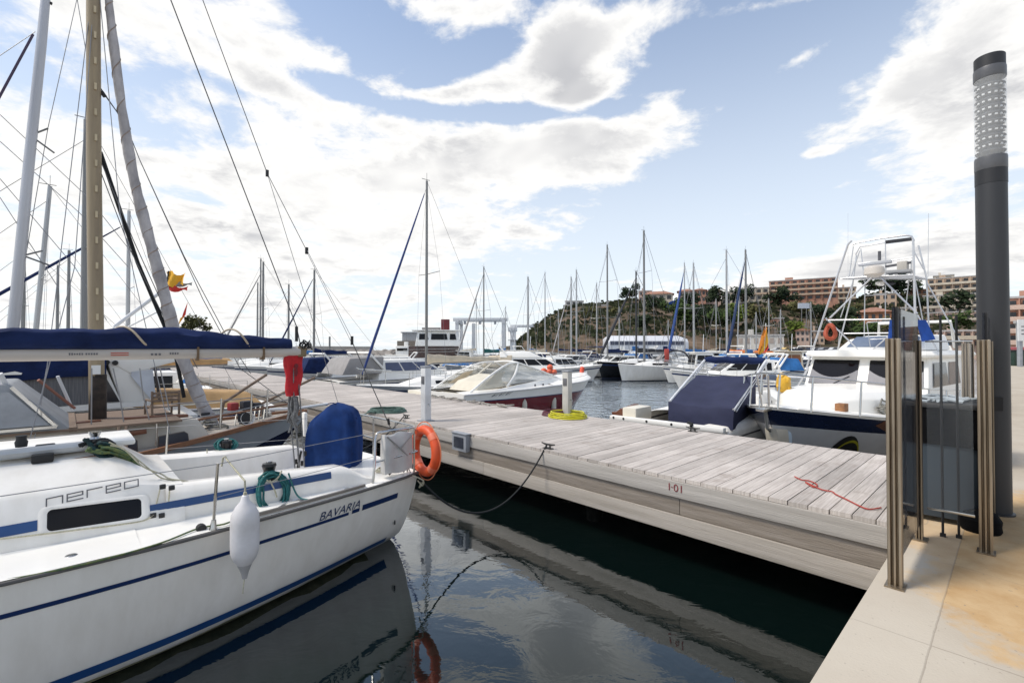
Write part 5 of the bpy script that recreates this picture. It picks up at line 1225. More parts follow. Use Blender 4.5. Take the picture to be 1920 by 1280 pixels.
near_side('white yacht with a bright blue sail cover near the far end of the pier', 34, 4.2, True, L=9, B=3., mast_h=7.6, mast_x=.45, cover=azure_canvas, seed=5)
near_side('distant white yacht with navy cover along the near side of the pier', 39, 4.2, True, L=9, B=3., mast_h=7.4, mast_x=.5, cover=navy_canvas, seed=6)
fb_ = empty('gangway_pole', atu(215,612,15.6), 0, 'pale pole slanting up behind the furled grey sail carrying a yellow and red flag', 'pole')
G = lambda a,b: atu(a,b,15.6)-atu(215,612,15.6)
MB().tube([G(215,612), G(300,548)], .045, 8).build('pole', alu_white, fb_); MB().tube([G(238,614), G(318,572)], .022, 6).build('stay_pole', alu_white, fb_)
def flagmesh(P0, w, h, nm, m, par, wav=.06, horizontal=None):
    rows = [[P0+Vector((w[0]*i/8, w[1]*i/8, -h*j/4 - .10*h*(i/8)+wav*sin(i*.9+j*.5))) + Vector((0,wav*sin(i*1.1+j*.7),0)) for i in range(9)] for j in range(5)]
    return MB().grid(rows).build(nm, m, par)
flagmesh(G(312,510), (.42,.1), .34, 'flag_yellow_field', flag_yellow, fb_); flagmesh(G(313,536), (.50,.1), .12, 'flag_red_stripe', flag_red, fb_, .04)
flagmesh(G(322,528), (.50,.1), .10, 'pennant', mat('pennant_grey',(.25,.26,.25),.8), fb_, .04)
MB().tube([G(308,570), G(316,508)], .018, 5).build('staff', black_rubber, fb_)
pf = empty('flag', atu(334,612,20.), 0, 'small red and yellow flag fluttering right of the furled grey sail', 'flag')
MB().poly([atu(a,b,20.)-atu(334,612,20.) for a,b in ((352,566),(348,590),(338,604),(344,585))]).build('red_field', flag_red, pf); MB().poly([atu(a,b,20.)-atu(334,612,20.) for a,b in ((346,592),(338,604),(332,616),(338,596))]).build('yellow_field', flag_yellow, pf)
# person on the deck of a yacht behind the boom is out of focus: head and shoulders show above the navy cover
# ------------------------------------------------------------------ red and white speedboat on the far side of the pier (stern to the pier)
rbx = empty('red_speedboat', W(12.4, 8.62, 0), YAW, 'white speedboat with dark red hull sides and cream cockpit covers behind the pier', 'speedboat')
RI = inv(rbx)
def Rl(p): return RI @ Vector(p)
hr = Hull(7.4, 2.5, 1.12, 1.36, transom=.94, rake=1.15, p=.62, fine=2.2, wl=.78, mid=.5)
mb = MB(); hr.mesh(mb, [(lambda x: lerp(.15,.27,x/7.4),0,3),(lambda x: lerp(.17,.29,x/7.4),1,1),(lambda x: lerp(.60,.66,x/7.4),2,3),(.99,3,3)], n=26)
mb.build('hull', [gelw, stripe_navy, hullred, mat('hull_pale_grey',(.46,.47,.48),.3)], rbx, angle=60)
mb = MB(); hr.deck(mb, x0=3.9, n=12, camber=.16); hr.deck(mb, x0=0, x1=3.9, inner=lambda x: .78, n=8); mb.build('deck', gelw, rbx)
E_ = [hr.edge(0,7.33,-.02,.014,sd,24) for sd in (1,-1)]; MB().tube(E_[0]+list(reversed(E_[1])), .024, 6).build('rub_rail', mat('rail_white',(.70,.70,.70),.4), rbx)
MB().box((1.95,0,.62),(3.9,1.6,.06)).build('cockpit_sole', gelcream, rbx)
for x,w_ in ((.35,1.5),(2.6,.0)):
    if w_: MB().box((x,0,.86),(.5,w_,.4)).build('stern_seat', gelcream, rbx, bevel=.08)
for y in (-.45,.45): MB().hexa([Vector(p) for p in ((2.2,y-.24,.65),(2.8,y-.24,.65),(2.8,y+.24,.65),(2.2,y+.24,.65),(2.1,y-.2,1.35),(2.35,y-.2,1.35),(2.35,y+.2,1.35),(2.1,y+.2,1.35))]).build('helm_seat', cream_canvas, rbx, bevel=.06)
MB().box((-.25,0,.30),(.6,2.1,.09)).build('bathing_platform', gelw, rbx, bevel=.03)
# coamings rise to a raked wraparound windscreen with a white frame and clear side screens
secs = []
for x,w,z in ((.3,1.10,1.02),(1.5,1.14,1.16),(3.0,1.10,1.30),(4.2,.98,1.40),(5.2,.66,1.36),(5.9,.30,1.24)):
    secs.append([Vector((x,w,hr.sheer(x)-.02)),Vector((x,w-.10,z)),Vector((x,w-.22,z+.01)),Vector((x,w-.34,hr.sheer(x)-.02))])
for sd in (1,-1): MB().loft([[Vector((p.x,sd*p.y,p.z)) for p in s_] for s_ in secs]).build('side_coaming', gelw, rbx, bevel=.02)
tip = Vector((2.55,-.66,1.99))
mb = MB()
for sd in (1,-1):
    mb.tube([(.35,sd*.98,1.12),(1.25,sd*.92,1.62),(2.15,sd*.74,1.95),(2.75,sd*.62,1.99)], .035, 8, smooth=4)
    mb.tube([(2.75,sd*.62,1.99),(3.6,sd*.80,1.72),(4.9,sd*.62,1.36)], .030, 8, smooth=4)
    mb.tube([(1.9,sd*1.0,1.24),(2.35,sd*.90,1.62),(2.75,sd*.62,1.99)], .040, 8, smooth=4)
mb.tube([(2.75,-.62,1.99),(2.8,0,2.03),(2.75,.62,1.99)], .035, 8, smooth=4).tube([(4.9,-.62,1.36),(5.25,0,1.37),(4.9,.62,1.36)], .028, 8, smooth=4)
mb.build('windscreen_frame', gelw, rbx)
for sd in (1,-1):
    MB().poly([Vector((x,sd*y,z)) for x,y,z in ((.55,.96,1.18),(1.9,.985,1.26),(2.33,.89,1.62),(2.72,.63,1.95),(2.15,.73,1.92),(1.25,.91,1.58))]).build('side_screen', clear_plastic, rbx)
    MB().poly([Vector((x,sd*y,z)) for x,y,z in ((1.95,.99,1.28),(4.1,.92,1.40),(4.8,.63,1.38),(3.6,.79,1.70),(2.8,.62,1.95),(2.4,.88,1.60))]).build('windscreen_side', mat('screen_tint',(.58,.60,.58),.08,alpha=.5), rbx)
MB().poly([Vector(p) for p in ((4.85,-.61,1.38),(5.2,0,1.39),(4.85,.61,1.38),(2.85,.60,1.97),(2.88,0,2.0),(2.85,-.60,1.97))]).build('windscreen', mat('screen_tint',(.58,.60,.58),.08,alpha=.5), rbx)
for sd in (1,-1):
    MB().poly([Vector((x,sd*y,z)) for x,y,z in ((.95,.93,1.30),(1.55,.93,1.33),(2.0,.80,1.72),(1.55,.80,1.66))]).build('cream_cover', cream_canvas, rbx); 
MB().hexa([Vector(p) for p in ((.8,-.75,1.1),(2.0,-.75,1.2),(2.0,.75,1.2),(.8,.75,1.1),(1.1,-.6,1.42),(2.0,-.6,1.62),(2.0,.6,1.62),(1.1,.6,1.42))]).build('cockpit_cover', mat('cover_ivory',(.66,.61,.50),.8,var=.08), rbx, bevel=.06)
for x in (3.15,3.55): MB().lathe([(.04,0),(.045,.012)], (x,-1.05,1.22), Matrix.Rotation(pi/2,3,'X'), 12).build('vent', ink_grey, rbx)
def rside(x, z): return hr.pt(x, z, -1, .006)
vs, fs = text_mesh('EEE', 1.0, .35); w_ = max(p.x for p in vs)
MB().add([rside(1.0+p.x/w_*.95, .98+p.y*.10+.03*p.x/w_) for p in vs], fs).build('side_lettering', ink_grey, rbx, smooth=False, fix=False)
MB().poly([rside(x,z) for x,z in rr2(4.6,4.95,1.08,1.165,.03)]).build('port_window', dark_glass, rbx)
for x in (2.55,4.15):
    f_ = empty('fender', Vector(rbx.location)+Matrix.Rotation(YAW,3,'Z')@(hr.pt(x,.30,-1,.11)), YAW, 'white fender on the red speedboat, '+('nearer the bow' if x > 3 else 'nearer the stern'), 'fender', 'fenders on the red speedboat')
    MB().lathe([(.03,0),(.085,.05),(.09,.34),(.07,.42),(.03,.48),(.02,.52)], n=16).build('body', mat('fender_ivory',(.62,.58,.48),.5,var=.12), f_); MB().tube([(0,0,.5),(0,.05,.75)], .008, 5).build('rope', rope_cream, f_)
MB().hexa([Vector(p) for p in ((6.9,-.10,1.14),(7.35,-.06,1.14),(7.35,.06,1.14),(6.9,.10,1.14),(7.0,-.05,1.19),(7.32,-.04,1.19),(7.32,.04,1.19),(7.0,.05,1.19))]).build('anchor_plate', steel, rbx)
mb = MB(); hr2 = [Vector((x,-hr.half(x)*.86,hr.sheer(x)+.14)) for x in (4.4,5.2,6.0,6.6)]; mb.tube(hr2,.012,5); mb.tube([Vector((p.x,-p.y,p.z)) for p in hr2],.012,5); mb.build('deck_rail', steel, rbx)
mb = MB()
for i_,x in enumerate((.9,1.9,2.8,3.5,4.4)):
    c = W(12.4-1.0-.10*i_, 8.45, 1.0); 
dk_r = empty('rope_heap', W(9.35, 8.1, 1.0), YAW, 'tangled grey mooring ropes lying along the far pier edge before the red speedboat', 'rope')
mb = MB(); rj = random.Random(12)
for k in range(9):
    y0 = .45*k-.4; mb.tube([Vector((rj.uniform(-.12,.22), y0+rj.uniform(-.25,.25), .02+rj.uniform(0,.05))) for _ in range(7)], .016, 5, smooth=4)
mb.build('strands', mat('rope_dirty',(.16,.14,.12),.9,var=.4,scale=30,c2=(.40,.38,.34)), dk_r)
o = MB().tube([(0,0,0),(.05,.05,.45),(.08,.09,.52)], .09, 12).build('orange_marker', mat('marker_orange',(.72,.09,.04),.5)); o.location = W(12.4, 15.6, 1.16)
tag(o, 'short orange marker standing on the bow of the red speedboat', 'marker')

# ------------------------------------------------------------------ small cruiser under a dark blue canvas, stern to the pier
cb = empty('canvas_cruiser', W(4.98, 8.95, 0), YAW+radians(2), 'small white motorboat with a dark blue sloping canvas cockpit cover against the pier', 'motorboat')
CI = inv(cb)
def Cl(p): return CI @ Vector(p)
hc = Hull(7.2, 2.62, .92, 1.15, transom=.93, rake=.9, p=.6, fine=2.0, wl=.85)
mb = MB(); hc.mesh(mb, [(.12,0,1),(.15,1,1),(.68,0,4),(.99,2,2)], n=20); mb.build('hull', [gel, mat('strake_dark',(.06,.06,.065),.5), antifoul], cb, angle=60)
mb = MB(); hc.deck(mb, x0=1.9, n=10, camber=.08); hc.deck(mb, x0=0, x1=1.9, inner=lambda x: 1.08, n=4); mb.build('deck', gelw, cb)
MB().box((1.0,0,.55),(1.9,2.2,.06)).build('cockpit_sole', gelcream, cb)
MB().bar((.02,-1.22,.955),(.02,1.26,.955),.16,.10).build('transom_rail', gelw, cb, bevel=.03)
for k,y in enumerate((1.15,.9,.35,-.2,1.02)): MB().lathe([(.024,-.02),(.026,.01)], (-.055+(.0 if k<4 else .02),y,.965), Matrix.Rotation(-pi/2,3,'Y'), 10).build('rail_bolt', ink_black, cb)
MB().box((.55,1.18,1.02),(.75,.34,.06)).build('teak_seat', mahogany, cb, bevel=.01)
MB().hexa([Vector(p) for p in ((.15,1.05,.9),(.85,1.05,.9),(.85,1.40,.9),(.15,1.40,.9),(.15,1.02,1.14),(.85,1.05,1.20),(.85,1.16,1.20),(.15,1.12,1.14))]).build('side_lining', mahogany, cb, bevel=.01)
MB().box((.45,.86,1.04),(.7,.34,.30)).build('locker', gelcream, cb, bevel=.04)
# the canvas: apron at the stern, then a sagging slope up to the bar
BLq = [Cl(atv(1253,797,9.25)), Cl(atv(1374,806,9.25))]; BT = [Cl(atv(1253,752,9.25)), Cl(atv(1376,764,9.25))]; TP = [Cl(atv(1308,703,11.0)), Cl(atv(1417,705,11.0))]
rows = []
def crow(a, b, sagz, n=14, off=0.): return [a.lerp(b, i/n) + Vector((off*sin(pi*i/n), 0, -sagz*sin(pi*i/n)+.008*sin(i*1.3))) for i in range(n+1)]
rows += [crow(BLq[0],BLq[1],.03,14,-.03), crow(BLq[0].lerp(BT[0],.5),BLq[1].lerp(BT[1],.5),.02,14,-.04), crow(BLq[0].lerp(BT[0],.97),BLq[1].lerp(BT[1],.97),.045,14,-.02)]
for t in (0.,.05,.12,.2,.3,.42,.55,.7,.85,1.):
    a, b = BT[0].lerp(TP[0],t), BT[1].lerp(TP[1],t); rows.append(crow(a,b,.05*(1-t*.6)+.012*sin(t*17)))
MB().grid(rows).build('canvas_cover', dusk_canvas, cb, angle=65)
for nm, a, b, c_ in (('left', BLq[0], BT[0], TP[0]), ('right', BLq[1], BT[1], TP[1])):
    d_ = Vector((c_.x, c_.y, .98)); e_ = Vector((BT[0].x+.3, c_.y, 1.0))
    MB().poly([a, b, c_, d_]).build('side_curtain', dusk_canvas, cb)
bar_a, bar_b = Cl(atv(1322,674,12.2)), Cl(atv(1434,676,12.2))
for (p0, p1) in (((1256,752),(1322,674)), ((1376,768),(1436,676))):
    P = [Cl(atv(p0[0],p0[1],9.25)), Cl(atv(p1[0],p1[1],12.2))]
    MB().tube(P, .028, 8).build('canopy_strut', white_paint, cb); q_ = Vector((.12,0,-.04)); MB().tube([P[0]+q_, P[1]+q_], .016, 6).build('canopy_strut', white_paint, cb)
MB().tube([bar_a.lerp(bar_b, i/10)+Vector((0,0,.012*sin(i*2.1))) for i in range(11)], [.06,.085,.09,.085,.09,.085,.09,.09,.085,.08,.06], 10).build('rolled_awning', navy_canvas, cb)
for p, y in ((bar_a,.95),(bar_b,-.95)): MB().tube([p, Vector((p.x+.5, p.y+.0, 1.05))], .02, 6).build('awning_leg', white_paint, cb)
MB().hexa([Vector(p) for p in ((2.6,-1.1,.98),(5.2,-.72,1.05),(5.2,.72,1.05),(2.6,1.1,.98),(2.8,-.95,1.38),(4.4,-.62,1.36),(4.4,.62,1.36),(2.8,.95,1.38))]).build('cabin_trunk', gelw, cb, bevel=.06)
mb = MB(); mb.tube([Cl(atz(1435,714,1.5)), Cl(atz(1438,770,1.05))], .02, 6); mb.tube([Cl(atz(1452,716,1.5)), Cl(atz(1458,745,1.2))], .02, 6); 
MB().box((-.22,-.18,.80),(.34,.40,.24)).build('outboard_engine', black_rubber, cb, bevel=.07)
MB().tube([(-.10,-.62,.98),(-.05,-.62,1.02),(0,-.52,1.03)], .03, 8).build('mooring_line', rope_black, cb)
# the moulded quarter at its near corner, and fenders hung between the boats
Q0, Q1 = [Cl(p) for p in (atv(1350,806,9.15), atv(1440,779,10.9))]
MB().loft([[p+Vector((0,-.16,-.42)),p+Vector((0,-.17,-.05)),p+Vector((0,-.10,.06)),p+Vector((0,.25,.08)),p+Vector((0,.42,.02)),p+Vector((0,.42,-.42))] for p in (Q0+Vector((-.10,.10,-.10)),Q0,Q0.lerp(Q1,.3),Q0.lerp(Q1,.65),Q1)]).build('stern_quarter', gel, cb, bevel=.03)
MB().bar(Q0+Vector((.1,-.175,-.16)), Q1+Vector((0,-.175,-.16)), .02, .03).build('quarter_strake', mat('strake_dark',(.06,.06,.065),.5), cb)
for (px_,py_,v_,m_,lb_) in ((1449,806,9.75,navy_canvas,'navy fender hanging between the canvas cruiser and the fishing boat'),(1472,822,9.7,mat('fender_pale_blue',(.50,.60,.68),.5,var=.12),'pale blue fender hanging under the fishing boat bow')):
    fd2 = empty('fender', atv(px_,py_,v_)-Vector((0,0,.25)), YAW, lb_, 'fender'); MB().lathe([(.03,0),(.10,.06),(.115,.20),(.115,.42),(.08,.50),(.03,.55)], n=18).build('body', m_, fd2); MB().tube([(0,0,.54),(.02,.02,.8)], .008, 5).build('rope', rope_black, fd2)

# ------------------------------------------------------------------ sport fisher with tuna tower, bow to the pier
sf = empty('sport_fisher', W(3.11, 9.2, 0), YAW+pi-radians(6.6), 'white fishing cruiser with navy hull band and a tall tubular tuna tower', 'fishing boat')
FI = inv(sf)
def Fl(p): return FI @ Vector(p)
# local: bow tip at x = 0, stern at x = -9.6 (x forward); the side we see is +y
LF = 9.6
class FH(Hull):
    def sheer(s, x): t = x/s.L; return .98 + .46*max(0,(t-.30)/.70)**2.0
hf = FH(LF, 3.3, 1, 1.44, transom=.92, rake=1.0, p=.7, fine=2.0, wl=.84, mid=.5)
off = Vector((-LF,0,0))
mb = MB(); hf.mesh(mb, [(.025,0,1),(lambda x: .20-.015*sin(x*.9),1,3),(lambda x: .76,2,4),(.99,3,2)], n=30); mb.v = [(x-LF,y,z) for x,y,z in mb.v]
fhull = mb.build('hull', [gelw, hullnavy, mat('hull_ash',(.50,.50,.51),.35,var=.06), antifoul], sf, angle=60)
mb = MB(); hf.deck(mb, n=18, camber=.07, dz=.01); mb.v = [(x-LF,y,z) for x,y,z in mb.v]; mb.build('deck', gelw, sf)
def fside(x, z, o_=.006): return hf.pt(x+LF, z, 1, o_)+off
# painted flames low on the hull: black swooshes with yellow hearts
for x0, x1, z0, z1 in ((-1.75,-.80,.2,.90),(-5.9,-2.3,.2,.97)):
    n_ = 16; outer = []; inner = []
    for i in range(n_+1):
        t = i/n_; x = lerp(x1,x0,t); k = sin(pi*min(1,t*1.15))**.7 if t < .87 else sin(pi*.9)**.7*(1-t)/.13
        outer.append((x, lerp(z0,z1,k))); inner.append((lerp(x1,x0,.12+.76*t), lerp(z0-.02, z1-.09, sin(pi*t)**.6)))
    MB().grid([[fside(x,0.02,.006), fside(x,lerp(.02,z,.5),.006), fside(x,z,.006)] for x,z in outer]).build('black_swoosh', ink_black, fhull)
    MB().grid([[fside(x,.02,.011), fside(x,max(.03,z),.011)] for x,z in inner]).build('yellow_swoosh', yellow_paint, fhull)
P_ = [(-2.55,1.16),(-1.7,1.20),(-1.55,1.10),(-1.9,.95),(-2.1,.80),(-2.3,.92)]
MB().poly([fside(x,z,.008) for x,z in P_]).build('rust_stain', mat('rust_stain',(.11,.035,.012),.9,var=.3,scale=12), fhull)
# foredeck trunk and wheelhouse
def fx(*p): return Vector(p)
MB().loft([[fx(x,w,z0),fx(x,w*.95,z0+h*.7),fx(x,w*.78,z0+h),fx(x,0,z0+h*1.06),fx(x,-w*.78,z0+h),fx(x,-w*.95,z0+h*.7),fx(x,-w,z0)] for x,w,z0,h in ((-1.75,.42,1.28,.12),(-1.95,.62,1.22,.34),(-2.3,.85,1.17,.46),(-3.2,1.12,1.08,.52),(-4.3,1.26,1.02,.58),(-4.9,1.30,.98,.62))]).build('foredeck_trunk', gelw, sf, bevel=.03, angle=60)
wz0, wz1 = 1.52, 2.30
wh_ = MB().hexa([fx(-8.0,-1.34,.98),fx(-4.45,-1.30,.98),fx(-4.45,1.30,.98),fx(-8.0,1.34,.98),fx(-8.0,-1.22,wz1),fx(-5.05,-1.18,wz1),fx(-5.05,1.18,wz1),fx(-8.0,1.22,wz1)]).build('wheelhouse', gelw, sf, bevel=.04)
def front(s, t, o_=.015):   # s across (+1 near side), t up
    z = lerp(.98,wz1,t); x = lerp(-4.45,-5.05,t); return fx(x+o_, s*lerp(1.30,1.18,t), z)
t0, t1 = (1.60-.98)/(wz1-.98), (2.20-.98)/(wz1-.98)
for a, b in ((-.93,-.09),(.09,.93)):
    MB().poly([front(a,t0),front(b,t0),front(b,t1),front(a,t1)]).build('windscreen', dark_glass, wh_)
    n_ = 10; top = [front(lerp(a,b,i/n_), lerp(t0,t1,.62-.42*(1-(2*i/n_-1)**2)*(.8)), .022) for i in range(n_+1)]; bot = [front(lerp(a,b,i/n_), t0+.01, .022) for i in range(n_+1)]
    MB().grid([bot, top]).build('reflective_blind', mat('blind_grey',(.13,.13,.155),.35,var=.15), wh_)
    MB().bar(front(lerp(a,b,.55),t0+.02,.03), front(lerp(a,b,.85),lerp(t0,t1,.35),.035), .02,.014).build('wiper', ink_black, wh_)
for x0,x1 in ((-6.3,-5.15),(-7.7,-6.45)):
    def sdp(x, z, sd): k = (z-.98)/(wz1-.98); return fx(x, sd*(lerp(1.32,1.20,k)+.014), z)
    for sd in (1,-1): MB().poly([sdp(x0,1.62,sd),sdp(x1+.12,1.62,sd),sdp(x1-.12,2.16,sd),sdp(x0,2.16,sd)]).build('side_window', dark_glass if x0 > -7 else mat('brown_blind',(.17,.10,.065),.5,var=.2), wh_)
MB().loft([[fx(x,w,2.28),fx(x,w+.03,2.34),fx(x,w-.03,2.42),fx(x,0,2.46),fx(x,-w+.03,2.42),fx(x,-w-.03,2.34),fx(x,-w,2.28)] for x,w in ((-4.78,1.10),(-4.95,1.28),(-6.5,1.34),(-8.6,1.36))]).build('roof', gelw, wh_, bevel=.01)
MB().hexa([fx(-8.0,-1.0,2.44),fx(-5.9,-.92,2.44),fx(-5.9,.92,2.44),fx(-8.0,1.0,2.44),fx(-8.0,-.9,2.86),fx(-6.5,-.80,2.74),fx(-6.5,.80,2.74),fx(-8.0,.9,2.86)]).build('flybridge', gelw, wh_, bevel=.06)
MB().hexa([fx(-6.55,-.70,2.76),fx(-6.05,-.74,2.52),fx(-6.05,.74,2.52),fx(-6.55,.70,2.76),fx(-6.56,-.66,2.80),fx(-6.10,-.7,2.58),fx(-6.10,.7,2.58),fx(-6.56,.66,2.80)]).build('fly_windscreen', mat('fly_blue',(.16,.20,.28),.1), wh_)
# bow rail
def rl(side, z=.62): return [hf.pt(x, hf.sheer(x), side, -.05)+off+Vector((0,0,z*tab([(3.5,.92),(9,1.0)],x))) for x in (4.0,5.2,6.4,7.4,8.3,9.0,9.4)]
A_, B_ = rl(1), rl(-1); br = MB().tube(A_+[fx(.12,0,2.05)]+list(reversed(B_)), .015, 8).build('bow_rail', steel, sf)
for P in (A_,B_):
    for i,p in enumerate(P): MB().tube([Vector((p.x+.10,p.y,hf.sheer(p.x+LF)+.0)), p], .017, 6).build('rail_post', steel, br)
MB().tube([hf.pt(x, hf.sheer(x), 1, -.04)+off+Vector((0,0,.02)) for x in (3.5,5,6.5,8,9.2)], .02, 6).build('toe_moulding', gelw, sf)
for y in (-.10,.10): MB().tube([fx(.12,y,2.02),fx(.02,y*.6,1.46)], .016, 6).build('rail_post', steel, br)
# clutter on the foredeck
MB().box(fx(-1.55,.66,1.38),(.20,.16,.15)).build('wooden_block', mat('crate_wood',(.33,.15,.06),.7,var=.25,scale=8), sf, bevel=.008)
mb = MB(); rj = random.Random(21)
for k in range(16): c = fx(-2.9+rj.uniform(-.35,.3), 1.02+rj.uniform(-.16,.14), 1.20+rj.uniform(-.03,.22)); mb.tube([c+Vector((rj.uniform(-.2,.2),rj.uniform(-.12,.12),rj.uniform(-.12,.12))) for _ in range(5)], .016, 5, smooth=3)
mb.build('rope_pile', mat('rope_mottled',(.30,.29,.25),.9,var=.35,scale=20,c2=(.06,.06,.06)), sf)
mb = MB(); P = [fx(-3.5,1.0,1.64),fx(-4.3,1.06,1.66),fx(-4.35,1.16,1.40),fx(-3.5,1.12,1.36)]; mb.tube(P, .012, 5, closed=True); mb.build('deck_frame', steel, sf)
MB().tube([fx(-4.4,1.08,1.60), fx(-4.2,1.10,1.30)], .012, 5).build('wire_stay', steel, sf)
MB().tube([fx(-2.6,1.18,1.16),fx(-3.0,1.30,.75),fx(-3.2,1.36,.45)], .014, 5, smooth=3).build('hull_rope', rope_black, sf); MB().tube([fx(-4.6,1.50,1.10),fx(-4.75,1.56,.5)], .012, 5).build('hull_rope', rope_black, sf)
mb = MB(); mb.lathe([(.02,-.18),(.12,-.15),(.15,0),(.13,.15),(.05,.20)], fx(-2.2,-.66,1.70), None, 10); 
for k in range(5): mb.box(fx(-2.2+.10*sin(k*2.2),-.66+.10*cos(k*2),1.60+.07*k),(.12,.10,.12),Matrix.Rotation(k,3,'Y'))
mb.build('yellow_bag', yellow_oil, sf, bevel=.02)
MB().lathe([(.05,-.05),(.11,-.03),(.11,.03),(.05,.05)], fx(-4.9,1.62,1.35), Matrix.Rotation(pi/2,3,'X'), 14).build('hull_fender', black_rubber, sf)
anc = MB().box(fx(.06,0,1.40),(.34,.14,.06)).build('bow_roller', steel, sf, bevel=.01)
MB().tube([fx(.02,.0,1.36),fx(-.05,0,1.05),fx(-.25,.05,.92)], .03, 6).build('anchor', mat('galvanised',(.28,.28,.27),.5,.6), anc)
MB().hexa([fx(-.55,-.10,.55),fx(-.22,-.08,.55),fx(-.22,.16,.55),fx(-.55,.2,.55),fx(-.42,-.10,1.02),fx(-.1,-.08,1.05),fx(-.1,.14,1.05),fx(-.42,.2,1.02)]).build('anchor_guard', mat('guard_pale',(.52,.47,.38),.5), sf, bevel=.03)
# the tower: measured tube by tube on three upright planes
tw = empty('tuna_tower', (0,0,0), 0); tw.parent = sf
def TL(a, b, v): return Fl(atv(a, b, v))
NEAR, MID, FAR = 14.2, 15.0, 15.8
tm = mat('tower_tube', (.60,.60,.61), .3, .6, var=.06)
def tt(px, v, r=.026, nm='tube'): MB().tube([TL(a,b,v) for a,b in px], r*.8, 8, smooth=0).build(nm, tm, tw)
tt([(1512,690),(1590,458),(1597,451)], NEAR, .030, 'leg'); tt([(1718,668),(1716,600),(1712,448)], NEAR, .030, 'leg'); tt([(1480,752),(1516,688)], NEAR-1.2, .03, 'leg')
tt([(1562,690),(1595,560),(1606,478)], FAR, .024, 'leg'); tt([(1745,690),(1737,520),(1722,460)], FAR, .024, 'leg')
tt([(1597,459),(1606,455),(1650,447),(1700,441),(1709,443),(1714,452)], NEAR, .026, 'top_rail'); tt([(1604,478),(1612,463),(1660,455),(1712,448)], FAR, .020, 'top_rail')
tt([(1576,522),(1640,518),(1712,516),(1736,522)], NEAR, .020, 'deck_edge')
MB().poly([TL(1578,520,NEAR),TL(1712,517,NEAR),TL(1737,521,FAR),TL(1600,519,FAR)], (0,0,-.05)).build('platform', mat('platform_grey',(.40,.41,.43),.5), tw)
for px in ([(1600,462),(1592,520)],[(1612,470),(1596,518)],[(1614,466),(1620,520)],[(1660,450),(1661,520)],[(1713,470),(1732,505)],[(1709,488),(1708,520)]): tt(px, MID, .016, 'rail_post')
tt([(1609,494),(1660,490),(1712,482)], MID, .018, 'mid_rail'); tt([(1592,494),(1608,495)], MID, .010, 'mid_rail')
tt([(1641,514),(1556,596)], NEAR, .026, 'brace'); tt([(1651,520),(1720,588)], NEAR, .026, 'brace'); tt([(1548,596),(1622,668),(1668,628)], NEAR, .024, 'brace'); tt([(1550,600),(1670,598)], NEAR, .020, 'crossbar'); tt([(1582,625),(1670,624)], NEAR, .020, 'crossbar')
tt([(1720,590),(1760,660)], NEAR, .020, 'brace'); tt([(1738,530),(1800,640)], FAR, .018, 'brace'); tt([(1625,604),(1632,652)], MID, .012, 'rail_post'); tt([(1626,604),(1668,602)], MID, .016, 'crossbar'); tt([(1632,636),(1668,634)], MID, .014, 'crossbar'); tt([(1575,618),(1572,645)], MID, .012, 'rail_post')
tt([(1622,520),(1620,660)], FAR, .016, 'leg'); tt([(1660,520),(1660,600)], FAR, .014, 'leg'); tt([(1600,525),(1576,595)], FAR, .016, 'brace'); tt([(1704,525),(1698,580)], FAR, .014, 'brace'); tt([(1716,525),(1730,600)], FAR, .016, 'brace'); tt([(1621,554),(1662,552)], FAR, .014, 'crossbar')
mb = MB()
for (a,b),(c,d) in (((1661,454),(1711,448)),): mb.bar(TL(a,b,MID), TL(c,d,MID), .05, .08)
mb.build('padded_rail', dark_canvas, tw)
MB().bar(TL(1610,497,MID), TL(1672,490,MID), .12, .07).build('light_bar', mat('bar_grey',(.45,.46,.48),.4), tw, bevel=.01); MB().bar(TL(1660,500,MID), TL(1708,492,MID), .06, .05).build('light_bar', mat('dark_bar',(.08,.08,.09),.5), tw)
MB().bar(TL(1662,511,MID), TL(1710,508,MID), .35, .07).build('seat', mat('seat_grey',(.34,.34,.34),.5), tw, bevel=.01)
MB().box(TL(1693,501,MID), (.20,.2,.28)).build('control_box', mat('box_beige',(.48,.45,.40),.5), tw, bevel=.02)
MB().lathe([(.13,-.15),(.14,-.12),(.20,-.09),(.205,-.02),(.19,.06),(.13,.11),(.03,.125)], TL(1639,507,NEAR-.3), None, 20).build('radar_dome', mat('radome',(.60,.55,.49),.4), tw)
MB().tube([TL(1649,471,MID),TL(1649,488,MID)], .035, 8).build('horn', mat('horn_dark',(.10,.10,.11),.5), tw)
MB().lathe([(.05,-.04),(.13,0),(.05,.06)], TL(1668,532,MID), None, 12).build('spotlight', dark_canvas, tw); MB().lathe([(.05,-.06),(.12,-.02),(.12,.03),(.05,.06)], TL(1652,531,MID), None, 12).build('loudhailer', gelw, tw)
tt([(1741,400),(1740,520)], MID, .008, 'aerial'); tt([(1590,400),(1590,520)], FAR, .004, 'aerial')
# canvas and life ring up on the flybridge
MB().poly([TL(1668,600,14.0),TL(1664,640,14.0),TL(1700,640,14.0),TL(1705,600,14.0)], (.05,.05,0)).build('blue_canvas', royal_canvas, tw); MB().poly([TL(1718,600,14.0),TL(1732,600,14.0),TL(1750,636,14.0),TL(1728,640,14.0)], (.05,.05,0)).build('blue_canvas', royal_canvas, tw)
MB().poly([TL(1694,602,14.4),TL(1708,602,14.4),TL(1706,655,14.4),TL(1700,672,14.4),TL(1695,655,14.4)], (.05,.05,0)).build('red_towel', mat('towel_red',(.26,.015,.03),.9), tw)
c_ = TL(1557,622,13.6); MB().tube([c_+Vector((.05*sin(a*2), .10*cos(a), .17*sin(a))) for a in [2*pi*k/20 for k in range(20)]], .05, 8, closed=True).build('orange_bundle', mat('ring_rust',(.36,.07,.03),.7), tw)
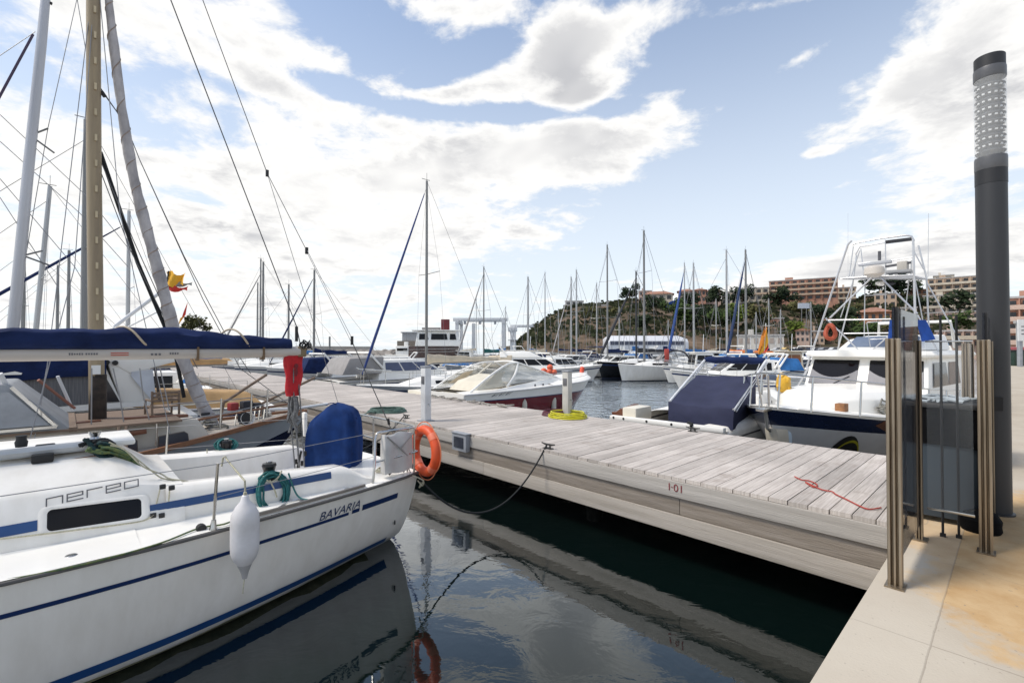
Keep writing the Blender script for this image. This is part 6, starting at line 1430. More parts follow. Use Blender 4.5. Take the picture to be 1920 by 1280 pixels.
# the white launch behind the bin
motorboat('white_launch', 'tall white launch with blue window glass half hidden behind the gate and bin', W(2.1, 17.5, 0), YAW+radians(2), L=8, B=2.5, style='fly', win=mat('blue_window',(.06,.26,.50),.15,var=.2), fs=1.0, fb=1.4, canopy=None, seed=4, hull=gelgrey, height=1.15)

# ------------------------------------------------------------------ the rest of the pier's far side
sailboat('cream_sailboat', 'grey hulled sailboat with dark blue furled jib and cream mainsail, mast behind the pedestal', W(17.65, 16.3, 0), YAW+pi, L=8., B=2.7, hull=gelgrey, mast_h=9.8, mast_x=.60, mast_r=.06, cover=cream_canvas, jib=mat('jib_blue',(.015,.04,.17),.8), jib_r=.06, jib_top=.97, fs=.8, fb=1.05, seed=11, boom_l=.52, spreaders=1, wire_r=.006)
motorboat('white_cruiser', 'white cabin cruiser with grey canvas side windows left of the tall blue stay', W(22, 8.9, 0), YAW, L=9, B=3.1, style='cruiser', canopy=grey_canvas, win=mat('louvre_glass',(.06,.08,.16),.2), fs=.95, fb=1.25, seed=3)
motorboat('moored_motorboat', 'low cream motorboat between the pale pedestal and the blue stay', W(15.2, 9.0, 0), YAW, L=6.5, B=2.3, style='open', fs=.7, fb=.95, hull=gelcream, stripe=hullnavy, band=(.45,.75), seed=5, outboard=False)
motorboat('moored_motorboat', 'white motorboat with navy awning by the far left pier edge', W(27, 9.0, 0), YAW, L=8, B=2.9, style='cruiser', canopy=navy_canvas, seed=6)
sailboat('moored_yacht', 'white yacht with navy cover whose mast ends above the red cloth', W(31.5, 17.5, 0), YAW+pi, L=8.5, B=2.9, mast_h=7.6, mast_x=.66, cover=navy_canvas, jib=navy_canvas, seed=13, jib_r=.05)
sailboat('moored_yacht', 'yacht with a blue cover beyond the tan sail cover', W(37, 17.5, 0), YAW+pi, L=9, B=3, mast_h=7.2, mast_x=.6, cover=azure_canvas, seed=14)
sailboat('moored_yacht', 'yacht with one of the twin masts right of the small tree', W(41.5, 17.5, 0), YAW+pi, L=9.5, B=3, mast_h=9.4, mast_x=.62, mast_r=.09, cover=navy_canvas, jib=grey_canvas, seed=15)
sailboat('moored_yacht', 'slim yacht behind the twin masts near the pier end', W(52, 19, 0), YAW+pi, L=9, B=3, mast_h=9., mast_x=.55, cover=cream_canvas, seed=16)
sailboat('moored_yacht', 'tall yacht whose mast pairs with another right of the small tree', W(46.5, 19, 0), YAW+pi, L=10, B=3.1, mast_h=10.5, mast_x=.62, cover=navy_canvas, seed=17)
motorboat('moored_motorboat', 'white motorboat with a tan cover near the pier end', W(57, 9, 0), YAW, L=7, style='open', canopy=tan_canvas, seed=18)
wg = empty('windsock_flag', W(37, 5.6, 1.0), 0, 'thin staff with an orange and blue streamer at the pier edge below the boom', 'flag')
MB().tube([(0,0,0),(0,0,2.0)], .03, 6).build('staff', alu_dark, wg)
for i,(m_) in enumerate((flag_yellow, buoy_orange, azure_canvas, mat('streamer_cyan',(.06,.38,.50),.8))): MB().lathe([(.16-.02*i,-.42),(.18-.02*i,0)], (.22,.06*sin(i),1.95-.42*i), None, 10).build('streamer_band', m_, wg)
# ------------------------------------------------------------------ boats on the pontoons across the basin
def at_wl(px, Y): p = aty(px, 652, Y); return Vector((p.x, Y, 0))
def yacht_by_mast(label, px, ytop, Y, yaw, L, mast_x, **k):
    """a yacht whose mast foot stands at the bearing px and distance Y; the masthead height follows from the photograph"""
    h = EYE + (652-ytop)*Y/F; d = Vector((cos(yaw), sin(yaw), 0)); p = at_wl(px, Y) - d*(L*mast_x)
    return sailboat(k.pop('name','moored_yacht'), label, p, yaw, L=L, B=k.pop('B', L*.32), mast_h=h, mast_x=mast_x, **k)
A1, A2, A3 = YAW+pi, YAW, YAW+pi*.97
yacht_by_mast('white yacht lying broadside in the middle basin under the tallest mast there', 1208, 432, 36.5, radians(208), 7.2, .64, mast_r=.09, mastm=alu_dark, cover=None, hood=grey_canvas, stripe=gel, fs=1.0, fb=1.3, seed=21, fenders=2, spreaders=2, wire_r=.012, lifeline=True, boom_l=.3, bimini=None, name='white_yacht')
yacht_by_mast('black hulled yacht with furled black sails left of the white broadside yacht', 1193, 508, 40.5, radians(205), 9, .55, hull=hullblack, mastm=mat('mast_black',(.03,.03,.035),.4), cover=dark_canvas, jib=dark_canvas, seed=22, jib_r=.12, wire_r=.016, fs=1.1, fb=1.4)
yacht_by_mast('white yacht with a green sail cover in front of the boat lift', 907, 500, 48, A1, 9, .6, cover=teal_canvas, jib=grey_canvas, seed=23, wire_r=.016, jib_r=.09)
yacht_by_mast('white yacht with a thick pale mast left of the hill foot', 990, 519, 60, A1, 9.5, .6, mast_r=.14, mastm=alu, cover=azure_canvas, seed=24, wire_r=.016)
yacht_by_mast('white yacht with a slim mast against the left slope of the hill', 1022, 511, 58, A2, 9.5, .55, mastm=alu, cover=cream_canvas, seed=25, wire_r=.016)
yacht_by_mast('white yacht, left of the close pair of masts before the hill', 1071, 519, 62, A1, 10, .6, mastm=alu, mast_r=.11, cover=navy_canvas, jib=sailcloth, seed=26, wire_r=.016)
yacht_by_mast('white yacht, right of the close pair of masts before the hill', 1081, 506, 55, A1, 10, .58, mastm=alu, mast_r=.10, cover=navy_canvas, bimini=navy_canvas, seed=27, wire_r=.016)
yacht_by_mast('small white yacht with a short mast in front of the hillside houses', 1119, 531, 60, A2, 8.5, .55, mastm=alu, cover=cream_canvas, seed=28, wire_r=.016)
yacht_by_mast('white yacht with a tall slim mast left of the black hulled yacht', 1139, 459, 46, A1, 10.5, .58, mastm=alu_dark, mast_r=.085, cover=navy_canvas, seed=29, spreaders=2, wire_r=.014)
yacht_by_mast('yacht with a dark lattice of steps up its mast before the blue awning house', 1284, 493, 56, A1, 10, .58, mastm=alu, cover=azure_canvas, jib=mat('jib_deep_blue',(.02,.06,.22),.8), jib_r=.16, seed=30, wire_r=.016)
yacht_by_mast('white yacht with a blue sail cover right of the white broadside yacht', 1301, 493, 50, A1, 10, .58, mastm=alu, mast_r=.10, cover=azure_canvas, seed=31, wire_r=.016)
yacht_by_mast('white yacht with an orange sail cover', 1363, 468, 44, radians(150), 10.5, .52, mastm=alu, mast_r=.095, cover=orange_canvas, seed=32, wire_r=.014, spreaders=2)
yacht_by_mast('white yacht with a dark blue furled jib beside the big yellow and red flag', 1399, 468, 42, A1, 10.5, .58, mastm=alu_dark, mast_r=.095, cover=azure_canvas, hood=azure_canvas, jib=mat('jib_ink_blue',(.012,.03,.09),.8), jib_r=.13, seed=33, wire_r=.014)
yacht_by_mast('small yacht with a short bare mast below the dark trees', 1253, 600, 72, A1, 8, .6, mastm=alu, cover=navy_canvas, seed=34, wire_r=.018)
yacht_by_mast('small yacht with a pale mast below the wooded slope', 1343, 560, 74, A2, 8, .6, mastm=alu, cover=cream_canvas, seed=35, wire_r=.018)
yacht_by_mast('small yacht with a raked mast right of the orange sail cover', 1382, 548, 66, A1, 8.5, .6, mastm=alu, cover=azure_canvas, seed=36, lean=.10, wire_r=.018)
yacht_by_mast('small yacht moored behind the yellow and red flag', 1442, 560, 70, A2, 8.5, .6, mastm=alu, cover=navy_canvas, seed=37, wire_r=.018)
yacht_by_mast('small yacht with a mast just left of the tuna tower', 1464, 580, 64, A1, 8, .6, mastm=alu, cover=cream_canvas, seed=38, wire_r=.018)
yacht_by_mast('small yacht seen through the legs of the tuna tower', 1521, 566, 68, A1, 8.5, .6, mastm=alu, cover=navy_canvas, seed=39, wire_r=.018)
yacht_by_mast('small yacht with a short mast between the hill and the boat lift', 948, 575, 75, A2, 8, .6, mastm=alu, cover=azure_canvas, seed=40, wire_r=.018)
yacht_by_mast('small yacht moored at the hill foot right of the crane', 1047, 580, 78, A1, 8, .6, mastm=alu, cover=navy_canvas, seed=41, wire_r=.018)
yacht_by_mast('small yacht with a thin mast right of the thin tall mast', 1161, 575, 70, A2, 8, .6, mastm=alu, cover=navy_canvas, seed=42, wire_r=.018)
yacht_by_mast('small yacht with a slim mast near the low white wall', 1418, 585, 60, A1, 8, .6, mastm=alu, cover=navy_canvas, seed=43, wire_r=.018)
yacht_by_mast('small yacht behind the green sail cover', 893, 560, 90, A2, 9, .6, mastm=alu, cover=cream_canvas, seed=44, wire_r=.02)
for i,(u_,st,L,cv,lb) in enumerate(((15.6,'open',5.5,tan_canvas,'small boat with a tan cover between the grey yacht and the next mast'),(19.4,'cruiser',7,None,'white cruiser on the near side of the pier below the boom'),(23.3,'open',6,azure_canvas,'boat with a light blue cover on the near side of the pier'),(27.4,'pilot',6.5,None,'white pilot boat on the near side of the pier'),(31.7,'cruiser',7,navy_canvas,'cruiser with a navy canopy on the near side of the pier'),(36.5,'open',6,cream_canvas,'boat with a cream cover far along the near side of the pier'))):
    motorboat('moored_motorboat', lb, W(u_, 4.4, 0), YAW+pi, L=L, B=2.4, style=st, canopy=cv, seed=200+i, height=.9)
# the broadside yacht's stern gear
def mthing(label, px, Y, yaw, style, L, mid=True, **k):
    d = Vector((cos(yaw), sin(yaw), 0)); return motorboat(k.pop('name','moored_motorboat'), label, at_wl(px, Y)-d*(L*.5 if mid else 0), yaw, L=L, B=k.pop('B', L*.34), style=style, **k)
mthing('white motor cruiser with a cream cockpit cover behind the red speedboat', 1015, 35, radians(2), 'fly', 9, canopy=cream_canvas, seed=51)
mthing('white open boat with a black outboard by the black hulled yacht', 1082, 41, radians(200), 'open', 5, outboard=True, fs=.8, fb=1.1, seed=52)
mthing('white boat with a blue canvas left of the cream cruiser', 915, 37, radians(215), 'cruiser', 7.5, canopy=azure_canvas, hull=gelgrey, seed=53, band=(.3,.34))
mthing('white motorboat with a navy hard top behind the speedboat windscreen', 955, 44, radians(190), 'pilot', 7, seed=54, canopy=None)
mthing('white motorboat with dark windows right of the blue awning bar', 1375, 27, radians(180), 'cruiser', 7.2, seed=55, canopy=None)
mthing('cream cabin boat with brown windows left of the tuna tower', 1474, 33, radians(170), 'pilot', 5.6, hull=gelcream, sup=mat('cabin_beige',(.52,.44,.33),.6,var=.1), win=mat('brown_window',(.17,.06,.02),.4), seed=56)
mthing('small white boat with a black outboard near the bow rail of the fishing boat', 1437, 23, radians(250), 'open', 4.8, outboard=True, fs=.75, fb=1.0, seed=57)
mthing('white motorboat with a bright blue cover left of the fishing boat', 1455, 36, radians(200), 'open', 6.5, canopy=azure_canvas, seed=58)
mthing('white motorboat with a blue cockpit awning right of the broadside yacht', 1330, 39, radians(200), 'cruiser', 7.5, canopy=azure_canvas, seed=59)
mthing('red and white inflatable boat behind the cream mainsail', 850, 30, radians(185), 'open', 5.0, hull=mat('hull_brick',(.22,.03,.03),.4), fs=.55, fb=.75, seed=60, canopy=None)
mthing('white flat dinghy beyond the pale sailboat stern', 880, 25.5, radians(185), 'open', 4.6, fs=.5, fb=.65, seed=61)
fill = [(700,52,'open',6,navy_canvas,'white boat under a navy cover before the breakwater'),(930,62,'cruiser',8,None,'white cruiser beneath the boat lift'),(870,58,'pilot',7,None,'small white pilot boat left of the boat lift'),
 (1005,66,'fly',9,None,'white flybridge cruiser at the foot of the hill'),(1060,50,'cruiser',8,navy_canvas,'white cruiser with a long navy awning left of the black outboard'),(1100,62,'open',6.5,azure_canvas,'small boat with a pale blue cover at the hill foot'),
 (1130,54,'cruiser',8,dark_canvas,'white cruiser with a black awning before the long white hall'),(1165,68,'pilot',7,None,'pilot boat before the long white hall'),(1232,50,'cruiser',8,navy_canvas,'white cruiser behind the red life buoy cover'),(1270,60,'open',6.5,None,'white open boat before the long white hall'),
 (1320,58,'cruiser',8,azure_canvas,'cruiser with a blue awning below the woods'),(1352,54,'fly',8.5,None,'white flybridge boat below the woods'),(1392,52,'open',6.5,azure_canvas,'boat with a strong blue cover by the low white wall'),(1412,44,'pilot',6.5,None,'small white pilot boat beside the yellow and red flag'),
 (1436,55,'cruiser',7.5,None,'white cruiser behind the yellow and red flag'),(1470,48,'open',6.5,navy_canvas,'boat under a navy cover left of the tuna tower'),(1490,58,'fly',8.5,None,'white flybridge boat left of the tuna tower'),(1512,46,'pilot',6.5,None,'white pilot boat at the foot of the tuna tower'),
 (1540,62,'cruiser',8,None,'white cruiser seen under the tuna tower'),(1502,78,'open',6,azure_canvas,'far boat with a light blue cover left of the tuna tower'),(1450,80,'pilot',6.5,None,'far pilot boat before the parked cars'),(1222,74,'open',6,navy_canvas,'far boat with a navy cover before the white hall')]
fill += [(985,40,'pilot',6.5,azure_canvas,'white pilot boat left of the cream covered cruiser'),(1042,42,'cruiser',7.5,navy_canvas,'cruiser with a navy canopy just right of the orange buoys'),(1150,46,'cruiser',7.5,azure_canvas,'white cruiser with a blue canopy behind the black hull'),(1308,45,'open',6.5,azure_canvas,'boat under a blue cover right of the broadside yacht stern'),
 (1345,44,'pilot',6.5,None,'white pilot boat under the orange sail cover'),(1385,33,'open',6,azure_canvas,'boat with a sky blue cover right behind the rolled awning'),(1425,31,'cruiser',7,dark_canvas,'white cruiser with a dark canopy above the rail of the canvas boat'),(1498,36,'open',6,None,'white open boat near the left legs of the tuna tower'),(1525,33,'cruiser',7,azure_canvas,'cruiser with a blue canopy left of the fishing boat windscreen'),
 (960,52,'open',6,tan_canvas,'boat under a tan cover near the crane'),(1180,58,'fly',9,None,'white flybridge cruiser left of the tallest mast'),(890,44,'open',6.5,azure_canvas,'boat under a faded blue cover left of the green sail cover'),(720,40,'cruiser',8,None,'white cruiser right of the tall blue stay')]
fill += [(1310,34,'pilot',5.6,None,'small white pilot boat left of the rolled navy awning'),(1352,31,'open',5.2,royal_canvas,'small boat under a royal blue cover behind the sloping canvas'),(1402,29,'cruiser',6,azure_canvas,'small cruiser with a blue canopy just right of the rolled awning'),(1058,37,'cruiser',6.5,None,'small white cruiser right of the orange buoys'),(1500,40,'cruiser',6.5,royal_canvas,'small cruiser with a royal blue canopy left of the windscreen of the fishing boat'),(940,33,'open',5.5,None,'small white open boat behind the speedboat windscreen')]
for i,(px,Y,st,L,cv,lb) in enumerate(fill): mthing(lb, px, Y, radians([190,215,170,35,200][i % 5]), st, L, canopy=cv, seed=70+i, height=.95)
rb1 = empty('buoy_cover', at_wl(1250, 36)+Vector((0,0,1.5)), 0, 'red buoy cover standing on the stern quarter of the white broadside yacht', 'buoy cover')
MB().box((0,0,.45),(.34,.16,.95)).build('cover', mat('cover_red',(.50,.07,.05),.6,var=.15), rb1, bevel=.06)
P = [aty(a,b,36)-aty(1265,690,36) for a,b in ((1242,672),(1252,662),(1268,657),(1284,661),(1292,672))]
ab_ = empty('stern_arch', aty(1265,690,36), 0, 'dark curved canopy hoop over the stern of the white broadside yacht', 'canopy hoop'); MB().tube(P, .06, 6, smooth=3).build('hoop', dark_canvas, ab_)
for px,py,Y,lb in ((1030,697,30,'orange buoys piled on a stern behind the red speedboat'),):
    ob = empty('buoys', aty(px,py,Y), 0, lb, 'buoys')
    for dx,dy,dz in ((0,0,0),(-.35,.1,.05),(.3,.05,-.02),(.05,.1,.28)): MB().ball((dx,dy,dz), .20, 12).build('buoy', buoy_orange, ob)
sf2 = empty('national_flag', aty(1432,664,25), 0, 'large yellow and red flag drooping from a staff left of the tuna tower', 'flag')
q = lambda a,b: aty(a,b,25)-aty(1432,664,25)
MB().tube([q(1432,672), q(1436,606)], .022, 6).build('staff', alu_white, sf2)
def droop(pxs, m, nm, dy): MB().grid([[q(a,b)+Vector((0,dy+.05*sin(j*2+i),0)) for j,(a,b) in enumerate(r)] for i,r in enumerate(pxs)]).build(nm, m, sf2)
droop([[(1436,612),(1439,622),(1440,640)],[(1432,630),(1436,636),(1437,650)],[(1427,648),(1431,652),(1432,658)],[(1422,664),(1424,664),(1426,665)]], flag_yellow, 'yellow_band', 0)
droop([[(1435,610),(1436,612),(1437,614)],[(1428,628),(1431,630),(1433,632)],[(1424,646),(1426,648),(1429,650)],[(1420,660),(1421,663),(1423,665)]], mat('flag_orange',(.60,.20,.02),.8), 'orange_band', -.03)
droop([[(1440,640),(1441,646),(1440,652)],[(1437,650),(1437,655),(1436,658)],[(1432,658),(1431,662),(1429,664)]], flag_red, 'red_band', -.02)

# floating pontoons the far rows tie up to
for (px0, Y0, px1, Y1, lb) in ((900,41.5,1560,47,'low floating pontoon behind the white broadside yacht'),(860,64,1620,66,'low floating pontoon in front of the far quay')):
    a, b = at_wl(px0,Y0), at_wl(px1,Y1); MB().bar(a-a+Vector((0,0,.45)), b-a+Vector((0,0,.45)), 1.8, .25).build('pontoon', mat('pontoon_grey',(.36,.35,.33),.9,var=.15))
    o = bpy.data.objects['pontoon' if Y0 < 50 else 'pontoon.001']; o.location = a; tag(o, lb, 'pontoon')

# ------------------------------------------------------------------ far shore: breakwater, lift, crane, yard, ships
rock = mat('breakwater_rock', (.30,.27,.24), .95, var=.35, scale=.6, bump=.6, bscale=2, c2=(.13,.115,.10))
rockw = mat('breakwater_wall', (.44,.41,.37), .9, var=.2, scale=.2, c2=(.33,.29,.25))
def rough_block(path, w, h, m, nm, seed):
    rr = random.Random(seed); secs = []; n = 60
    for i in range(n+1):
        t = i/n*(len(path)-1); k = min(int(t), len(path)-2); c = Vector(path[k]).lerp(Vector(path[k+1]), t-k); hh = h*rr.uniform(.7,1.15)
        secs.append([c+Vector((rr.uniform(-.5,.5), y*w*rr.uniform(.85,1.1), z*hh)) for y,z in ((-1,-.3),(-.75,.35),(-.45,.75),(-.2,1),(.3,1),(.8,.3),(1,-.3))])
    return MB().loft(secs).build(nm, m, angle=20)
tag(rough_block([at_wl(540,165), at_wl(740,170), at_wl(792,175)], 6, 1.9, rock, 'breakwater', 4), kind='structure')
bw = MB(); a, b = at_wl(555,176), at_wl(700,182); bw.bar(a+Vector((0,0,2.4)), b+Vector((0,0,2.2)), 2, 1.6); bw.build('breakwater_wall', rockw); tag(bpy.data.objects['breakwater_wall'], kind='structure')
bc = empty('harbour_light', at_wl(618,172)+Vector((0,0,2)), 0, 'tiny light post at the breakwater end above the white cruiser', 'light post'); MB().tube([(0,0,0),(0,0,4.6)], .35, 8).build('post', alu_dark, bc)
def facet(p, d, nm, m, par, bev=.0): return MB().box(p, d).build(nm, m, par, bevel=bev)
lift = empty('boat_lift', at_wl(900,110), 0, 'large white portal boat lift standing against the sky left of the hill', 'boat lift')
lw = mat('lift_white', (.60,.61,.62), .5, var=.08)
for x in (-5.3,5.4):
    for y in (0,9): facet((x,y,4.6), (.75,.75,8.0), 'leg', lw, lift)
    facet((x,4.5,8.6), (.8,10,.8), 'side_beam', lw, lift)
facet((.1,0,9.05), (12.6,.8,.75), 'front_beam', lw, lift, .05); facet((1.0,9,9.4), (9.5,.8,.8), 'rear_beam', lw, lift, .05)
facet((-2.2,9,4.6),(.8,.8,8.0),'leg',lw,lift)
for x in (-3.5,0,3.5): facet((x,0,8.3),(.5,.6,.7),'hoist',grey_paint,lift)
crane = empty('harbour_crane', at_wl(962,105), 0, 'short white column crane with a horizontal arm right of the boat lift', 'crane')
facet((0,0,3.9),(1.3,1.3,6.4),'column',lw,crane,.05); facet((2.0,0,7.3),(5.0,.8,.55),'arm',lw,crane,.05); facet((-.1,0,6.6),(2.0,1.5,1.0),'slew_head',lw,crane,.1); facet((0,0,4.2),(2.2,2.2,.12),'gallery',grey_paint,crane)
# workboat with red funnel
wb = empty('excursion_boat', at_wl(832,62), radians(8), 'white two deck excursion boat with dark windows and a dark red funnel', 'excursion boat')
hw = Hull(11, 3.8, 1.2, 1.7, transom=.9, rake=1.0, p=.5); mb = MB(); hw.mesh(mb, [(.5,0,3),(.99,1,2)], n=14); mb.v = [(x-5.5,y,z) for x,y,z in mb.v]; mb.build('hull', [gelw, hullnavy], wb)
mb = MB(); hw.deck(mb,n=10); mb.v = [(x-5.5,y,z) for x,y,z in mb.v]; mb.build('deck', gelw, wb)
MB().hexa([Vector(p) for p in ((-4.4,-1.6,1.2),(2.4,-1.5,1.2),(2.4,1.5,1.2),(-4.4,1.6,1.2),(-4.4,-1.5,2.7),(1.9,-1.4,2.7),(1.9,1.4,2.7),(-4.4,1.5,2.7))]).build('lower_house', mat('house_brown',(.10,.06,.05),.4,var=.3,scale=2), wb, bevel=.04)
up = MB().hexa([Vector(p) for p in ((-3.6,-1.6,2.72),(2.4,-1.5,2.72),(2.4,1.5,2.72),(-3.6,1.6,2.72),(-3.3,-1.3,4.6),(1.5,-1.2,4.6),(1.5,1.2,4.6),(-3.3,1.3,4.6))]).build('wheelhouse', gelw, wb, bevel=.05)
for x0,x1 in ((-3.1,-1.9),(-1.6,.5),(.75,1.6)): MB().poly([Vector(p) for p in ((x0,-1.475,3.55),(x1,-1.45,3.55),(x1-.15,-1.36,4.3),(x0+.05,-1.37,4.3))]).build('window', dark_glass, up)
MB().box((-.9,0,4.72),(6.2,3.2,.14)).build('roof', gelw, up, bevel=.03); MB().box((.2,0,5.5),(1.1,1.0,1.4)).build('funnel', mat('funnel_red',(.14,.015,.02),.5), wb, bevel=.04); MB().box((-1.6,0,5.0),(2.4,.5,.3)).build('raft', grey_canvas, up, bevel=.05)
mb = MB(); mb.tube([(-5,-1.7,1.9),(3.5,-1.6,2.1)],.03,4).tube([(-5,-1.7,2.25),(3.5,-1.6,2.45)],.03,4); mb.build('rail', steel, wb)
sh = empty('patrol_boat', at_wl(768,88), radians(4), 'small pale grey patrol boat crossing before the breakwater', 'boat')
hp = Hull(8.5, 2.6, .9, 1.3, transom=.9, rake=1.); mb = MB(); hp.mesh(mb, [(.55,0,3),(.99,1,2)], n=12); mb.v=[(4-x,y,z) for x,y,z in mb.v]; mb.build('hull', [gel, hullnavy], sh)
mb = MB(); hp.deck(mb, n=8); mb.v=[(4-x,y,z) for x,y,z in mb.v]; mb.build('deck', gel, sh)
facet((-1.2,0,1.9),(2.4,1.8,1.9),'wheelhouse',gel,sh,.1); facet((-.6,0,3.2),(.7,.8,.8),'top_house',gel,sh,.08); MB().tube([(-.6,0,3.5),(-.6,0,5.2)],.05,5).build('mast',alu_dark,sh); MB().box((-1.2,-.92,2.2),(1.9,.03,.5)).build('window',dark_glass,sh)
MB().box((2.6,0,1.1),(1.6,1.8,.5)).build('stern_deck', mat('dark_deck',(.10,.09,.07),.8), sh, bevel=.05)
hb_ = empty('harbour_shed', at_wl(800,120)+Vector((0,0,1)), 0, 'brown flat roofed shed behind the sailboat mast at the breakwater root', 'shed'); facet((0,0,1.6),(13,8,3.2),'wall',mat('shed_brown',(.24,.20,.16),.9,var=.2),hb_); facet((-1.5,0,4.2),(8,6,2.0),'upper_wall',mat('shed_grey',(.36,.36,.36),.8),hb_); facet((-1.5,0,5.3),(8.6,6.6,.25),'roof',grey_paint,hb_)

# ------------------------------------------------------------------ hill
RIDGE = [(930,650),(962,648),(985,628),(1000,612),(1030,594),(1060,576),(1090,569),(1140,566),(1165,562),(1185,558),(1250,572),(1300,570),(1340,568),(1380,566),(1460,568),(1560,570),(1600,562),(1640,550),(1700,549),(1740,562),(1830,580),(1920,590),(2100,600),(2400,610)]
def hill_z(px, Y):
    t = max(0., min(1., (Y-135)/130.)); zr = EYE + (652-tab(RIDGE, px))*265/F
    toe = max(0., min(1., (px-955)/80)); s_ = t**.75
    n = mnoise.fractal(Vector((px*.02, Y*.05, 1.3)), 1., 2., 4)
    return lerp(1.2, zr, s_) + n*1.6*min(1, t*3)*toe*(1-.7*t)
hm_ = bpy.data.materials.new('hill_earth'); hm_.use_nodes = True
def hill_mat(m):
    t = m.node_tree; N_ = t.nodes; L_ = t.links; b = N_['Principled BSDF']; tc_ = N_.new('ShaderNodeTexCoord')
    n1 = N_.new('ShaderNodeTexNoise'); n1.inputs['Scale'].default_value = .10; n1.inputs['Detail'].default_value = 9; n1.inputs['Roughness'].default_value = .68; L_.new(tc_.outputs['Object'], n1.inputs[0])
    r = N_.new('ShaderNodeValToRGB'); r.color_ramp.elements[0].position = .36; r.color_ramp.elements[0].color = (.045,.048,.026,1); r.color_ramp.elements[1].position = .70; r.color_ramp.elements[1].color = (.23,.165,.115,1)
    e = r.color_ramp.elements.new(.50); e.color = (.095,.070,.048,1); L_.new(n1.outputs['Fac'], r.inputs[0]); L_.new(r.outputs[0], b.inputs['Base Color']); b.inputs['Roughness'].default_value = .95; b.inputs['Specular IOR Level'].default_value = .1
    bp = N_.new('ShaderNodeBump'); bp.inputs['Strength'].default_value = 1.; bp.inputs['Distance'].default_value = 1.5; L_.new(n1.outputs['Fac'], bp.inputs['Height']); L_.new(bp.outputs[0], b.inputs['Normal'])
hill_mat(hm_)
PXs = [935+6*i for i in range(46)]+[1211+14*i for i in range(90)]; Ys = [128,131,134,136]+[140+4.5*i for i in range(29)]+[275,300,340]
def hp_(px, Y):
    x = (px-960)/F*Y
    if Y < 136: z = [-.5,1.15,1.2,1.2][[128,131,134,136].index(Y)] if Y in (128,131,134) else 1.2
    elif Y <= 268: z = hill_z(px, Y)
    else: z = hill_z(px, 266) - (Y-266)*.25
    return Vector((x, Y, z))
mb = MB(); mb.grid([[hp_(px,Y) for px in PXs] for Y in Ys]); o = mb.build('hill', hm_, smooth=True, angle=180); tag(o, kind='structure')
# scrub: countless low bushes
leafA = mat('scrub_leaf', (.058,.063,.029), .8, var=.5, scale=.25, c2=(.026,.034,.016), spec=.15)
rs = random.Random(17); mb = MB()
for k in range(9000):
    px = rs.uniform(960,1960); Y = 137+rs.random()**.8*128; 
    if mnoise.noise(Vector((px*.03, Y*.06, 7))) + rs.uniform(-.25,.35) < .06: continue
    c = hp_(px, min(Y,266)); s_ = rs.uniform(.35,1.15)
    for q_ in range(3):
        cc = c+Vector((rs.uniform(-s_,s_), rs.uniform(-s_,s_), s_*rs.uniform(.1,.8))); a = rs.uniform(0,pi); v1 = Vector((cos(a),sin(a)*.4,rs.uniform(-.5,.5)))*s_*.8; v2 = Vector((rs.uniform(-.4,.4),rs.uniform(-.3,.3),1))*s_*.7
        mb.add([cc-v1-v2*.5, cc+v1-v2*.3, cc+v1*.6+v2, cc-v1*.7+v2*.8], [(0,1,2,3)])
o = mb.build('hillside_scrub', leafA, smooth=False, fix=False); tag(o, kind='stuff', label='dense green and brown scrub covering the hillside', cat='scrub')
# trees one can tell apart
def tree(label, px, ybase, Y, h, w, m, seed, name='hillside_tree', pine=False, z=None):
    rr = random.Random(seed); base = Vector(((px-960)/F*Y, Y, EYE+(652-ybase)*Y/F if z is None else z)); t = empty(name, base, 0, label, 'tree', 'trees on the hillside')
    mb = MB(); mb.tube([(0,0,-.8),(.1*h*.1,0,h*.3),(.02*h,.02*h,h*.62)], [.05*h*.6,.035*h*.7,.015*h], 7)
    for k in range(5):
        a = k*2.4+seed; z0 = h*rr.uniform(.3,.55); mb.tube([(0.02*h,0,z0),(w*.22*cos(a),w*.22*sin(a),z0+h*.14),(w*.38*cos(a),w*.38*sin(a),z0+h*.24)], [.014*h,.009*h,.004*h], 5)
    mb.build('trunk', mat('bark',(.09,.065,.045),.9), t)
    cl = [Vector((rr.uniform(-.38,.38)*w, rr.uniform(-.38,.38)*w, h*rr.uniform(.42 if not pine else .62,.90))) for _ in range(11)]
    mb = MB(); n = 620
    for k in range(n):
        c = rr.choice(cl); r = w*.21*rr.random()**.4; a, b_ = rr.uniform(0,2*pi), rr.uniform(-1,1); q_ = sqrt(1-b_*b_)
        p = c+Vector((r*q_*cos(a), r*q_*sin(a), r*b_*(.55 if pine else .8))); s_ = w*rr.uniform(.030,.065); u_ = Vector((rr.uniform(-1,1),rr.uniform(-1,1),rr.uniform(-.6,.6))).normalized(); v_ = u_.orthogonal().normalized()
        mb.add([p-u_*s_-v_*s_*.5, p+u_*s_-v_*s_*.6, p+u_*s_*.7+v_*s_*.8, p-u_*s_*.8+v_*s_*.7], [(0,1,2,3)])
    mb.build('crown', m, t, smooth=False, fix=False); return t
lA = mat('leaf_dark', (.030,.045,.020), .8, var=.5, scale=.35, c2=(.009,.016,.008), spec=.15); lB = mat('leaf_mid', (.055,.085,.022), .8, var=.5, scale=.35, c2=(.02,.035,.011), spec=.15); lC = mat('leaf_olive', (.10,.095,.035), .8, var=.5, scale=.4, c2=(.035,.038,.016), spec=.15); lD = mat('leaf_bright', (.115,.150,.022), .8, var=.5, scale=.5, c2=(.04,.06,.012), spec=.15)
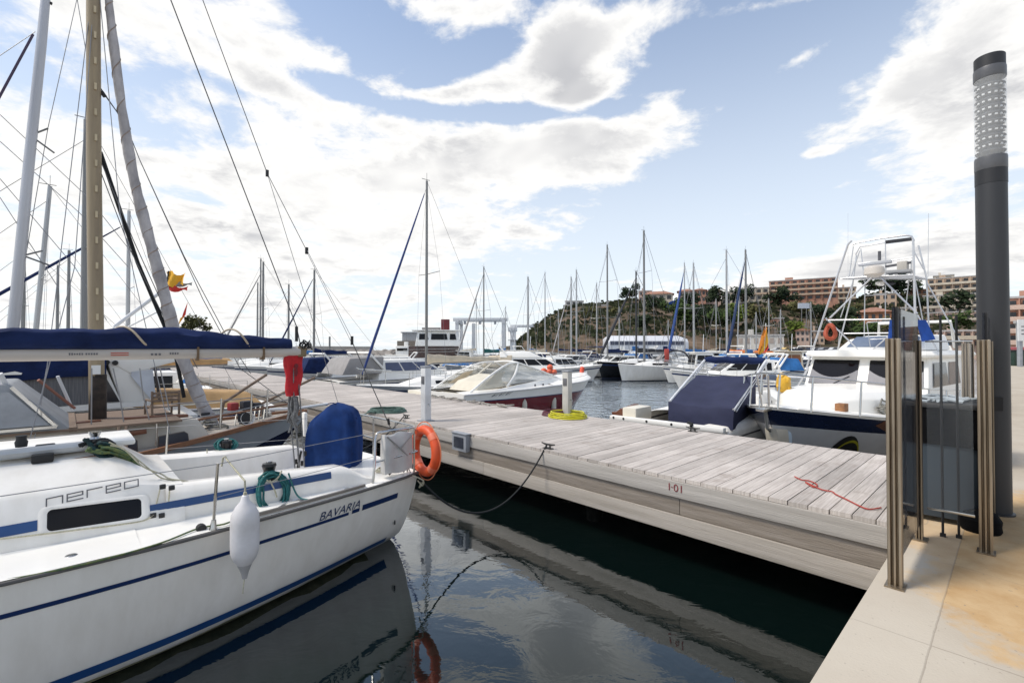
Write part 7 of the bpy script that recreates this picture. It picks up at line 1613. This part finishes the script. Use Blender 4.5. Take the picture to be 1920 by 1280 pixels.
T = [(1180,572,230,11,10,lA,'round dark tree on the ridge left of the pale house'),(1465,585,215,12,13,lA,'big dark round tree in front of the long apartment block'),(1300,585,205,9,10,lA,'dark tree below the pink houses'),(1345,580,215,10,10,lA,'dark tree between the pink houses and the apartment block'),
 (1392,575,225,10,11,lA,'dark crowned tree left of the apartment block'),(1262,600,180,8,9,lB,'green tree under the blue awning house'),(1230,592,195,9,9,lA,'dark tree on the slope below the pale house'),(1285,618,160,8,10,lB,'green tree low on the slope behind the white hall'),(1320,620,155,8,10,lA,'dark tree low on the slope'),
 (1350,628,150,8,9,lB,'leafy tree above the orange sail cover'),(1380,615,160,8,10,lD,'bright green tree above the low white wall'),(1420,610,170,7,9,lC,'olive tree right of the low white wall'),(1490,640,142,6,6,lD,'bright green bush tree beside the pink gabled house'),(1502,600,190,7,9,lC,'olive tree below the apartment block'),
 (1540,605,185,7,9,lA,'dark tree below the right end of the apartment block'),(1585,622,160,8,10,lA,'dark tree left of the red roofed villa'),(1600,600,200,8,9,lC,'olive tree behind the red roofed villa'),(1690,560,225,12,16,lA,'broad dark pine on the ridge right of the tuna tower'),(1650,552,240,8,14,lA,'dark pines on the ridge behind the tuna tower'),
 (1620,640,146,7,9,lB,'green tree under the red roofed villa'),(1670,632,150,6,8,lC,'olive tree right of the red roofed villa'),(1722,590,190,8,9,lA,'dark tree left of the stepped apartment block'),(1800,598,120,7,8,lA,'dark pine in front of the stepped apartment block'),(1788,632,110,6,6,lB,'small green tree left of the lamp column'),
 (1155,600,200,6,8,lC,'olive tree on the slope of the hill'),(1110,600,190,5,7,lC,'low olive tree on the left slope'),(1200,625,160,6,8,lA,'dark tree above the white hall left end'),(1560,640,150,7,8,lA,'dark tree among the tower legs')]
for i,(px,yb,Y,h,w,m,lb) in enumerate(T): tree(lb, px, yb, Y, h, w, m, 100+i)
tree('small round tree standing on the far shore right of the furled grey sail', 360, 640, 130, 7.5, 7.0, lC, 140, name='shore_tree')
sp_ = empty('tree_base_ground', at_wl(360,133)+Vector((0,0,.0)), 0); bpy.data.objects.remove(sp_)
tag(rough_block([at_wl(250,140), at_wl(420,140), at_wl(545,150)], 9, 1.6, rock, 'far_shore', 6), kind='structure')

# ------------------------------------------------------------------ buildings
ochre = mat('wall_ochre', (.50,.37,.27), .9, var=.12, scale=.3); terra = mat('wall_terracotta', (.44,.235,.165), .9, var=.15, scale=.3); pink = mat('wall_pink', (.52,.38,.31), .9, var=.12, scale=.3); beige = mat('wall_beige', (.56,.49,.39), .9, var=.12, scale=.3); palew = mat('wall_pale', (.58,.55,.50), .9, var=.1, scale=.3); cream_w = mat('wall_cream', (.52,.46,.37), .9, var=.1, scale=.3)
rooft = mat('roof_tile', (.40,.20,.13), .9, var=.25, scale=1.2); roofg = mat('roof_grey', (.42,.41,.40), .9, var=.1); wind = mat('window_dark', (.035,.035,.04), .2, var=.3); awn = mat('awning_red', (.38,.14,.08), .8)
def building(label, px0, px1, yt, yb, Y, m, floors, bays, roof='flat', balc=None, name='apartment_block', skew=0., depth=9., cat='building', win=wind, group=None, roofm=None, solid=()):
    th0, th1 = atan((px0-960)/F), atan((px1-960)/F); thm = (th0+th1)/2; skew = -thm; x0 = (px0-960)/F*Y; x1 = x0 + Y/cos(th0)*sin(th1-th0)/cos(th1-thm); zt, zb = EYE+(652-yt)*Y/F, EYE+(652-yb)*Y/F; w, h = x1-x0, zt-zb
    b = empty(name, (x0,Y,zb), skew, label, cat, group)
    MB().box((w/2, depth/2, h/2-2), (w, depth, h+4)).build('wall', m, b)
    fh = h/floors; bw_ = w/bays
    for f in range(floors):
        if balc and f > 0 or (balc and floors == 1): 
            MB().box((w/2,-.55,f*fh+.12),(w*.98,1.1,.22)).build('balcony_slab', balc, b); MB().box((w/2,-1.06,f*fh+.58),(w*.98,.10,.72)).build('balcony_parapet', balc, b)
        for k in range(bays):
            if (f,k) in solid: continue
            MB().box((bw_*(k+.5), -.03, f*fh+fh*.55), (bw_*.52, .10, fh*.50)).build('window', win, b)
    if balc:
        for k in range(1,bays): MB().box((bw_*k,-.5,h/2),(.22,1.0,h*.98)).build('party_wall', m, b)
    if roof == 'flat': MB().box((w/2,depth/2,h+.2),(w+.5,depth+.5,.4)).build('roof', roofm or roofg, b); MB().box((w*.3,depth/2,h+1.1),(w*.12,3,1.6)).build('roof_house', m, b)
    elif roof == 'hip':
        e = .7; k = min(w,depth)*.40; rh = k*.52
        MB().add([(-e,-e,h),(w+e,-e,h),(w+e,depth+e,h),(-e,depth+e,h),(k,depth/2,h+rh),(w-k,depth/2,h+rh)], [(0,1,5,4),(1,2,5),(2,3,4,5),(3,0,4),(3,2,1,0)]).build('roof', rooft, b)
        MB().box((w*.7,depth*.6,h+rh*.9),(.7,.7,1.4)).build('chimney', palew, b)
    elif roof == 'gable':
        e = .5; MB().add([(-e,-e,h),(w+e,-e,h),(w+e,depth+e,h),(-e,depth+e,h),(w/2,-e,h+w*.22),(w/2,depth+e,h+w*.22)], [(0,1,4),(1,2,5,4),(2,3,5),(3,0,4,5),(3,2,1,0)]).build('roof', rooft, b)
    return b
building('long terracotta apartment block with balcony rows on the ridge left of the tuna tower', 1443, 1572, 528, 566, 250, terra, 4, 9, balc=ochre)
building('low grey apartment block joining the long terracotta block on its left', 1380, 1443, 542, 566, 255, cream_w, 2, 5, balc=ochre, roofm=roofg)
building('beige top storey of the stepped block right of the tuna tower', 1740, 1838, 524, 560, 215, ochre, 3, 6, balc=beige)
building('lower terrace of the stepped apartment block right of the tuna tower', 1732, 1838, 556, 590, 200, beige, 3, 7, balc=cream_w)
building('lowest terrace of the stepped apartment block with red awnings', 1728, 1840, 588, 618, 188, pink, 2, 7, balc=cream_w)
building('white rooftop stair house above the stepped block', 1752, 1790, 518, 530, 225, beige, 1, 2)
building('pale villa standing on the ridge right of the dark round tree', 1206, 1262, 552, 580, 240, beige, 2, 4, name='villa', roof='hip')
building('pale block with dark openings at the left of the ridge villa', 1198, 1222, 546, 566, 252, pink, 2, 3, name='villa')
building('pink house left of the row on the ridge', 1272, 1302, 546, 572, 245, pink, 2, 3, name='row_house', roof='hip', group='pink houses on the ridge')
building('pink house in the middle of the ridge row', 1300, 1324, 544, 568, 242, terra, 2, 3, name='row_house', roof='hip', group='pink houses on the ridge')
building('pink house at the right of the ridge row', 1322, 1352, 546, 570, 246, pink, 2, 3, name='row_house', roof='hip', group='pink houses on the ridge')
building('red roofed villa with orange walls half way up behind the tuna tower', 1606, 1672, 586, 606, 165, mat('wall_orange',(.42,.19,.10),.9,var=.12), 1, 5, name='villa', roof='hip', depth=12)
building('ochre house behind the tuna tower above the red roofed villa', 1640, 1682, 552, 578, 205, ochre, 2, 3, name='villa', roof='flat')
building('low pink house with a gable right of the yellow and red flag', 1492, 1518, 620, 642, 140, pink, 2, 3, name='harbour_house', roof='gable')
building('second low pink house joined to the gabled one', 1518, 1546, 622, 644, 142, ochre, 2, 3, name='harbour_house', roof='flat')
building('long low white wall building behind the orange sail cover', 1382, 1470, 630, 650, 136, palew, 1, 6, name='harbour_shed', win=mat('faded_opening',(.36,.30,.26),.8), depth=5)
building('house on the slope with a brown front left of the low white building', 1436, 1470, 598, 618, 175, terra, 1, 3, name='slope_house', roof='flat')
building('white terrace house on the hillside left of the dark round tree', 1128, 1172, 572, 582, 235, palew, 1, 4, name='terrace_house', roof='flat', depth=6)
building('small white house high on the left slope', 1060, 1094, 565, 573, 262, palew, 1, 3, name='terrace_house', roof='flat', depth=6)
building('low stone terrace above the white hall', 1146, 1182, 615, 621, 165, mat('wall_stone',(.38,.31,.22),.9,var=.2), 1, 2, name='terrace_wall', roof='flat', depth=4, cat='wall')
building('terracotta building at the right edge behind the lamp column', 1888, 1990, 560, 668, 95, terra, 5, 4, balc=pink, roof='flat', depth=14)
building('white block with small windows at the right edge of the picture', 1905, 1990, 606, 640, 70, palew, 2, 4, name='white_block')
building('brown shop front between the tower and the lamp column', 1755, 1842, 622, 652, 118, pink, 2, 5, name='shop_building', balc=cream_w)
for i,(a,b_,c_,d_,Y_,m_,lb) in enumerate(((1330,1352,588,602,190,beige,'small beige house among trees left of the blue furled jib'),(1404,1428,586,600,200,ochre,'small ochre house below the grey block'),(1512,1536,584,598,205,beige,'small beige house below the long terracotta block'),(1546,1576,600,614,170,pink,'small pink house left of the red roofed villa'),(1690,1720,578,594,190,beige,'small beige house right of the red roofed villa'),(1170,1192,590,600,215,cream_w,'small cream house on the middle of the hill'))):
    building(lb, a, b_, c_, d_, Y_, m_, 2, 3, name='slope_house', roof='hip' if i % 2 else 'flat')
building('beige house closing the gap right of the pink ridge row', 1354, 1380, 548, 572, 250, beige, 2, 3, name='row_house', roof='flat')
building('ochre block right of the long terracotta apartment block', 1572, 1606, 540, 572, 248, ochre, 3, 3, balc=beige)
building('tall terracotta block between the pine trees and the stepped block', 1700, 1740, 545, 578, 228, terra, 3, 4, balc=ochre)
# blue awning
ba = empty('blue_awning', aty(1275,572,232), 0, 'long deep blue awning over a house front on the hillside', 'awning'); MB().poly([aty(a,b,232)-aty(1275,572,232) for a,b in ((1246,572),(1258,565),(1298,552),(1302,562),(1276,575),(1250,577))], (0,1,0)).build('canopy', royal_canvas, ba)
# billboard on legs
bb = empty('billboard', aty(1507,600,150), 0, 'pale blank billboard on two thin legs below the apartment block', 'billboard'); q = lambda a,b: aty(a,b,150)-aty(1507,600,150)
MB().poly([q(1497,568),q(1518,568),q(1518,578),q(1497,578)], (0,.3,0)).build('panel', mat('panel_pale',(.52,.56,.62),.5), bb)
for a in (1503,1512): MB().tube([q(a,578), q(a,625)], .12, 5).build('post', alu_dark, bb)
# long white hall on the far quay
hl = empty('white_hall', at_wl(1216,125), 0, 'long low white hall with rounded roof and dark window strip below the hill', 'hall')
w_ = 150/F*125
sc = [[Vector((x,y,z)) for y,z in ((0,.8),(-.1,3.3),(0,4.4),(.8,5.35),(4,5.8),(8,5.35),(8,.8))] for x in (-w_/2,-w_/2+.6,w_/2-1.5,w_/2)]
for s_ in (sc[0],sc[-1]):
    for p in s_: p.z = p.z if p.z < 2 else .8+(p.z-.8)*.88
MB().loft(sc).build('wall', mat('hall_white',(.62,.63,.66),.5,var=.06), hl, bevel=.05, angle=50)
for k in range(16): MB().box((-w_/2+1.0+k*(w_-2)/15.5,-.12,3.75),((w_-2)/17.5,.14,.95)).build('window', mat('hall_window',(.05,.06,.10),.2), hl)
for k,(x,m) in enumerate(((-7,gelw),(-3.5,azure_canvas),(1,gelw),(4.6,navy_canvas),(8,gelw))): MB().box((x,-.16,2.0),(1.6,.2,1.8)).build('door', m, hl)
# parked cars along the far quay
def car(label, px, Y, m, seed):
    c = empty('parked_car', at_wl(px,Y)+Vector((0,0,1.2)), radians([4,-6,90,12][seed % 4]), label, 'car', 'cars parked along the far quay')
    pf = [(-2.1,.30),(-2.1,.85),(-1.55,.95),(-1.0,1.42),(.35,1.45),(1.05,.98),(2.0,.82),(2.15,.55),(2.1,.30)]
    MB().loft([[Vector((x,y*k_,z)) for x,z in pf] for y,k_ in ((-.84,1),(-.80,1.0),(.80,1),(.84,1))]).build('body', m, c, bevel=.05)
    for sd in (-1,1):
        MB().poly([(-1.35,sd*.853,.98),(.85,sd*.853,.98),(.30,sd*.853,1.36),(-.95,sd*.853,1.36)]).build('side_window', wind, c)
        for x in (-1.3,1.3): o = MB().lathe([(.14,-.09),(.30,-.10),(.32,0),(.30,.10),(.14,.09)], (0,0,0), Matrix.Rotation(pi/2,3,'X'), 12).build('wheel', black_rubber, c); o.location = (x, sd*.80, .31)
    MB().poly([(.38,-.70,1.41),(.38,.70,1.41),(1.02,.74,1.02),(1.02,-.74,1.02)]).build('windscreen', wind, c)
cw = mat('car_white',(.62,.62,.63),.3,coat=.5); cg = mat('car_grey',(.20,.21,.23),.3,coat=.5); cd = mat('car_dark',(.03,.03,.035),.3,coat=.5); cbm = mat('car_blue',(.05,.10,.22),.3,coat=.5); cy = mat('car_yellow',(.62,.42,.12),.4,coat=.3)
for i,(px,Y,m,lb) in enumerate(((1478,118,cy,'yellow car parked left of the pink gabled house'),(1497,120,cw,'white car parked below the pink gabled house'),(1512,116,cd,'dark car parked right of the white one below the pink house'),(1530,122,cw,'white car parked under the tuna tower left leg'),(1548,118,cg,'grey car parked left of the tuna tower braces'),(1568,116,cw,'white car parked behind the tower braces'),(1590,120,cbm,'blue car parked behind the tower braces'),(1612,117,cg,'grey car parked under the red roofed villa'),(1632,120,cw,'white car parked right under the red roofed villa'),(1462,124,cw,'small white car behind the yellow and red flag'))): car(lb, px, Y, m, i)
# distant quay furniture at the right edge
def far_quay(px, Y): return Vector(((px-960)/F*Y, Y, 1.0))
gb = empty('green_bin', far_quay(1903,40), 0, 'dark green rubbish container on the quay right of the lamp column', 'container'); MB().hexa([Vector(p) for p in ((-.5,-.4,0),(.5,-.4,0),(.5,.4,0),(-.5,.4,0),(-.6,-.5,1.2),(.6,-.5,1.2),(.6,.5,1.2),(-.6,.5,1.2))]).build('body', mat('bin_green',(.015,.04,.028),.5), gb, bevel=.04); MB().box((0,0,1.27),(1.3,1.1,.14)).build('lid', black_rubber, gb, bevel=.03)
gp = empty('sign_post', far_quay(1912,38), 0, 'grey post carrying a white sign at the right edge', 'sign'); MB().tube([(0,0,0),(0,0,3.6)], .17, 8).build('post', grey_paint, gp); MB().box((.3,-.2,2.9),(1.3,.06,1.7)).build('panel', sign_white, gp)
mb = MB(); 
for z in (3.2,2.9,2.6): mb.box((.3,-.235,z),(.8,.01,.08))
mb.build('panel_marks', ink_grey, gp)
vh = empty('red_van', far_quay(1925,46), radians(80), 'small red van parked on the quay at the right edge', 'van'); MB().box((0,0,.95),(3.6,1.6,1.3)).build('body', mat('van_red',(.28,.03,.04),.3,coat=.4), vh, bevel=.12); 
for x in (-1.1,1.1):
    for y in (-.75,.75): o = MB().lathe([(.14,-.1),(.31,-.1),(.31,.1),(.14,.1)], (x,y,.31), Matrix.Rotation(pi/2,3,'X'), 12).build('wheel', black_rubber, vh)
MB().box((1.2,0,1.25),(1.0,1.63,.45)).build('windows', wind, vh, bevel=.05)
